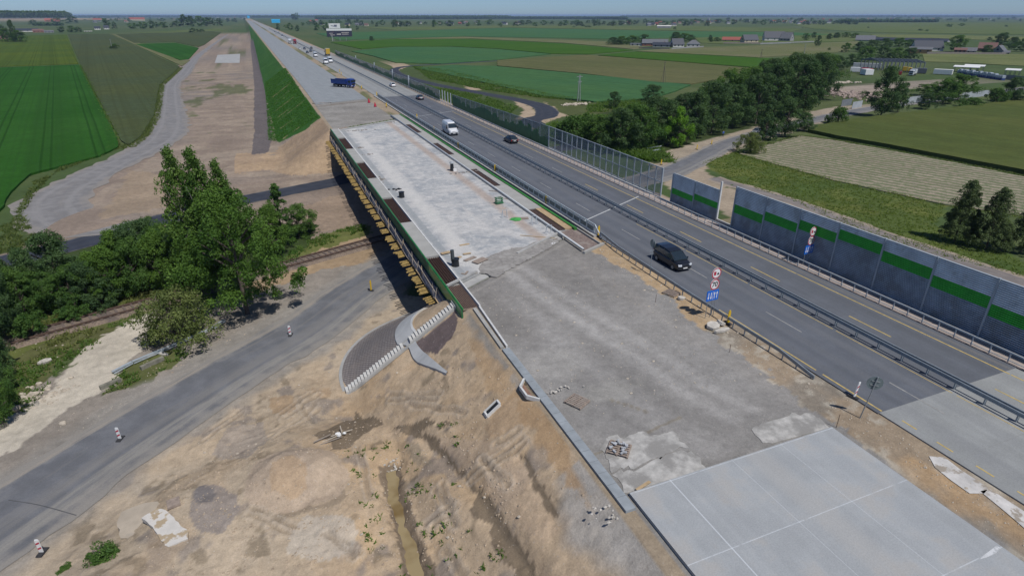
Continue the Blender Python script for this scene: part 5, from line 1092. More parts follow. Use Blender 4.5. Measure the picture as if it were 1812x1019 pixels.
for k, (px, py) in enumerate([(653, 182), (664, 189)]):
    x, y = gp(px, py, 0); t = thing('traffic_cone', ['red and white cone left of its twin on the far gravel', 'red and white cone nearer to the railing on the far gravel'][k], 'traffic cone', (x, y, -.05), 0, 'red cones on the far gravel')
    MB().box((0, 0, .05), (.75, .75, .1)).build('base', M_rub, t); MB().cyl((0, 0, .1), (0, 0, 1.25), .42, 14, r2=.08).build('cone', M_sr, t)
# ================================================================== loose things on the site
def at(px, py, z=0): x, y = gp(px, py, z); return x, y
M_pal = pm('pallet_wood', (.27, .215, .175), .85, .25, 5.)
def pallet(x, y, z, rz, label, stones=False, w=1.25):
    t = thing('wooden_pallet', label, 'pallet', (x, y, z), rz)
    for i in range(7): MB().box((-w/2+.07+(w-.14)*i/6, 0, .15), (.11, w, .025)).build('slat', M_pal, t)
    for yy in (-.5, 0, .5): MB().box((0, yy*w, .08), (w, .1, .1)).build('bearer', M_pal, t)
    if stones:
        rr = random.Random(5); s = thing('paving_blocks', 'loose grey blocks lying on the lower pallet', 'paving blocks', (x, y, z+.17), rz); b = MB()
        for i in range(16): b.box((rr.uniform(-.5, .5), rr.uniform(-.5, .5), .06+rr.random()*.1), (.24, .12, .08), rz=rr.random()*3)
        b.build('blocks', pm('grey_block', (.36, .37, .38), .8, .3, 3.), s)
pallet(*at(1021, 711), -.04, .5, 'grey brown wooden pallet on the gravel near the drain inlet')
pallet(*at(1095, 795), -.04, .8, 'pallet with loose blocks on the stained concrete near the slab', True)
pallet(*at(1188, 519), -.04, .35, 'pinkish pallet lying on the sandy verge by the guard rail')
x, y, z = gs(308, 893, .05); pallet(x, y, z, .2, 'small broken pallet on the sand near the local road', w=.8)
def gully(x, y, z, label, pipe=True):
    t = thing('drain_pot', label, 'drain pot', (x, y, z)); MB().cyl((0, 0, 0), (0, 0, .75), .42, 18, r2=.36).build('pot', M_dk, t); MB().cyl((0, 0, .75), (0, 0, .82), .44, 18).build('rim', M_dk, t)
    if pipe: MB().cyl((-.22, .12, .5), (-.26, .16, 1.75), .2, 14).build('pipe', pm('dark_pipe', (.06, .07, .075), .5, .1, 3.), t)
gully(*at(806, 471), .05, 'black plastic drain pot with upright pipe by the near end of the deck')
gully(*at(711, 350), .05, 'black round drain pot beside the left kerb of the deck', False)
t = thing('drain_pot', 'dark drain pot with pale lid on the right side of the deck', 'drain pot', (*at(800, 303), .05)); MB().cyl((0, 0, 0), (0, 0, 1.3), .34, 14, r2=.26).build('pot', M_dk, t); MB().cyl((0, 0, 1.3), (0, 0, 1.6), .4, 14, r2=.32).build('lid', pm('pale_lid', (.4, .42, .43), .5, .1, 2.), t); MB().box((.35, -.45, .2), (.55, .4, .4)).build('white_bag', M_sw, t)
def planks(label, px, py, lst, z=.06, mats=None):
    x, y = at(px, py, 0); t = thing('timber_boards', label, 'boards', (x, y, z))
    for i, (dx, dy, l, w, a) in enumerate(lst): MB().box((dx, dy, .03+.03*i), (l, w, .04), rz=a).build('board', (mats or [M_wood, M_pal])[i % 2], t)
planks('loose brown and tan boards around the upright black pot', 826, 461, [(-.9, .9, 1.3, .35, .35), (.4, .1, 1.6, .5, .45), (.55, 1.6, .9, .3, 0), (1.2, -.9, 1.7, .9, .5), (-1.6, 2.6, 1.1, .5, .2)])
planks('two grey planks beside the expansion joint of the deck', 825, 487, [(0, 0, 1.2, .2, -.9), (.7, -.2, 1., .15, .2), (.2, .4, .6, .2, .9)], mats=[M_pal, M_oldwood])
planks('short tan board lying on the pale deck', 822, 434, [(0, 0, 1.2, .3, .1)])
planks('long thin timber lath lying near the right pipe of the deck', 951, 420, [(0, 0, 4.2, .12, -.62), (1.6, -1.6, .7, .12, .3)])
planks('orange brown board on the stained concrete at the gutter end', 1138, 861, [(0, 0, 1.1, .18, .25), (-.25, -.42, 1.3, .12, .3)])
planks('brown laths lying beside the green box', 890, 352, [(0, 0, 2.9, .16, -.8), (.5, 3.6, 2.8, .12, -.85)], mats=[M_pal, M_pal])
x, y = at(883, 361); t = thing('green_crate', 'green metal crate on feet on the right side of the deck', 'crate', (x, y, .05), .15)
M_cr = pm('crate_green', (.05, .17, .08), .6, .2, 3.); MB().box((0, 0, .12), (1.15, .8, .08)).build('base', M_cr, t); b = MB()
for z in (.3, .55, .8): b.box((0, -.36, z), (.95, .05, .12)); b.box((0, .36, z), (.95, .05, .12)); b.box((.47, 0, z), (.05, .7, .12)); b.box((-.47, 0, z), (.05, .7, .12))
b.build('slatted_sides', M_cr, t)
x, y = at(914, 389); t = thing('plastic_sheet', 'bright green crumpled plastic sheet on the deck', 'plastic sheet', (x, y, .05)); b = MB(); rr = random.Random(3); k = 9; R = [[(.9*math.cos(2*math.pi*i/k)*r*(.7+.5*rr.random()), .7*math.sin(2*math.pi*i/k)*r*(.7+.5*rr.random()), .04+.25*(1-r)*rr.random()) for i in range(k)] for r in (1, .6)]
for i in range(k): j = (i+1) % k; b.face([R[0][i], R[0][j], R[1][j], R[1][i]]); b.face([R[1][i], R[1][j], (0, 0, .3)])
b.build('sheet', pm('bright_green_plastic', (.05, .30, .06), .6, .15, 2.), t); MB().box((1.1, -.1, .08), (1., .7, .06), rz=-.3).build('brown_mat', M_pal, t)
# stands with thin rods, ladder, small tools near the expansion joint
for k, (px, py, l) in enumerate([(945, 397, 'thin folding trestle of steel rods on the deck near the pipe'), (971, 414, 'small steel stand beside the pipe at the expansion joint'), (893, 386, 'pale metal tripod lying by the bright green sheet')]):
    x, y = at(px, py); t = thing('steel_stand', l, 'steel stand', (x, y, .05))
    for dx in (-.35, .35): MB().bar((dx, -.25, 0), (dx*.8, 0, 1.05), .04).build('leg', M_galv, t); MB().bar((dx, .25, 0), (dx*.8, 0, 1.05), .04).build('leg', M_galv, t)
    MB().bar((-.4, 0, 1.05), (.4, 0, 1.05), .05).build('top_bar', M_galv, t)
# heaps of small stuff on the deck
M_mix = pm('rubble_mix', (.24, .22, .20), .9, .4, 3., bmp=.04); M_rock = pm('pale_rock', (.42, .365, .29), .9, .25, 2.5, bmp=.05); M_brk = pm('broken_concrete', (.46, .43, .38), .9, .2, 2., bmp=.05)
def rock(b, c, r, rr, m=0, flat=.6):
    k = len(b.v); n1, n2 = 5, 7; ph = rr.random()*6
    pts = []
    for i in range(1, n1):
        for j in range(n2):
            a = math.pi*i/n1; t_ = 2*math.pi*j/n2+ph; q = r*(.75+.5*rr.random()); pts.append((c[0]+q*math.sin(a)*math.cos(t_), c[1]+q*math.sin(a)*math.sin(t_)*.8, c[2]+q*math.cos(a)*flat))
    b.v += [(c[0], c[1], c[2]+r*flat)]+pts+[(c[0], c[1], c[2]-r*flat)]
    for j in range(n2): b.quadl((k, k+1+j, k+1+(j+1) % n2), m)
    for i in range(n1-2):
        for j in range(n2): a = k+1+i*n2+j; c_ = k+1+i*n2+(j+1) % n2; b.quadl((a, a+n2, c_+n2, c_), m)
    e = k+1+(n1-1)*n2; s_ = k+1+(n1-2)*n2
    for j in range(n2): b.quadl((s_+j, e, s_+(j+1) % n2), m)
def heap(label, px, py, n, rx, ry, rs, mat, z=0, seed=1, cat='debris', name='debris'):
    rr = random.Random(seed)
    if z == 0: x, y = at(px, py); z = .04
    elif z == 'g': x, y, z = gs(px, py)
    else: x, y = at(px, py, z)
    b = MB()
    for i in range(n):
        dx, dy = rr.gauss(0, rx*.5), rr.gauss(0, ry*.5); zz = z if z > -1 or z == GZ else hh(x+dx, y+dy); rock(b, (dx, dy, zz-z+rs*.25), rs*(.4+.9*rr.random()), rr)
    o = b.build(name, mat); o.location = (x, y, z); tag(o, label, cat, None, 'stuff')
heap('scattered debris along the near edge of the far gravel', 628, 232, 30, 4, .6, .17, M_mix, seed=1); heap('dark debris line on the far right edge of the deck', 694, 217, 22, 2.5, .8, .16, M_mix, seed=2)
heap('small debris beside the second walkway slab', 638, 262, 10, .8, .5, .22, M_mix, seed=3); heap('small debris beside the third walkway slab', 651, 274, 10, .9, .4, .2, M_mix, seed=4); heap('rusty debris pile by the left kerb', 677, 318, 12, .5, 1.3, .2, M_mix, seed=5)
heap('dark tarpaulin scraps by the left kerb', 697, 337, 10, 1.3, .4, .22, M_dk, seed=6); heap('rubble line left of the right pipe', 824, 306, 22, 2.4, .5, .17, M_mix, seed=7); heap('debris at the far end of the new slab', 569, 183, 25, 3, .6, .25, M_mix, seed=8)
heap('crumbs near the drain inlet', 985, 692, 20, 1.6, .4, .09, M_brk, seed=9); heap('pebbles around the expansion joint', 960, 430, 20, 2, .8, .06, M_mix, seed=10); heap('white scrap on the gravel near the expansion joint', 980, 432, 5, .3, .2, .12, M_sw, seed=11)
heap('stone crumbs along the gutter end on the slope', 1080, 905, 26, 1.5, 1.2, .10, M_brk, 'g', 12); heap('pale stones beside the water ditch', 695, 830, 24, .7, .5, .10, M_brk, 'g', 13)
# broken concrete slabs by the guard rail and elsewhere
def slabs_(label, items, cat='concrete slab'):
    for i, (px, py, w, d_, rz, tilt, gr) in enumerate(items):
        x, y, z = (gs(px, py) if gr else (*at(px, py), .0)); rr = random.Random(int(px+py)); n = 7; P_ = [(w*.5*math.cos(2*math.pi*k/n+.2)*(.8+.4*rr.random()), d_*.5*math.sin(2*math.pi*k/n+.2)*(.8+.4*rr.random())) for k in range(n)]
        o = MB().prism(P_, -.05, .16).build('concrete_slab', M_brk); o.location = (x, y, z+.05); o.rotation_euler = (tilt, tilt*.6, rz); tag(o, label[i], cat)
slabs_(['big broken concrete chunk by the near guard rail', 'brown concrete chunk leaning behind the big pale one', 'long flat broken slab below the big chunk', 'pale block on the verge near the sign shadow'], [(1262, 578, 1.5, 1.1, .3, .12, 0), (1276, 573, 1.0, .8, 1, .35, 0), (1277, 586, 1.6, .4, .1, .1, 0), (1205, 529, .9, .5, .2, .2, 0)])
def rough_slab(label, px, py, P_, mat, tilt, rz=0.):
    x, y, z = gs(px, py); rr = random.Random(int(px)); out = []
    for i in range(len(P_)):
        a, c_ = P_[i], P_[(i+1) % len(P_)]; n = max(1, int(math.dist(a, c_)/.3))
        for j in range(n): t = j/n; out.append((a[0]+(c_[0]-a[0])*t+(rr.random()-.5)*.14, a[1]+(c_[1]-a[1])*t+(rr.random()-.5)*.14))
    o = MB().prism(out, -.25, .08).build('concrete_slab', mat); o.location = (x, y, z); o.rotation_euler = (tilt, -tilt*.5, rz); tag(o, label, 'concrete slab')
def lp(px, py, L_): x0, y0, _ = gs(px, py); return [(gp(a, b_, GZ+.15)[0]-x0, gp(a, b_, GZ+.15)[1]-y0) for a, b_ in L_]
m1 = pm('sandy_slab', (.37, .315, .245), .9, .16, .9, world=True, bmp=.04, col2=(.30, .27, .23), c2=(.5, .64)); m2 = pm('white_slab', (.56, .53, .48), .9, .15, .9, world=True, bmp=.04, col2=(.37, .29, .19), c2=(.5, .56), s2=.9)
rough_slab('large cracked sandy slab at the lower left beside the weeds', 240, 935, lp(240, 935, [(222, 925), (262, 910), (285, 908), (292, 915), (288, 928), (270, 948), (258, 966), (240, 972), (222, 970), (216, 945)]), m1, .03)
rough_slab('white dusty cracked slab at the lower left', 300, 965, lp(300, 965, [(262, 950), (290, 932), (306, 935), (322, 955), (345, 975), (342, 988), (310, 1001), (295, 990), (290, 975), (272, 958)]), m2, .02)
p0, p1 = Vector(gs(860, 738, .12)), Vector(gs(882, 717, .12)); t = thing('concrete_trough', 'white oblong concrete trough lying on the sandy slope', 'trough', tuple(p0)); dv = p1-p0; sd = Vector((-dv.y, dv.x, 0)).normalized()*.26
MB().bar((0, 0, 0), tuple(dv), .5, .1).build('base', M_dk, t)
for s_ in (-1, 1): MB().bar(tuple(sd*s_), tuple(dv+sd*s_), .1, .28).build('side', M_kerb, t)
for q in (Vector((0, 0, 0)), dv): MB().bar(tuple(q-sd), tuple(q+sd), .14, .3).build('end_wall', M_kerb, t)
slabs_(['pale stone block lying by the railway verge', 'long beam stone near the fallen rail'], [(80, 642, 1.2, .7, .8, .2, 1), (288, 628, 1.3, .4, -.6, .1, 1)])
for i, (px0, py0, px1, py1, l) in enumerate([(250, 655, 290, 637, 'upper mossy concrete beam beside the local road'), (178, 690, 215, 675, 'lower mossy concrete beam beside the local road'), (-20, 768, 14, 752, 'dark wooden beam at the left picture edge')]):
    a = gp(px0, py0); c_ = gp(px1, py1); o = MB().bar((0, 0, .22), (c_[0]-a[0], c_[1]-a[1], .25), .35, .4).build('concrete_beam', pm('mossy_concrete', (.20, .19, .15), .9, .3, 2.)); o.location = (*a, GZ); tag(o, l, 'beam')
t = thing('fallen_guard_rail', 'long fallen steel guard rail snaking beside the local road', 'guard rail', (*gp(200, 663), GZ)); a0 = gp(200, 663); pts = [gp(px, py) for px, py in ((200, 663), (235, 645), (290, 622), (340, 600), (375, 585), (398, 570))]
b = MB()
for p, q in zip(pts[:-1], pts[1:]): b.bar((p[0]-a0[0], p[1]-a0[1], .35), (q[0]-a0[0], q[1]-a0[1], .35), .22, .1); b.bar((p[0]-a0[0]+.2, p[1]-a0[1]-.25, .25), (q[0]-a0[0]+.1, q[1]-a0[1]-.2, .25), .1, .08)
b.build('beam', M_galv, t)
for q in pts[1:]: MB().box((q[0]-a0[0], q[1]-a0[1], .15), (.1, .1, .5)).build('post', M_galvd, t)
b = MB(); a0 = gp(985, 306)
for p, q in (((1135, 268), (1170, 262)), ((1135, 273), (1168, 268))):
    a = gp(*p); c_ = gp(*q); b.bar((*a, GZ+.5), (*c_, GZ+.5), .12, .25)
a = gp(1135, 268); b.v = [(v[0]-a[0], v[1]-a[1], v[2]-GZ) for v in b.v]; o = b.build('road_railing', M_galv); o.location = (*a, GZ); tag(o, 'short pale railing beside the right local road under the trees', 'railing')
# timber and rag debris by the puddle
x, y, z = gs(600, 775); t = thing('timber_debris', 'long splintered planks with a white rag beside the wet patch', 'timber debris', (x, y, z+.08), .15)
for i, (dx, dy, l, a) in enumerate([(-.6, .1, 2.6, .12), (-.9, -.25, 2.2, .05), (.3, .2, 1.7, -.02), (-1.2, .25, 1.4, .2), (.35, .5, .9, 1.45)]): MB().box((dx, dy, .06*i), (l, .07, .05), rz=a).build('plank', M_oldwood if i % 2 else pm('bleached_timber', (.42, .37, .30), .8, .2, 4.), t)
b = MB(); rr = random.Random(4); [rock(b, (rr.uniform(-.1, .5), rr.uniform(-.05, .3), .12), .16, rr) for _ in range(5)]; b.build('rag', M_sw, t)
rr = random.Random(61); b = MB(); pts = []
for _ in range(5200):
    px, py = rr.uniform(260, 1120), rr.uniform(570, 1022); x, y = gp(px, py, -6.2)
    if x > 13.6 or (y > 43.5 and x > 1) or float(vnoise(np.array(x*.6), np.array(y*.6), 62)) < .45: continue
    pts.append((x, y))
P_ = np.array(pts); zz_ = ground_h(P_[:, 0], P_[:, 1]); rd_ = dseg(P_[:, 0], P_[:, 1], ROADC)
for (x, y), z, q in zip(pts, zz_, rd_):
    if q < 5: continue
    r_ = rr.choice((.03, .035, .045, .06, .09)); k = len(b.v)
    b.v += [(x-r_, y-r_*.6, z), (x+r_*.8, y-r_*.7, z), (x+r_*.7, y+r_, z), (x-r_*.8, y+r_*.7, z), (x+rr.uniform(-.3, .3)*r_, y, z+r_*rr.uniform(.6, 1.1))]
    for i in range(4): b.quadl((k+i, k+(i+1) % 4, k+4))
o = b.build('dirt', pm('soil_clods', (.36, .285, .205), .95, .35, 1.5, world=True)); tag(o, 'small clods of soil strewn over the sand', None, None, 'stuff')
# small stakes
for i, (px, py, h) in enumerate([(1160, 534, .8), (1291, 622, .7), (1480, 755, 1.0)]):
    x, y = at(px, py); o = MB().cyl((0, 0, 0), (0, 0, h), .02, 6).build('survey_stake', M_rust); o.location = (x, y, -.05); tag(o, ['thin survey stake near the pinkish pallet', 'thin survey stake on the gravel below the signs', 'thin survey stake at the corner of the new slab'][i], 'stake')
# rubble of small stones over the sand
rr = random.Random(12); b = MB()
pts = []
for _ in range(900):
    px, py = rr.uniform(250, 1150), rr.uniform(560, 1018); x, y = gp(px, py); 
    if x > 14: continue
    if abs(float(dseg(np.array([x]), np.array([y]), ROADC)[0])) < 4.3: continue
    pts.append((x, y))
for _ in range(260): 
    px, py = rr.uniform(0, 330), rr.uniform(600, 770); pts.append(gp(px, py))
for _ in range(700): pts.append((rr.triangular(30.6, 34.4, 33), rr.uniform(6, 54)))
for _ in range(500): pts.append((rr.uniform(15.8, 33), rr.uniform(27, 50)))
zs = ground_h(np.array([p[0] for p in pts]), np.array([p[1] for p in pts]))
for (x, y), z in zip(pts, zs): 
    if float(dseg(np.array([x]), np.array([y]), ROADC)[0]) < 4.5: continue
    rock(b, (x, y, float(z)+.01), rr.choice((.025, .03, .035, .04, .05, .06, .12 if rr.random() < .3 else .04)), rr)
o = b.build('gravel', M_rock); tag(o, 'loose small stones strewn over the sandy ground', None, None, 'stuff')
for (px, py, r) in ((150, 655, .0),): pass
rr = random.Random(15)
for i, (px, py, r) in enumerate([(60, 700, .45), (85, 690, .35), (30, 725, .5), (42, 705, .38), (112, 750, .3), (70, 680, .3)]):
    x, y = gp(px, py); b = MB(); rock(b, (0, 0, r*.3), r, rr); o = b.build('boulder', M_rock); o.location = (x, y, GZ); tag(o, '%s pale boulder of the rubble strip at the left edge' % ['middle', 'upper right', 'lowest left', 'left', 'lone lower right', 'topmost'][i], 'boulder', 'pale boulders at the left edge')
tag(MB().prism([(30.25, 10.25), (29.7, 10.12), (29.0, 10.14), (28.6, 10.2), (29.1, 10.28), (29.8, 10.36), (30.2, 10.42)], .163, .168).build('paint_smear', pm('worn_white', (.6, .61, .61), .7, .2, 3., col2=(.4, .41, .41), c2=(.45, .55), s2=3.)), 'white paint smear at the joint near the right slab edge', 'paint')
# water in the ditch
w = [(a+dx, b_) for dx, L_ in ((1.6, WATER_D), (-1.6, WATER_D[::-1])) for a, b_ in L_[:]]; w = [q for q in w]
m, nt, bs, _ = nmat('muddy_water'); P = pos(nt); c = mixc(nt, ramp(nt, noise(nt, P, .35, 3), .4, .62), (.17, .115, .045), (.30, .235, .125)); L(nt, c, bs.inputs['Base Color']); bs.inputs['Roughness'].default_value = .08
b = MB(); b.face([(x, y, -6.42) for x, y in w]); o = b.build('water', m); tag(o, 'muddy brown water standing in the ditch', None, None, 'structure')
for p_ in o.data.polygons:
    if p_.normal.z < 0: p_.flip()
heap('pale rubble strip at the left roadside under the trees', 66, 700, 60, 3.2, 1.8, .22, M_rock, z=GZ, seed=51, cat='rubble', name='rubble')
# ================================================================== person walking on the right local road
def person(px, py, label):
    x, y = gp(px, py); z = GZ+.06
    J = [((0, 0, .93), .135), ((0, 0, 1.15), .13), ((0, .02, 1.38), .15), ((0, .01, 1.52), .06), ((0, -.02, 1.62), .095), ((0, -.02, 1.74), .08),
         ((.1, 0, .88), .10), ((.13, -.12, .48), .07), ((.13, -.02, .09), .05), ((.13, -.17, .04), .045), ((-.1, 0, .88), .10), ((-.12, .10, .48), .07), ((-.12, .28, .10), .05), ((-.12, .16, .04), .045),
         ((.2, .01, 1.40), .06), ((.26, .10, 1.14), .048), ((.27, .02, .90), .036), ((.27, -.02, .80), .035), ((-.2, .01, 1.40), .06), ((-.26, -.05, 1.14), .048), ((-.24, -.22, .98), .036), ((-.23, -.29, .92), .035)]
    Ed = [(0, 1), (1, 2), (2, 3), (3, 4), (4, 5), (0, 6), (6, 7), (7, 8), (8, 9), (0, 10), (10, 11), (11, 12), (12, 13), (2, 14), (14, 15), (15, 16), (16, 17), (2, 18), (18, 19), (19, 20), (20, 21)]
    me = bpy.data.meshes.new('person'); me.from_pydata([j[0] for j in J], Ed, []); o = bpy.data.objects.new('person', me); C.objects.link(o)
    sk_ = o.modifiers.new('skin', 'SKIN'); 
    if not me.skin_vertices: me.attributes.new
    bpy.context.view_layer.update()
    try:
        bpy.context.view_layer.objects.active = o
        lay = me.skin_vertices[0] if len(me.skin_vertices) else None
        if lay is None:
            import bmesh; bm = bmesh.new(); bm.from_mesh(me); bm.verts.layers.skin.verify(); bm.to_mesh(me); bm.free(); lay = me.skin_vertices[0]
        for k, j in enumerate(J): lay.data[k].radius = (j[1], j[1])
        lay.data[0].use_root = True
    except Exception as e: print('skin', e)
    o.modifiers.new('s', 'SUBSURF').levels = 1
    bpy.context.view_layer.update()
    dg = bpy.context.evaluated_depsgraph_get(); ev = bpy.data.meshes.new_from_object(o.evaluated_get(dg)); o.modifiers.clear(); o.data = ev
    mats = [pm('blue_jacket', (.05, .13, .42), .8, .15, 8.), pm('dark_trousers', (.05, .05, .06), .85, .2, 8.), pm('skin', (.45, .28, .20), .6, .08, 6.), pm('grey_cap', (.2, .2, .2), .8, .1, 6.)]
    ev.materials.clear(); [ev.materials.append(m) for m in mats]
    for p in ev.polygons:
        c = p.center; p.material_index = 2 if (c.z > 1.5 or (abs(c.x) > .2 and c.z < .95 and c.z > .75)) else 1 if c.z < .93 else 0
        if c.z > 1.7: p.material_index = 3
    ev.polygons.foreach_set('use_smooth', [True]*len(ev.polygons)); o.location = (x, y, z); o.rotation_euler = (0, 0, 2.6); tag(o, label, 'person')
person(1279, 243, 'person in a blue jacket walking on the right local road by the trees')
# ================================================================== power poles
M_pwr = pm('concrete_pole', (.26, .27, .28), .8, .15, 2.); M_wpole = pm('wooden_pole', (.12, .10, .085), .9, .2, 3.)
def hpole(px, py, top, label, kind='H'):
    x, y = gp(px, py); H_ = height_for(x, y, GZ, top); t = thing('power_pole', label, 'power pole', (x, y, GZ))
    if kind == 'H':
        for s_ in (-1, 1): MB().cyl((s_*.55, 0, -.2), (s_*.15, 0, H_), .22, 8, r2=.13).build('mast', M_pwr, t)
        MB().box((0, 0, H_-.6), (2.6, .16, .16)).build('cross_arm', M_pwr, t); MB().box((0, 0, H_-2.6), (1.7, .16, .16)).build('cross_arm', M_pwr, t); MB().bar((-.5, 0, H_-3.5), (.9, 0, H_-2.4), .14).build('brace', M_pwr, t)
        for s_ in (-1.1, 0, 1.1): MB().cyl((s_, 0, H_-.5), (s_, 0, H_-.1), .07, 6).build('insulator', M_wpole, t)
    elif kind == 'A':
        MB().cyl((0, 0, -.2), (0, 0, H_), .16, 8, r2=.11).build('mast', M_wpole, t)
        for s_ in (-1, 1): MB().cyl((s_*1.6, 0, -.1), (s_*.1, 0, H_*.75), .06, 6).build('stay', M_wpole, t)
        MB().box((0, 0, H_-.8), (1.8, .14, .14)).build('cross_arm', M_wpole, t)
    else:
        MB().cyl((0, 0, -.2), (0, 0, H_), .2, 8, r2=.12).build('mast', M_pwr, t); MB().box((0, 0, H_-.5), (1.4, .12, .12)).build('cross_arm', M_pwr, t)
hpole(1024, 180, 133, 'twin concrete power pole at the edge of the blue green field'); hpole(1173, 149, 108, 'dark wooden power pole with two stays in the rye field', 'A')
hpole(1346, 105, 87, 'small wooden power pole with stays near the right tree row', 'A'); hpole(1348, 78, 63, 'pale power pole in front of the farmhouse', 'S'); hpole(1421, 104, 78, 'thin power pole in the tan stubble field', 'S')
hpole(-3, 424, 395, 'pale pole foot at the left picture edge', 'S'); hpole(198, 84, 70, 'leaning dark pole beside the lone bush of the left field', 'S')
# ================================================================== billboard
x, y = gp(602, 73); t = thing('billboard', 'large two tier roadside billboard in the fields', 'billboard', (x, y, GZ), math.radians(-7)); u = width_for(x, y, GZ, 1.)
def zt(py): return height_for(x, y, GZ, py)
for s_ in (-8, 0, 8): MB().cyl((s_, .6, 0), (s_, .6, zt(50)), .35, 8).build('leg', M_pwr, t)
z0, z1, z2, z3 = zt(65.5), zt(51), zt(50.5), zt(42); p = MB().box((0, 0, (z0+z1)/2), (43*u, .5, z1-z0)).build('lower_panel', pm('dark_poster', (.03, .03, .055), .6, .3, .1, col2=(.10, .05, .07), c2=(.55, .65), s2=.12), t)
MB().box((0, -.3, z1-(z1-z0)*.14), (43*u, .1, (z1-z0)*.26)).build('white_band', M_sw, p); b = MB()
for (dx, zz, w, h) in ((-14, .42, 6, .8), (-12, .22, 8, .8), (-1, .3, 7, 1.6), (10, .5, 13, .9), (10, .3, 11, .9)): b.box((dx*u, -.3, z0+(z1-z0)*zz), (w*u, .1, h*u))
b.build('poster_bars', pm('poster_light', (.5, .46, .42), .6, .3, .3), p)
p = MB().box((-7*u, 0, (z2+z3)/2), (19*u, .5, z3-z2)).build('upper_panel', M_sw, t); b = MB(); b.bar((-13*u, -.3, z2+.55*(z3-z2)), (-3*u, -.3, z2+.3*(z3-z2)), .1, .9*u); b.box((-5*u, -.3, z2+.6*(z3-z2)), (5*u, .1, 1.6*u)); b.build('poster_stroke', pm('poster_dark', (.08, .08, .14), .6, .1, .3), p)
MB().cyl((-13*u, -3, 0), (-13*u, -3, zt(62)), .3, 8).build('lamp_pole', M_kerb, t)
# ================================================================== houses
M_hw = pm('white_render', (.58, .56, .51), .85, .08, .5); M_hc = pm('cream_render', (.50, .42, .30), .85, .1, .5); M_hb = pm('brick_wall', (.26, .12, .085), .9, .2, 1.5); M_hg = pm('grey_wall', (.27, .27, .27), .9, .12, .5); M_ho = pm('orange_wall', (.5, .27, .12), .9, .1, .5)
M_rd = pm('dark_roof', (.030, .036, .050), .6, .2, 1.5); M_rg = pm('grey_roof', (.12, .125, .135), .75, .2, 1.); M_rr = pm('red_roof', (.27, .075, .05), .7, .2, 1.2); M_rb = pm('brown_roof', (.16, .085, .07), .8, .2, 1.); M_wn = pm('house_window', (.03, .04, .05), .15, .1, 2.); M_cy = pm('cyan_sheet', (.02, .42, .75), .5, .1, 1.)
def house(name, label, x, y, rz, w, d, hw, hr, wall, roof, group=None, hip=False, win=3, gable_win=True, cat='house', z=None, chimney=True):
    t = thing(name, label, cat, (x, y, GZ if z is None else z), rz, group); b = MB()
    b.prism([(-w/2, -d/2), (w/2, -d/2), (w/2, d/2), (-w/2, d/2)], -.3, hw)
    if not hip:
        for s_ in (-1, 1): b.face([(s_*w/2, -d/2, hw), (s_*w/2, d/2, hw), (s_*w/2, 0, hw+hr)][::s_])
    wl = b.build('wall', wall, t); o = .45; b = MB(); k = o*hr/(d/2)
    if hip:
        i = min(w, d)/2*.9; A_ = [(-w/2-o, -d/2-o, hw-k), (w/2+o, -d/2-o, hw-k), (w/2+o, d/2+o, hw-k), (-w/2-o, d/2+o, hw-k)]; R_ = [(-w/2+i, 0, hw+hr), (w/2-i, 0, hw+hr)]
        b.face([A_[0], A_[1], R_[1], R_[0]]); b.face([A_[2], A_[3], R_[0], R_[1]]); b.face([A_[1], A_[2], R_[1]]); b.face([A_[3], A_[0], R_[0]]); b.face(A_[::-1])
    else:
        for s_ in (-1, 1): b.face([(-w/2-o, s_*(d/2+o), hw-k), (w/2+o, s_*(d/2+o), hw-k), (w/2+o, 0, hw+hr), (-w/2-o, 0, hw+hr)][::-s_]); b.face([(-w/2-o, s_*(d/2+o), hw-k-.2), (w/2+o, s_*(d/2+o), hw-k-.2), (w/2+o, 0, hw+hr-.2), (-w/2-o, 0, hw+hr-.2)][::s_])
        for s_ in (-1, 1):
            for q in (-1, 1): b.face([(s_*(w/2+o), q*(d/2+o), hw-k), (s_*(w/2+o), 0, hw+hr), (s_*(w/2+o), 0, hw+hr-.2), (s_*(w/2+o), q*(d/2+o), hw-k-.2)])
    r = b.build('roof', roof, t)
    if chimney: MB().box((w*.15, d*.1, hw+hr*.95), (.7, .7, 1.6)).build('chimney', M_hb, r)
    for s_ in (-1, 1):
        for i in range(win): MB().box((-w/2+w*(i+.5)/win, s_*(d/2+.02), hw*.55), (1.3, .08, 1.4)).build('window', M_wn, t)
        if gable_win: MB().box((s_*(w/2+.02), 0, hw+.5 if not hip else hw*.55), (.08, 1.6, 1.5)).build('window', M_wn, t)
    return t
def H(label, px, py, wpx, hpx_wall, hpx_roof, dep, wall, roof, rz=0., **k):
    x, y = gp(px, py); u = width_for(x, y, GZ, 1.); fx = math.atan2(x, y); return house(k.pop('name', 'house'), label, x, y+dep*.5, -fx+rz, wpx*u, dep, hpx_wall*u, hpx_roof*u, wall, roof, **k)
H('long dark grey roofed barn behind the farmstead', 1165, 82, 44, 5, 6, 14, M_hb, M_rg, name='barn', cat='barn', win=4)
H('low dark roofed stable with pale doors in front of the barn', 1175, 84, 30, 4, 4, 10, M_hg, M_rd, name='barn', cat='barn')
H('white low outbuilding at the left end of the farmstead', 1131, 81.5, 25, 3.4, .8, 7, M_hw, M_rg, name='shed', cat='shed', chimney=False)
H('dark roofed farmhouse with white gable in the middle of the farmstead', 1203, 84, 20, 5, 9, 11, M_hw, M_rd, rz=.35)
H('white house with hipped grey roof at the right of the farmstead', 1232, 84, 22, 5.5, 6, 11, M_hw, M_rg, hip=True)
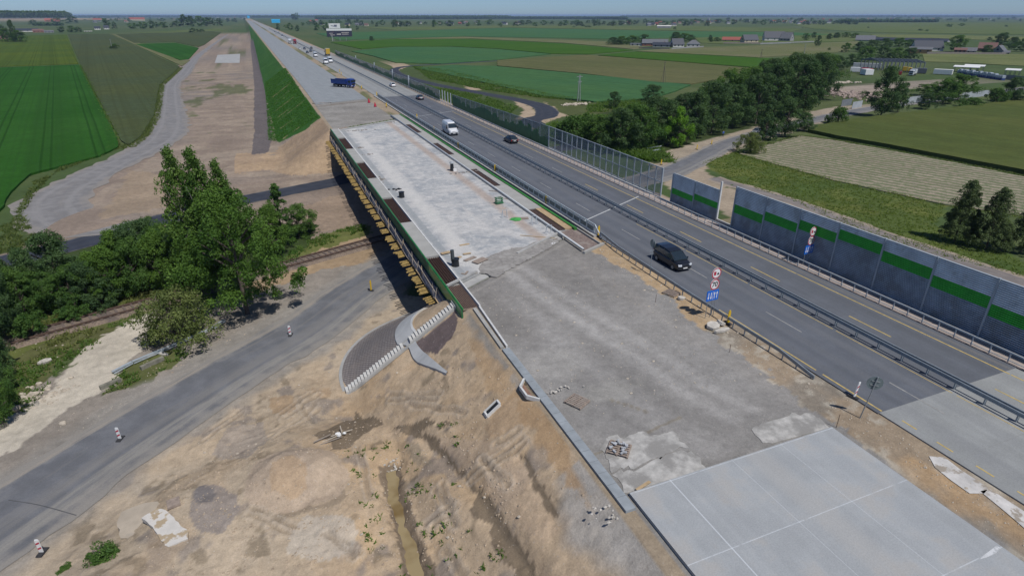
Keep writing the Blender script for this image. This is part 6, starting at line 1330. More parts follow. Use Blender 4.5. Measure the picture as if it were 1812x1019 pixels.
H('long low house with bright red roof', 1300, 73.5, 34, 2.6, 4.4, 9, M_hg, M_rr, name='house'); H('cream house with dark roof and pale pink gable beside the red roofs', 1331, 76, 26, 5, 8, 11, M_hc, M_rd, rz=.5)
H('large dark roofed house with white gable in the fields', 1375, 73, 34, 5.5, 10, 14, M_hw, M_rd, rz=.25); H('grey roofed wing joined to the large dark roofed house', 1398, 73.5, 18, 5, 9.5, 12, M_hg, M_rg, rz=-.4)
H('long low dark animal shed stretching behind the trees', 1618, 74, 120, 2.4, 3.2, 16, M_hg, M_rd, rz=-.22, name='barn', cat='barn', win=10, chimney=False); H('grey arched hay store at the left end of the long shed', 1540, 73, 30, 2, 7, 16, M_hg, M_rg, name='barn', cat='barn', win=2, chimney=False)
H('big black roofed house with white gable behind the yard', 1652, 91, 44, 6, 11, 15, M_hw, M_rd, rz=.3); H('grey roofed shed with orange wall left of the black roofed house', 1636, 95, 34, 7, 3.5, 9, M_ho, M_rg, name='shed', cat='shed', chimney=False)
H('dark brick outbuilding at the fence behind the meadow', 1706, 95, 18, 6, 3, 8, M_hb, M_rb, name='shed', cat='shed', chimney=False); H('grey shed with pale skylight beside the brick outbuilding', 1722, 95, 22, 4.5, 5, 9, M_hg, M_rg, name='shed', cat='shed', chimney=False)
H('brown roofed house between dark trees at the right', 1755, 92, 26, 6, 9, 10, M_hb, M_rb); H('small grey gabled house at the right end of the trees', 1776, 96, 14, 6, 8, 9, M_hg, M_rg, rz=1.2); H('tiny white roofed lean-to at the far right', 1786, 96.5, 10, 3, 3, 6, M_hw, M_rg, name='shed', cat='shed', chimney=False)
H('large blue sheet metal halls at the far interchange', 489, 41, 14, 4, 1.5, 60, M_cy, M_cy, name='hall', cat='hall', chimney=False, win=1); H('pale blue small hall left of the blue halls', 440, 33, 4, 3, 1, 30, M_cy, M_cy, name='hall', cat='hall', chimney=False, win=1)
H('long pale roofed depot on the right horizon fields', 1181, 50.5, 24, 3.2, 1.5, 30, M_hg, M_hw, name='hall', cat='hall', chimney=False, win=3)
H('long blue roofed shed in the left dark trees', 47, 57, 32, 2.5, 3, 14, M_hw, M_rd, name='barn', cat='barn', chimney=False, rz=.1); H('brown brick farmhouse beside the blue roofed shed', 67, 58, 16, 3, 2.5, 10, M_hb, M_rb); H('grey shed with rounded look beside the brick farmhouse', 86, 58.5, 14, 2, 2, 9, M_hg, M_rg, name='shed', cat='shed', chimney=False)
H('red roofed farm hidden in the left wood', 92, 40, 22, 2.5, 4, 24, M_hb, M_rr); H('small brown house at the left picture edge', 4, 70, 12, 3, 4, 9, M_hb, M_rb); H('white villa right of the left dark trees', 172, 53.5, 9, 3.2, 2.5, 12, M_hw, M_rd); H('white gabled house beside the white villa', 188, 52.5, 8, 3, 3.5, 12, M_hw, M_rd); H('low white farm wall at the field edge', 156, 56.8, 12, 1.2, .3, 3, M_hw, M_hw, chimney=False, name='shed', cat='shed')
H('large red roofed complex in the far left village', 242, 38, 24, 3, 3, 40, M_hc, M_rr, win=6); H('pale pink house in the far left village', 172, 38.5, 13, 2.8, 2.2, 26, M_hw, M_rr)
# villages near the horizon: many small houses sharing a few builds
vh = []
for k, (wm, rm) in enumerate([(M_hw, M_rd), (M_hw, M_rr), (M_hc, M_rb), (M_hw, M_rg), (M_hc, M_rd), (M_hb, M_rr), (M_hg, M_rg)]):
    vh.append(('white dark white cream cream brick grey'.split()[k], k, wm, rm))
nm = ['white house with dark roof', 'white house with red roof', 'cream house with brown roof', 'white house with grey roof', 'cream house with dark roof', 'brick house with red roof', 'grey house with grey roof']
protos = {}
rr = random.Random(21)
def village(x0, x1, y0, y1, n, where, big=1.):
    for i in range(n):
        px, py = rr.uniform(x0, x1), rr.uniform(y0, y1); x, y = gp(px, py); k = rr.choice((0, 1, 3, 0, 2, 4, 5, 6)); s_ = rr.uniform(.85, 1.2)*big
        lab = 'tiny %s among the houses of %s' % (nm[k], where); grp = nm[k].replace('house', 'houses', 1)+' in '+where
        if k not in protos:
            t = house('house', lab, x, y, 0, 13, 9.5, 4.6, 3.6, vh[k][2], vh[k][3], grp, win=2, chimney=False); protos[k] = t
        else: t = tree_copy(protos[k]); t['label'] = lab; t['group'] = grp
        t.location = (x, y, GZ); t.rotation_euler = (0, 0, rr.uniform(-.6, .6)-math.atan2(x, y)); t.scale = (s_, s_, s_)
village(125, 440, 31.0, 36.5, 46, 'the far left village'); village(140, 235, 37, 41, 8, 'the left middle village', .9); village(700, 930, 41, 44.5, 16, 'the village behind the middle fields'); village(1100, 1200, 41, 47, 12, 'the settlement by the pale depot', .9)
village(1200, 1470, 34, 44, 44, 'the right horizon town'); village(1480, 1812, 31.5, 35.5, 24, 'the farthest right villages'); village(560, 700, 45, 47, 5, 'the hamlet behind the billboard'); village(540, 580, 38, 40, 3, 'the hamlet by the blue halls')
# farm fences
for (a, c_, h, l) in [((1188, 88), (1245, 84.5), 1.5, 'pale fence in front of the farmstead'), ((1345, 79), (1440, 75.5), 1.6, 'pale long garden fence before the dark roofed house'), ((1640, 96), (1780, 97.5), 1.8, 'grey board fence behind the light green meadow'), ((1280, 78), (1345, 78.5), 1.8, 'dark garden fence before the red roofs'), ((1130, 86), (1185, 88), 1.4, 'dark wire fence left of the farmstead')]:
    p, q = gp(*a), gp(*c_); o = MB().bar((0, 0, h/2), (q[0]-p[0], q[1]-p[1], h/2), .12, h).build('fence', M_hg if 'pale' in l else M_oldwood); o.location = (*p, GZ); tag(o, l, 'fence')
# ================================================================== storage yard at the right
M_frm = pm('grey_frame', (.16, .18, .20), .6, .15, 1.); M_tr = pm('trailer_grey', (.36, .39, .41), .6, .1, .5)
x0, y0 = gp(1553, 125); x1, y1 = gp(1633, 128); t = thing('portal_frame_hall', 'bare grey steel portal frame hall in the storage yard', 'steel frame', (x0, y0, GZ)); hz = height_for(x0, y0, GZ, 104)*.95; dx, dy = (x1-x0)/11, (y1-y0)/11
pr = None
for i in range(12):
    if pr is None:
        b = MB(); b.bar((0, 0, 0), (0, 0, hz*.8), .4); b.bar((4, 16, 0), (4, 16, hz*.8), .4); b.bar((0, 0, hz*.8), (2, 8, hz), .35, .7); b.bar((2, 8, hz), (4, 16, hz*.8), .35, .7); pr = o = b.build('frame', M_frm, t)
    else: o = pr.copy(); C.objects.link(o); o.parent = t
    o.location = (dx*i, dy*i, 0)
b = MB(); 
for q in ((0, 0, hz*.8), (2, 8, hz), (4, 16, hz*.8), (1, 4, hz*.9)): b.bar(q, (q[0]+dx*11, q[1]+dy*11, q[2]), .2)
b.build('purlin', M_frm, t)
def boxthing(name, label, px, py, wpx, hpx, d, mat, cat, rz=0, z=0.):
    x, y = gp(px, py); u = width_for(x, y, GZ, 1.); t = thing(name, label, cat, (x, y+d/2, GZ+z), -math.atan2(x, y)+rz); MB().box((0, 0, hpx*u*.55), (wpx*u, d, hpx*u*.9)).build('cargo_box', mat, t, bevel=.05)
    for s_ in (-.4, .4): MB().box((s_*wpx*u*.8, 0, hpx*u*.06), (1.2, d*.9, hpx*u*.13)).build('wheels', M_tyre, t)
    return t
boxthing('trailer', 'long grey trailer behind the white one in the yard', 1537, 121, 44, 8, 3, M_tr, 'trailer', .05); boxthing('trailer', 'short white trailer at the left end of the yard', 1520, 128.5, 22, 8, 3, M_sw, 'trailer'); boxthing('trailer', 'white trailer seen from its end behind the tall tree', 1541, 134, 14, 10, 6, M_sw, 'trailer', .5)
boxthing('trailer', 'pale grey trailer in the middle of the yard', 1673, 133, 28, 9, 3.5, M_sw, 'trailer', -.12); boxthing('container', 'dark grey low container row beside the white cab lorry', 1634, 131, 16, 9, 3.5, pm('dark_grey_box', (.10, .11, .13), .6, .1, 1.), 'container'); boxthing('container', 'dark red container in the yard', 1593, 133, 11, 6, 3, P_red, 'container')
for (px, py, m, l, hd, ln) in ((1532, 131, P_red, 'red cab lorry between the trailers of the yard', .9, 6.5), (1614, 134, P_wht, 'white cab lorry in front of the dark container', -1.2, 7), (1604, 129, P_yel, 'small yellow lorry in the yard', .6, 5)):
    x, y = gp(px, py); make_truck(l, x, y, hd, m, m, ln, z0=GZ+.02, h=3.4)
x0, y0 = gp(1694, 130); pr = None; rr = random.Random(31)
for i in range(24):
    px = 1696+i*3.35; py = 131+i*.50; x, y = gp(px, py); 
    if pr is None:
        t = thing('bagged_pallet', None, 'pallet of bags', (x, y, GZ), 0, 'blue and white stacked pallets in the yard'); MB().box((0, 0, .5), (1.5, 2.4, 1.)).build('lower_load', pm('blue_wrap', (.04, .07, .22), .5, .2, 1.), t); MB().box((.05, 0, 1.7), (1.5, 2.4, 1.3)).build('upper_load', pm('white_wrap', (.42, .46, .50), .5, .2, 1.), t); pr = t
    else: t = tree_copy(pr); t.location = (x, y, GZ)
    t.rotation_euler = (0, 0, rr.uniform(-.2, .2)-.6); t['label'] = 'blue and white wrapped pallet in the long row of the yard'; sc_ = rr.uniform(.9, 1.3); t.scale = (1, 1, sc_)
for k, (px, py, w, l) in enumerate([(1708, 128, 38, 'white roofed open shelter behind the pallet row'), (1722, 126, 30, 'second pale shelter roof behind the pallet row'), (1790, 134, 22, 'pale roofed shelter at the right end of the yard')]):
    x, y = gp(px, py); u = width_for(x, y, GZ, 1.); t = thing('shelter', l, 'shelter', (x, y, GZ), -math.atan2(x, y)-.1); MB().box((0, 0, 3.2), (w*u, 6, .18), M=Matrix.Rotation(.1, 3, 'X')).build('roof', M_sw, t)
    for s_ in (-.45, -.15, .15, .45):
        for q in (-2.6, 2.6): MB().box((s_*w*u, q, 1.5), (.2, .2, 3.1)).build('post', M_frm, t)
for (a, c_, l) in [((1507, 193), (1524, 190), 'short pale fence piece left of the tall tree'), ((1603, 184), (1632, 180), 'curved pale fence panel right of the tall tree'), ((1700, 175), (1748, 170), 'long pale fence panel between the roadside bushes'), ((1488, 189), (1506, 186), 'dark fence piece beside the rubble field'), ((1775, 141), (1830, 146), 'dark fence at the far right of the yard')]:
    p, q = gp(*a), gp(*c_); o = MB().bar((0, 0, 1.2), (q[0]-p[0], q[1]-p[1], 1.2), .1, 2.4).build('fence', M_tr if 'pale' in l else M_frm); o.location = (*p, GZ); tag(o, l, 'fence')
heap('pinkish rubble mound in front of the yard', 1492, 168, 260, 15, 16, .8, pm('pink_rubble', (.30, .235, .20), .95, .3, 2.), z=GZ, seed=41, cat='rubble', name='rubble'); heap('pale rubble strip at the back of the mound', 1480, 148, 80, 12, 3, .9, M_rock, z=GZ, seed=42, cat='rubble', name='rubble')
heap('pale soil heap beside the power pole of the loop road', 1015, 186, 60, 5, 2, .7, M_rock, z=GZ, seed=43, cat='soil heap', name='rubble')
HAZE = 0.00006; EXPO = 0.25
# ================================================================== vegetation
def leafmat(name, c1, c2, trans=.34):
    m, nt, bs, out = nmat(name); at_ = N(nt, 'ShaderNodeAttribute', attribute_name='tint'); oi = N(nt, 'ShaderNodeObjectInfo')
    f = math_(nt, 'ADD', math_(nt, 'MULTIPLY', at_.outputs['Fac'], .75), math_(nt, 'MULTIPLY', oi.outputs['Random'], .25)); c = mixc(nt, f, c1, c2)
    L(nt, c, bs.inputs['Base Color']); bs.inputs['Roughness'].default_value = .62; bs.inputs['Specular IOR Level'].default_value = .18
    tr = N(nt, 'ShaderNodeBsdfTranslucent'); L(nt, mixc(nt, 1., c, (1.1, 1.25, .5), 'MULTIPLY'), tr.inputs[0]); mx = N(nt, 'ShaderNodeMixShader'); mx.inputs[0].default_value = trans; L(nt, bs.outputs[0], mx.inputs[1]); L(nt, tr.outputs[0], mx.inputs[2]); L(nt, mx.outputs[0], out.inputs[0]); return m
def crown_mesh(name, mat, seed, nclump, nleaf, leaf, shape, clump_r=.16, droop=0., ar=2.2):
    """unit crown: x,y in -1..1, z 0..1; leaf = leaf size in the same units"""
    r = np.random.default_rng(seed); P = []; tries = 0
    while len(P) < nclump:
        z = r.uniform(0.03, .97); R = shape(z); a = r.uniform(0, 2*np.pi); lob = 1+.28*np.sin(2*a+seed+z*5)+.2*np.sin(5*a+seed*2-z*9)
        q = R*lob*np.sqrt(r.uniform(.12, 1.)); 
        if R < .05: continue
        P.append((q*np.cos(a), q*np.sin(a), z))
    P = np.array(P); cr = clump_r*r.uniform(.55, 1.35, nclump); tint = r.uniform(0, 1, nclump)**1.3
    ci = r.integers(0, nclump, nleaf); d = r.normal(size=(nleaf, 3)); d /= np.linalg.norm(d, axis=1)[:, None]; d[:, 2] = np.abs(d[:, 2])*.9+d[:, 2]*.1*1
    flip = r.uniform(size=nleaf) < .22; d[flip, 2] *= -1
    rad = r.uniform(.35, 1., nleaf)**.5; asp = np.array([1, 1, 1.15/ar]); pos_ = P[ci]+d*cr[ci, None]*rad[:, None]*asp
    pos_[:, 2] -= droop*rad*cr[ci]
    nrm = d*.8+r.normal(size=(nleaf, 3))*.55; nrm[:, 2] += .25; nrm /= np.linalg.norm(nrm, axis=1)[:, None]
    t = np.cross(nrm, r.normal(size=(nleaf, 3))); t /= np.linalg.norm(t, axis=1)[:, None]; b_ = np.cross(nrm, t); s_ = leaf*r.uniform(.6, 1.4, nleaf)[:, None]
    V = np.stack([pos_-t*s_, pos_-b_*s_*.55+nrm*s_*.15, pos_+t*s_, pos_+b_*s_*.55+nrm*s_*.15], 1).reshape(-1, 3)
    V = V.reshape(nleaf, 4, 3); V[:, :, 2] = pos_[:, None, 2]+(V[:, :, 2]-pos_[:, None, 2])/ar; V = V.reshape(-1, 3)
    me = bpy.data.meshes.new(name); n = nleaf; me.vertices.add(n*4); me.vertices.foreach_set('co', V.ravel()); me.loops.add(n*4); me.polygons.add(n); me.loops.foreach_set('vertex_index', np.arange(n*4)); me.polygons.foreach_set('loop_start', np.arange(n)*4); me.update(calc_edges=True)
    at_ = me.attributes.new('tint', 'FLOAT', 'POINT'); at_.data.foreach_set('value', np.repeat(np.clip(tint[ci]*.8+r.uniform(0, .25, n), 0, 1), 4)); me.materials.append(mat); return me
def trunk_mesh(name, mat, seed, n=13, spread=.7, stems=1):
    rr = random.Random(seed); b = MB()
    for s_ in range(stems):
        ox, oy = (rr.uniform(-.12, .12), rr.uniform(-.12, .12)) if stems > 1 else (0, 0); top = (ox*2.5+rr.uniform(-.05, .05), oy*2.5, .82)
        b.cyl((ox*.3, oy*.3, -.02), (ox, oy, .35), .045, 7, r2=.032); b.cyl((ox, oy, .35), top, .032, 7, r2=.008)
        for i in range(n):
            z = rr.uniform(.22, .62); a = rr.uniform(0, 6.28); l = rr.uniform(.4, 1.)*spread; b.cyl((ox, oy, z), (ox+l*math.cos(a), oy+l*math.sin(a), z+rr.uniform(.12, .3)), .014, 5, r2=.004)
    o = b.build(name, mat); me = o.data; bpy.data.objects.remove(o); return me
oval = lambda z: max(0., 1-((z-.52)/.5)**2)**.5
dome = lambda z: max(0., 1-((z-.38)/.62)**2)**.5 if z > .38 else max(0., 1-((z-.38)/.42)**2*.6)**.5
col_ = lambda z: .95*(1-abs(z-.4)**1.7*1.6) if z < .85 else .95*(.28)*(1-z)/.15*1.6
cone_ = lambda z: 1.02*(1-z)**.8*.95+.05
flame = lambda z: (z/.3)**.6 if z < .3 else max(0, (1-(z-.3)/.7))**.7
M_bark = pm('bark', (.10, .08, .065), .95, .3, 8.); M_bbark = pm('pale_bark', (.28, .26, .23), .9, .3, 8.)
LM = dict(deep=leafmat('leaf_deep', (0.042, 0.090, 0.032), (0.117, 0.191, 0.066)), bright=leafmat('leaf_bright', (0.046, 0.106, 0.017), (0.144, 0.248, 0.043)), mid=leafmat('leaf_mid', (0.043, 0.103, 0.023), (0.130, 0.224, 0.047)), dark=leafmat('leaf_dark', (0.038, 0.081, 0.032), (0.106, 0.172, 0.061)), lime=leafmat('leaf_lime', (0.083, 0.197, 0.018), (0.227, 0.409, 0.046)),
          brown=leafmat('leaf_brown', (0.095, 0.129, 0.036), (0.224, 0.263, 0.084)), willow=leafmat('leaf_willow', (0.055, 0.087, 0.034), (0.164, 0.217, 0.087)), pop=leafmat('leaf_poplar', (0.047, 0.110, 0.018), (0.162, 0.257, 0.052)))
TP = {}
def tp(key, mat, seed, nc, nl, leaf, shape, cr, bark=M_bark, droop=0., stems=1, zlo=.08, ar=2.2): TP[key] = (crown_mesh('crown_'+key, LM[mat], seed, nc, nl, leaf, shape, cr, droop, ar), trunk_mesh('trunk_'+key, bark, seed, stems=stems), zlo)
tp('big', 'bright', 3, 170, 34000, .021, dome, .16); tp('big2', 'mid', 9, 120, 20000, .026, flame, .17)
for i, k in enumerate(('bright', 'mid', 'mid', 'dark', 'deep')): tp('b%d' % i, k, 20+i, 110, 16000, .031, [flame, dome, oval, dome, flame][i], .19)
tp('lime', 'lime', 31, 60, 7000, .045, flame, .2); tp('pop', 'pop', 33, 260, 15000, .050, col_, .22, M_bbark, ar=5.); tp('spire', 'mid', 35, 170, 12000, .055, cone_, .15, ar=5.); tp('willow', 'willow', 37, 190, 20000, .034, cone_, .17, M_bark, .12, ar=3.); tp('shrub', 'brown', 39, 90, 13000, .030, dome, .2, M_bark, 0, 4, 0., 1.4)
tp('bush', 'mid', 41, 45, 5000, .05, dome, .24, M_bark, 0, 3, 0., 1.3); tp('dbush', 'dark', 42, 45, 5000, .05, dome, .24, M_bark, 0, 3, 0., 1.3)
for i, k in enumerate(('dark', 'mid', 'dark')): tp('f%d' % i, k, 50+i, 26, 900, .12, [dome, oval, dome][i], .26)
def tree(key, px, py, top, wpx, label, group=None, name=None, at_=None, hscale=1.):
    x, y = at_ or gp(px, py); h = height_for(x, y, GZ, top)*hscale; w = width_for(x, y, GZ, wpx)/2; w = max(.5, w); cr, tr, zlo = TP[key]
    bush = key in ('shrub', 'bush', 'dbush'); t = thing(name or ('bush' if bush else 'tree'), label, 'bush' if bush else 'tree', (x, y, GZ), random.uniform(0, 6.28), group)
    o = bpy.data.objects.new('crown', cr); C.objects.link(o); o.parent = t; o.scale = (w/1.08, w/1.08, h*(1.02-zlo)); o.location = (0, 0, h*zlo)
    o = bpy.data.objects.new('trunk', tr); C.objects.link(o); o.parent = t; o.scale = (min(w, h*.45), min(w, h*.45), h); return t
for (px, py, tp_, w, k, l) in [(357, 520, 268, 64, 'pop', 'tall slender poplar, left one of the three tops'), (392, 522, 270, 70, 'pop', 'tall slender poplar, middle one of the three tops'), (426, 510, 290, 56, 'pop', 'tall slender poplar, right lower one of the three tops'),
    (438, 556, 345, 184, 'big', 'broad bright green tree in front of the poplars with its shadow on the sand'), (392, 508, 345, 96, 'big2', 'dense green tree filling below the poplar tops'), (504, 440, 327, 52, 'spire', 'slim spire shaped tree right of the poplars'),
    (530, 424, 366, 66, 'b1', 'round dark green tree at the right end of the left belt'), (486, 452, 366, 78, 'b0', 'bright round tree left of the spire tree'), (548, 416, 392, 34, 'b3', 'small dark tree nearest to the dark road')]: tree(k, px, py, tp_, w, l)
adj = ['bright green', 'mid green', 'fresh green', 'dark green', 'deep green']
lb = [(338, 482, 398, 84, 1), (300, 486, 402, 84, 2), (262, 492, 398, 96, 3), (222, 500, 412, 84, 0), (178, 515, 450, 84, 0), (113, 524, 412, 108, 4), (70, 548, 440, 84, 4), (50, 565, 482, 90, 1), (20, 560, 460, 90, 4), (160, 540, 470, 90, 3), (206, 530, 442, 84, 0), (246, 520, 430, 84, 1), (290, 512, 415, 84, 0), (322, 500, 420, 84, 3), (135, 545, 476, 74, 1), (92, 555, 488, 70, 2), (10, 595, 470, 74, 3), (-20, 640, 430, 100, 4), (-5, 700, 560, 88, 3), (8, 756, 640, 74, 2), (-35, 560, 450, 110, 1), (350, 500, 405, 84, 1), (372, 492, 398, 70, 2), (276, 470, 392, 70, 1), (236, 478, 402, 70, 2), (30, 530, 478, 70, 2), (-6, 660, 590, 70, 4), (312, 470, 396, 62, 2), (150, 505, 458, 60, 3)]
for i, (px, py, tp_, w, k) in enumerate(lb):
    where = 'left picture edge' if px < 40 else 'left part of the belt by the railway' if px < 180 else 'middle of the left belt by the railway' if px < 280 else 'left belt next to the poplars'
    tree('b%d' % k, px, py, tp_, w, '%s leafy tree at the %s' % (adj[k], where), 'trees of the left belt along the railway')
tree('shrub', 322, 606, 522, 128, 'broad brownish shrub with twisted stems beside the fallen rail')
for (px, py, tp_, w, k, l) in [(60, 596, 560, 60, 'bush', 'low bush at the foot of the left belt'), (130, 566, 545, 60, 'bush', 'low bush beside the railway verge'), (180, 548, 520, 60, 'dbush', 'dark low bush beside the railway verge'), (230, 524, 500, 50, 'bush', 'small bush under the middle of the belt'), (12, 730, 690, 60, 'bush', 'leafy bush at the lower left of the belt'), (196, 1008, 952, 76, 'bush', 'bright green weedy bush at the lower left beside the slab'), (120, 1018, 998, 44, 'bush', 'small green weed clump at the bottom edge'), (288, 905, 896, 13, 'bush', 'tiny green weed beside the cracked slab'), (185, 1030, 985, 40, 'bush', 'weedy clump below the bright bush')]: tree(k, px, py, tp_, w, l, hscale=.6 if py > 890 else 1.)
rb = [(1018, 255, 212, 70, 'bush'), (1055, 262, 206, 70, 'b1'), (1095, 270, 196, 76, 'b3'), (1085, 192, 164, 24, 'b3'), (1130, 268, 190, 76, 'b1'), (1155, 180, 152, 40, 'b3'), (1180, 256, 178, 80, 'b4'), (1198, 262, 192, 48, 'lime'), (1228, 244, 162, 70, 'b4'), (1258, 236, 150, 80, 'b3'), (1296, 226, 150, 80, 'b4'), (1285, 205, 128, 76, 'b1'), (1336, 220, 136, 80, 'b3'), (1322, 190, 122, 76, 'b1'), (1368, 205, 112, 84, 'b4'), (1402, 190, 100, 80, 'b3'), (1420, 205, 110, 76, 'b4'), (1440, 175, 99, 66, 'b3'), (1455, 155, 98, 62, 'b1'), (1388, 242, 176, 62, 'b4'), (1422, 232, 200, 46, 'b4'), (1326, 271, 238, 48, 'shrub'), (1352, 248, 206, 46, 'dbush'), (1482, 220, 193, 38, 'bush'), (1558, 207, 118, 66, 'b4'), (1588, 199, 150, 36, 'b3'), (1638, 194, 166, 32, 'b3'), (1668, 184, 142, 60, 'b1'), (1694, 178, 134, 60, 'b1'), (1640, 170, 150, 50, 'b1'), (1788, 181, 137, 54, 'b4'), (1762, 184, 160, 40, 'bush'), (1716, 190, 175, 40, 'bush'), (1212, 225, 168, 60, 'b3'), (1248, 208, 155, 60, 'b1'), (1158, 235, 175, 70, 'b3'), (1118, 238, 188, 66, 'b1'), (1355, 176, 108, 60, 'b3'), (1382, 165, 104, 60, 'b1'),
      (1150, 256, 205, 60, 'b1'), (1215, 256, 228, 36, 'bush'), (1075, 250, 210, 60, 'b1'), (1040, 235, 205, 50, 'bush'), (1000, 245, 218, 50, 'bush')]
kn = {'b1': 'mid green tree', 'b3': 'dark green tree', 'b4': 'deep green tree', 'bush': 'mid green bush', 'dbush': 'dark bush', 'shrub': 'brownish shrub', 'lime': 'lime green tree'}
for i, (px, py, tp_, w, k) in enumerate(rb):
    where = 'behind the see-through barrier' if px < 1170 else 'along the right local road' if px < 1350 else 'in the dense right wood' if px < 1470 else 'by the fence panels of the storage yard'
    l = '%s %s' % (kn[k], where)
    if k == 'lime': l = 'lone lime green tree standing out of the dark right belt'
    if px == 1558: l = 'tall solitary deep green tree in front of the storage yard'
    if k == 'shrub': l = 'brownish shrub beside the parked grey car'
    tree(k, px, py, tp_, w, l, None if k in ('lime', 'shrub') or px == 1558 else 'trees and bushes of the right belt')
for (px, py, tp_, w, l) in [(1688, 428, 320, 68, 'leftmost loose willow beside the young crop field'), (1744, 440, 334, 70, 'middle loose willow beside the young crop field'), (1806, 446, 356, 76, 'willow at the right picture edge'), (1712, 432, 372, 44, 'low willow between the two taller ones'), (1770, 446, 395, 40, 'low willow near the right picture edge')]: tree('willow', px, py, tp_, w, l)
# trees around farms and in the middle distance
mid = [(1085, 80, 67, 26), (1100, 80, 65, 24), (1118, 79, 64, 28), (1140, 76, 62, 22), (1195, 75, 57, 28), (1210, 75, 60, 24), (1222, 74, 62, 20), (1258, 75, 66, 10), (1268, 74, 67, 14), (1256, 72, 63, 8), (1425, 72, 60, 14), (1447, 83, 64, 11), (1440, 68, 58, 10), (1467, 90, 85, 6), (1467, 70, 60, 14), (1480, 68, 58, 18), (1497, 67, 58, 18), (1512, 68, 59, 16), (1497, 93, 77, 18), (1520, 92, 74, 26), (1542, 90, 72, 28), (1565, 88, 68, 28), (1590, 84, 68, 30), (1610, 84, 70, 24), (1530, 110, 84, 34), (1560, 108, 84, 36), (1585, 108, 86, 34), (1610, 106, 86, 30), (1505, 118, 96, 32), (1480, 124, 100, 32), (1640, 82, 72, 14), (1690, 92, 64, 32), (1745, 96, 80, 28), (1768, 90, 60, 30), (1790, 88, 66, 26), (1808, 92, 70, 26), (1750, 72, 66, 10),
       (28, 75, 38, 12), (15, 75, 52, 26), (36, 75, 55, 26), (4, 62, 45, 20), (110, 58, 48, 16), (128, 58, 47, 18), (140, 58, 49, 16), (190, 52, 34, 16), (204, 52, 40, 10), (235, 52, 42, 20), (255, 52, 40, 20), (272, 51, 38, 18), (290, 50, 40, 20), (310, 49, 39, 16), (326, 48, 28, 24), (340, 48, 30, 20), (357, 47.5, 30, 22), (372, 47, 32, 22), (388, 47, 34, 14), (100, 42, 33, 22), (130, 42, 30, 24), (60, 44, 36, 16), (204, 87, 78, 13), (197, 87, 82, 8), (344, 58, 51, 20), (358, 57, 52, 10),
       (658, 73, 65, 10), (536, 46, 40.5, 7), (700, 49, 37, 16), (712, 48, 39, 14), (722, 48, 38, 12), (768, 49, 38, 10), (1194, 53, 48, 6), (1040, 49, 46, 14), (1015, 49, 47, 8), (1478, 43, 38, 12), (1495, 44, 36, 24), (1512, 44, 38, 16), (1627, 55, 52, 12), (1640, 56, 53, 8), (1536, 50, 48, 6), (1680, 48, 43, 14), (1702, 47, 42, 10), (1780, 48, 45, 6), (1420, 50, 49, 3), (520, 36, 26, 12), (526, 36, 24, 8)]
rr = random.Random(77)
def where_(px, py):
    return ('at the left farm' if px < 60 and py > 45 else 'in the left village row' if px < 320 else 'in the dense dark clump left of the motorway' if px < 400 else 'in the fields by the billboard' if px < 760 else 'near the farmstead' if 1080 <= px < 1240 and py > 52 else 'between the farmhouses' if px < 1450 and py > 52 else 'behind the storage yard' if py > 60 else 'in the far right meadows')
for (px, py, tp_, w) in mid:
    k = rr.choice((0, 1, 2)); key = ('b%d' % rr.choice((1, 3, 4))) if py > 64 else 'f%d' % k
    l = '%s round tree %s' % ('mid green' if key in ('b1', 'f1') else 'dark', where_(px, py)); grp = 'background trees '+where_(px, py)
    if (px, py) == (204, 87): l, grp = 'lone dark bush in the grey green left field', None
    if (px, py) == (658, 73): l, grp = 'lone small tree right of the billboard', None
    if (px, py) == (28, 75): l, grp = 'tall dark conifer like tree at the left farm', None
    tree(key, px, py, tp_, w, l, grp, name='tree')
# tree rows towards the horizon
def row(x0, x1, y0, y1, n, hpx, where, wpx=10):
    for i in range(n):
        px = x0+(x1-x0)*(i+rr.random())/n; py = rr.uniform(y0, y1); x, y = gp(px, py); h = rr.uniform(9, 17); key = 'f%d' % rr.choice((0, 1, 2)); cr, tr, zlo = TP[key]
        t = thing('tree', 'small distant tree of %s' % where, 'tree', (x, y, GZ), rr.uniform(0, 6), 'distant trees of '+where); w = h*rr.uniform(.45, .8)*wpx/10
        o = bpy.data.objects.new('crown', cr); C.objects.link(o); o.parent = t; o.scale = (w, w, h)
row(150, 440, 31, 40, 40, 0, 'the far left village', 13); row(540, 1000, 43, 48, 34, 0, 'the hedge line behind the middle fields', 12); row(1000, 1250, 40, 47, 30, 0, 'the settlement by the pale depot', 14); row(1200, 1470, 35, 45, 40, 0, 'the right horizon town', 13); row(1480, 1812, 33, 39, 28, 0, 'the far right plain', 16)
row(490, 640, 53, 56, 8, 0, 'the strip behind the billboard', 8)
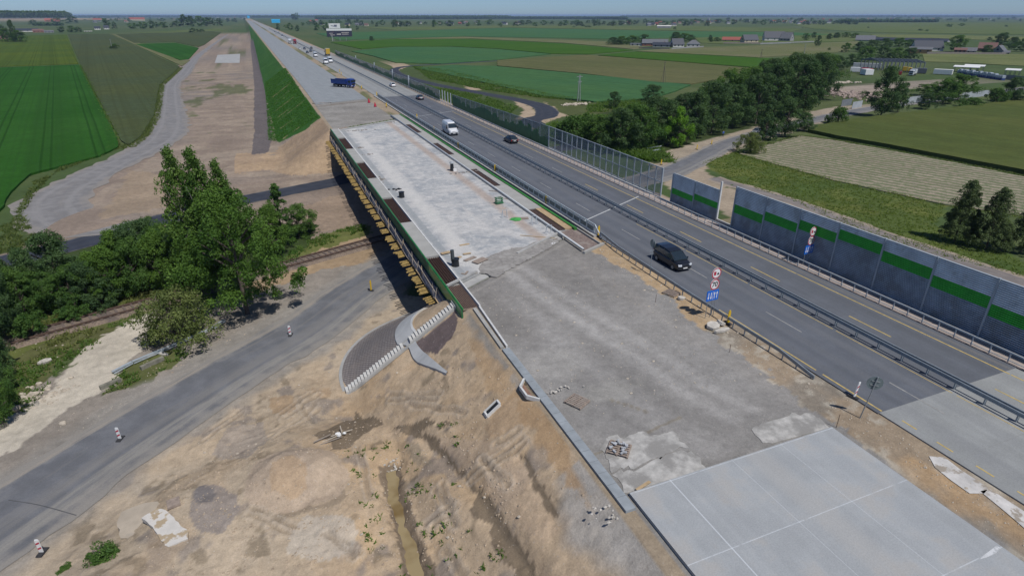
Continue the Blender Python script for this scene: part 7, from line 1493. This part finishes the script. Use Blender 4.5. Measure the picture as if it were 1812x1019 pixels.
# forests: masses nobody could count
def forest(label, pts, depth, h, sp, seed):
    r = np.random.default_rng(seed); cs = []
    P = [gp(*p) for p in pts]
    for a, c_ in zip(P[:-1], P[1:]):
        L_ = math.dist(a, c_); n = max(2, int(L_/sp)); nd = max(1, int(depth/sp))
        for i in range(n):
            for j in range(nd):
                t = (i+r.uniform())/n; cs.append((a[0]+(c_[0]-a[0])*t+r.uniform(-.3, .3)*sp, a[1]+(c_[1]-a[1])*t+j*sp+r.uniform(-.4, .4)*sp))
    cs = np.array(cs[:2600]); n = len(cs); nl = 60; base = ground_h(cs[:, 0], cs[:, 1], True) if False else np.full(n, GZ)+(ground_h(cs[:, 0], cs[:, 1], True)-GZ if h == 34 else 0)
    hh_ = h*r.uniform(.75, 1.15, n); ci = np.repeat(np.arange(n), nl); m_ = len(ci); d_ = r.normal(size=(m_, 3)); d_ /= np.linalg.norm(d_, axis=1)[:, None]
    R = sp*.75; pos_ = np.stack([cs[ci, 0]+d_[:, 0]*R, cs[ci, 1]+d_[:, 1]*R, base[ci]+hh_[ci]*(.55+.45*d_[:, 2])], 1)
    nr = d_+r.normal(size=(m_, 3))*.4; nr /= np.linalg.norm(nr, axis=1)[:, None]; t_ = np.cross(nr, r.normal(size=(m_, 3))); t_ /= np.linalg.norm(t_, axis=1)[:, None]; b_ = np.cross(nr, t_); s_ = sp*.26*r.uniform(.6, 1.3, m_)[:, None]
    V = np.stack([pos_-t_*s_, pos_-b_*s_, pos_+t_*s_, pos_+b_*s_], 1).reshape(-1, 3); me = bpy.data.meshes.new('forest'); me.vertices.add(m_*4); me.vertices.foreach_set('co', V.ravel()); me.loops.add(m_*4); me.polygons.add(m_); me.loops.foreach_set('vertex_index', np.arange(m_*4)); me.polygons.foreach_set('loop_start', np.arange(m_)*4); me.update(calc_edges=True)
    a_ = me.attributes.new('tint', 'FLOAT', 'POINT'); a_.data.foreach_set('value', np.repeat(r.uniform(0, 1, n)[ci], 4)); me.materials.append(LM['dark']); o = bpy.data.objects.new('forest', me); C.objects.link(o); tag(o, label, 'forest', None, 'stuff')
forest('dark forest rising on the left horizon', [(-160, 38.4), (40, 38.4), (116, 38)], 160, 34, 11, 1)
forest('dark hedge line behind the left fields', [(60, 46), (110, 46)], 20, 9, 7, 2)
forest('wide bluish forest behind the billboard', [(560, 34.8), (760, 34.6), (905, 34)], 120, 24, 13, 3); forest('distant woodland on the horizon above the motorway', [(440, 32), (560, 31.5), (700, 31), (900, 31)], 60, 26, 18, 4)
forest('dark woodland strip in the middle of the horizon', [(905, 34), (1060, 34.5), (1110, 35.5)], 90, 18, 13, 5); forest('dark flat wood on the right plain', [(1490, 40.5), (1560, 40.2), (1660, 40)], 40, 12, 9, 6)
forest('hazy woodland along the right horizon', [(1100, 31), (1400, 30.5), (1812, 30.5), (1960, 30.5)], 60, 24, 22, 7); forest('hazy woodland along the left horizon', [(118, 31), (300, 30.5), (440, 30.5)], 60, 24, 20, 8)
# grass, weeds
def tufts(name, label, polys, dens, hgt, mat, seed, world=False, spread=.1, cond=None, blades=4, cut=.42):
    r = np.random.default_rng(seed); pts = []
    for poly in polys:
        P = poly if world else gpl(poly); xs = [p[0] for p in P]; ys = [p[1] for p in P]; ar = (max(xs)-min(xs))*(max(ys)-min(ys)); n = int(min(ar*dens, 60000)); x = r.uniform(min(xs), max(xs), n); y = r.uniform(min(ys), max(ys), n); k = inpoly(x, y, P); x, y = x[k], y[k]
        k = fbm(x*.35, y*.35, 3, seed) > cut; pts.append(np.stack([x[k], y[k]], 1))
    p = np.concatenate(pts); 
    if cond is not None: p = p[cond(p[:, 0], p[:, 1])]
    z = ground_h(p[:, 0], p[:, 1]); n = len(p); c_ = np.repeat(np.arange(n), blades); m_ = len(c_); a = r.uniform(0, 6.28, m_); off = r.normal(size=(m_, 2))*spread; h = hgt*r.uniform(.5, 1.3, m_); lean = r.normal(size=(m_, 2))*h[:, None]*.8; w = .05+h*.14
    bx = p[c_, 0]+off[:, 0]; by = p[c_, 1]+off[:, 1]; bz = z[c_]-.03
    V = np.stack([np.stack([bx-w*np.cos(a), by-w*np.sin(a), bz], 1), np.stack([bx+w*np.cos(a), by+w*np.sin(a), bz], 1), np.stack([bx+lean[:, 0], by+lean[:, 1], bz+h], 1)], 1).reshape(-1, 3)
    me = bpy.data.meshes.new(name); me.vertices.add(m_*3); me.vertices.foreach_set('co', V.ravel()); me.loops.add(m_*3); me.polygons.add(m_); me.loops.foreach_set('vertex_index', np.arange(m_*3)); me.polygons.foreach_set('loop_start', np.arange(m_)*3); me.update(calc_edges=True)
    a_ = me.attributes.new('tint', 'FLOAT', 'POINT'); a_.data.foreach_set('value', np.repeat(r.uniform(0, 1, m_), 3)); me.materials.append(mat); o = bpy.data.objects.new(name, me); C.objects.link(o); tag(o, label, None, None, 'stuff')
G1 = leafmat('grass_olive', (.12, .15, .04), (.24, .25, .09), .45); G2 = leafmat('grass_green', (.07, .14, .025), (.15, .23, .05), .45); G3 = leafmat('grass_slope', (.055, .16, .025), (.10, .23, .045), .5); G5 = leafmat('grass_mixed', (.07, .12, .03), (.17, .20, .06), .45); G4 = leafmat('grass_meadow', (.11, .16, .03), (.20, .25, .06), .45)
tufts('grass', 'olive grass along both sides of the railway', [[(-60, 600), (30, 580), (200, 518), (380, 462), (400, 470), (380, 500), (200, 575), (60, 650), (-60, 720)]], 10, .35, G1, 1)
tufts('grass', 'green verge grass between railway and pale sand track', [[(20, 650), (100, 618), (160, 590), (250, 550), (255, 566), (190, 603), (110, 650), (60, 720), (20, 740)], [(215, 655), (320, 612), (335, 630), (240, 683), (180, 700)]], 10, .3, G2, 2)
tufts('grass', 'rough grass at the edge of the haul track and bright field', [[(215, 262), (262, 242), (285, 170), (275, 168), (262, 222), (235, 252), (60, 322), (20, 395), (-60, 420), (-60, 470), (40, 440), (66, 420), (40, 380), (60, 345), (104, 298), (178, 278), (207, 246)]], 7, .45, G5, 3, cut=.25)
tufts('grass', 'rough green meadow grass behind the noise barrier', [[(1240, 288), (1300, 268), (1374, 294), (1483, 324), (1673, 365), (1655, 400), (1830, 470), (1830, 495), (1600, 437), (1480, 392), (1400, 355), (1300, 322)]], 3.5, .26, G4, 4, cut=.0)
tufts('grass', 'dense green grass on the far embankment slope', [[(0., 176.), (13., 166.), (13.6, 330.), (3., 330.)]], 9, .25, G3, 5, world=True, cut=.3, cond=lambda x, y: (y+x*1.4 > 178) & (np.min([dseg(x, y, [(4.0, 173.5+k*12.5+(k % 3)*3), (8.0+(k*37 % 5), 171+k*12.5+(k % 3)*3+(4+(k*37 % 5))*.35)]) for k in range(11)], axis=0) > .6))
tufts('undergrowth', 'rough undergrowth around the loop road', [[(730, 118), (800, 126), (900, 153), (1040, 180), (1010, 178), (960, 174), (860, 160), (760, 140)], [(1040, 182), (1180, 175), (1180, 190), (1040, 200)], [(960, 225), (1100, 200), (1200, 290), (1150, 285), (1050, 265)], [(740, 150), (850, 170), (915, 190), (900, 205), (820, 195)]], 3, .8, G2, 6, spread=.3)
tufts('undergrowth', 'tall soft green scrub at the foot of the right tree belt', [[(935, 242), (985, 222), (1060, 235), (1120, 255), (1165, 285), (1140, 286), (1060, 268), (985, 250)]], 5, 1.5, G2, 12, spread=.3, cut=.2)
tufts('weeds', 'green weeds scattered over the wet sandy ground', [[(1.5, 38.), (9.5, 38.), (9.8, 20.), (1.5, 20.)]], 3.2, .16, G2, 7, world=True, cond=lambda x, y: (fbm(x*.9, y*.9, 3, 99) > .56) & (dseg(x, y, WATER_D) > .7) & (dseg(x, y, TRENCH) > .6), spread=.09, blades=9, cut=.2)
tufts('weeds', 'grass strip beside the railway near the bridge shadow', [[(520, 440), (640, 396), (650, 408), (530, 452)]], 10, .35, G2, 8)
def margin(label, line, wd_, dens, hgt, mat, seed):
    Pm = gpl(line); xs = [p[0] for p in Pm]; ys = [p[1] for p in Pm]; tufts('grass', label, [[(min(xs)-2., min(ys)-2.), (max(xs)+2., min(ys)-2.), (max(xs)+2., max(ys)+2.), (min(xs)-2., max(ys)+2.)]], dens, hgt, mat, seed, world=True, cut=.3, cond=lambda x, y: dseg(x, y, Pm) < wd_)
margin('ragged grass margin between the row crop and the meadow', [(1308, 273), (1376, 293), (1483, 322), (1673, 363), (1812, 384)], 1.0, 5, .35, G4, 31)
margin('ragged grass margin between the olive field and the row crop', [(1360, 256), (1415, 241), (1480, 249), (1570, 265), (1700, 290), (1812, 312)], .8, 5, .4, G5, 32)
margin('ragged grass margin of the grey green field by the haul track', [(318, 121), (283, 152), (272, 208), (250, 243), (228, 260), (205, 264)], 2.0, 3, .5, G5, 33)
margin('strip of grass between the two left fields', [(142, 116), (170, 170), (207, 246)], 1.0, 3, .6, G2, 34)
# ================================================================== sky, sun, air, camera
sc = bpy.context.scene; w = bpy.data.worlds.new('World'); sc.world = w; w.use_nodes = True; nt = w.node_tree; bg = nt.nodes['Background']; sky = nt.nodes.new('ShaderNodeTexSky'); sky.sky_type = 'NISHITA'; sky.sun_disc = False
sv = Vector((.2, -.57, 1.)).normalized(); el = math.asin(sv.z); az = math.atan2(sv.x, sv.y)
sky.sun_elevation = el; sky.sun_rotation = az; sky.altitude = 150; sky.air_density = .62; sky.dust_density = .45; sky.ozone_density = 10.
nt.links.new(sky.outputs[0], bg.inputs[0]); bg.inputs[1].default_value = .075
sl = bpy.data.lights.new('sun', 'SUN'); sl.energy = 3.15; sl.angle = math.radians(1.0); sl.color = (1, .97, .93); so = bpy.data.objects.new('sun', sl); C.objects.link(so); so.rotation_euler = sv.to_track_quat('Z', 'Y').to_euler()
hz_ = MB().box((0, 10000, 22.75), (48000, 40400, 0)); 
b = MB(); X_, Y0, Y1, Z0, Z1 = 31000, -1000, 35000, -12, 34; b.prism([(-X_, Y0), (X_, Y0), (X_, Y1), (-X_, Y1)], Z0, Z1); hm = bpy.data.materials.new('haze'); hm.use_nodes = True; n = hm.node_tree; n.nodes.clear(); oo = n.nodes.new('ShaderNodeOutputMaterial'); pv = n.nodes.new('ShaderNodeVolumePrincipled'); pv.inputs['Color'].default_value = (.50, .68, 1., 1); pv.inputs['Density'].default_value = HAZE; pv.inputs['Anisotropy'].default_value = 0.; n.links.new(pv.outputs[0], oo.inputs['Volume'])
if HAZE > 0:
    o = b.build('haze', hm); tag(o, 'thin bluish air over the plain', None, None, 'stuff')
cam = bpy.data.cameras.new('camera'); co_ = bpy.data.objects.new('camera', cam); C.objects.link(co_); cam.sensor_width = 36; cam.lens = 36*F/1812; cam.clip_start = .5; cam.clip_end = 80000
R_ = Matrix((_X, _Y, _up)).to_4x4(); co_.matrix_world = Matrix.Translation((0, 0, HCAM)) @ R_; sc.camera = co_
sc.view_settings.view_transform = 'Standard'; sc.view_settings.look = 'None'; sc.view_settings.gamma = 1; sc.view_settings.use_curve_mapping = False; sc.view_settings.exposure = EXPO
sc.cycles.max_bounces = 6; sc.cycles.diffuse_bounces = 3; sc.cycles.glossy_bounces = 3; sc.cycles.transparent_max_bounces = 12; sc.cycles.volume_bounces = 0; sc.cycles.use_denoising = True
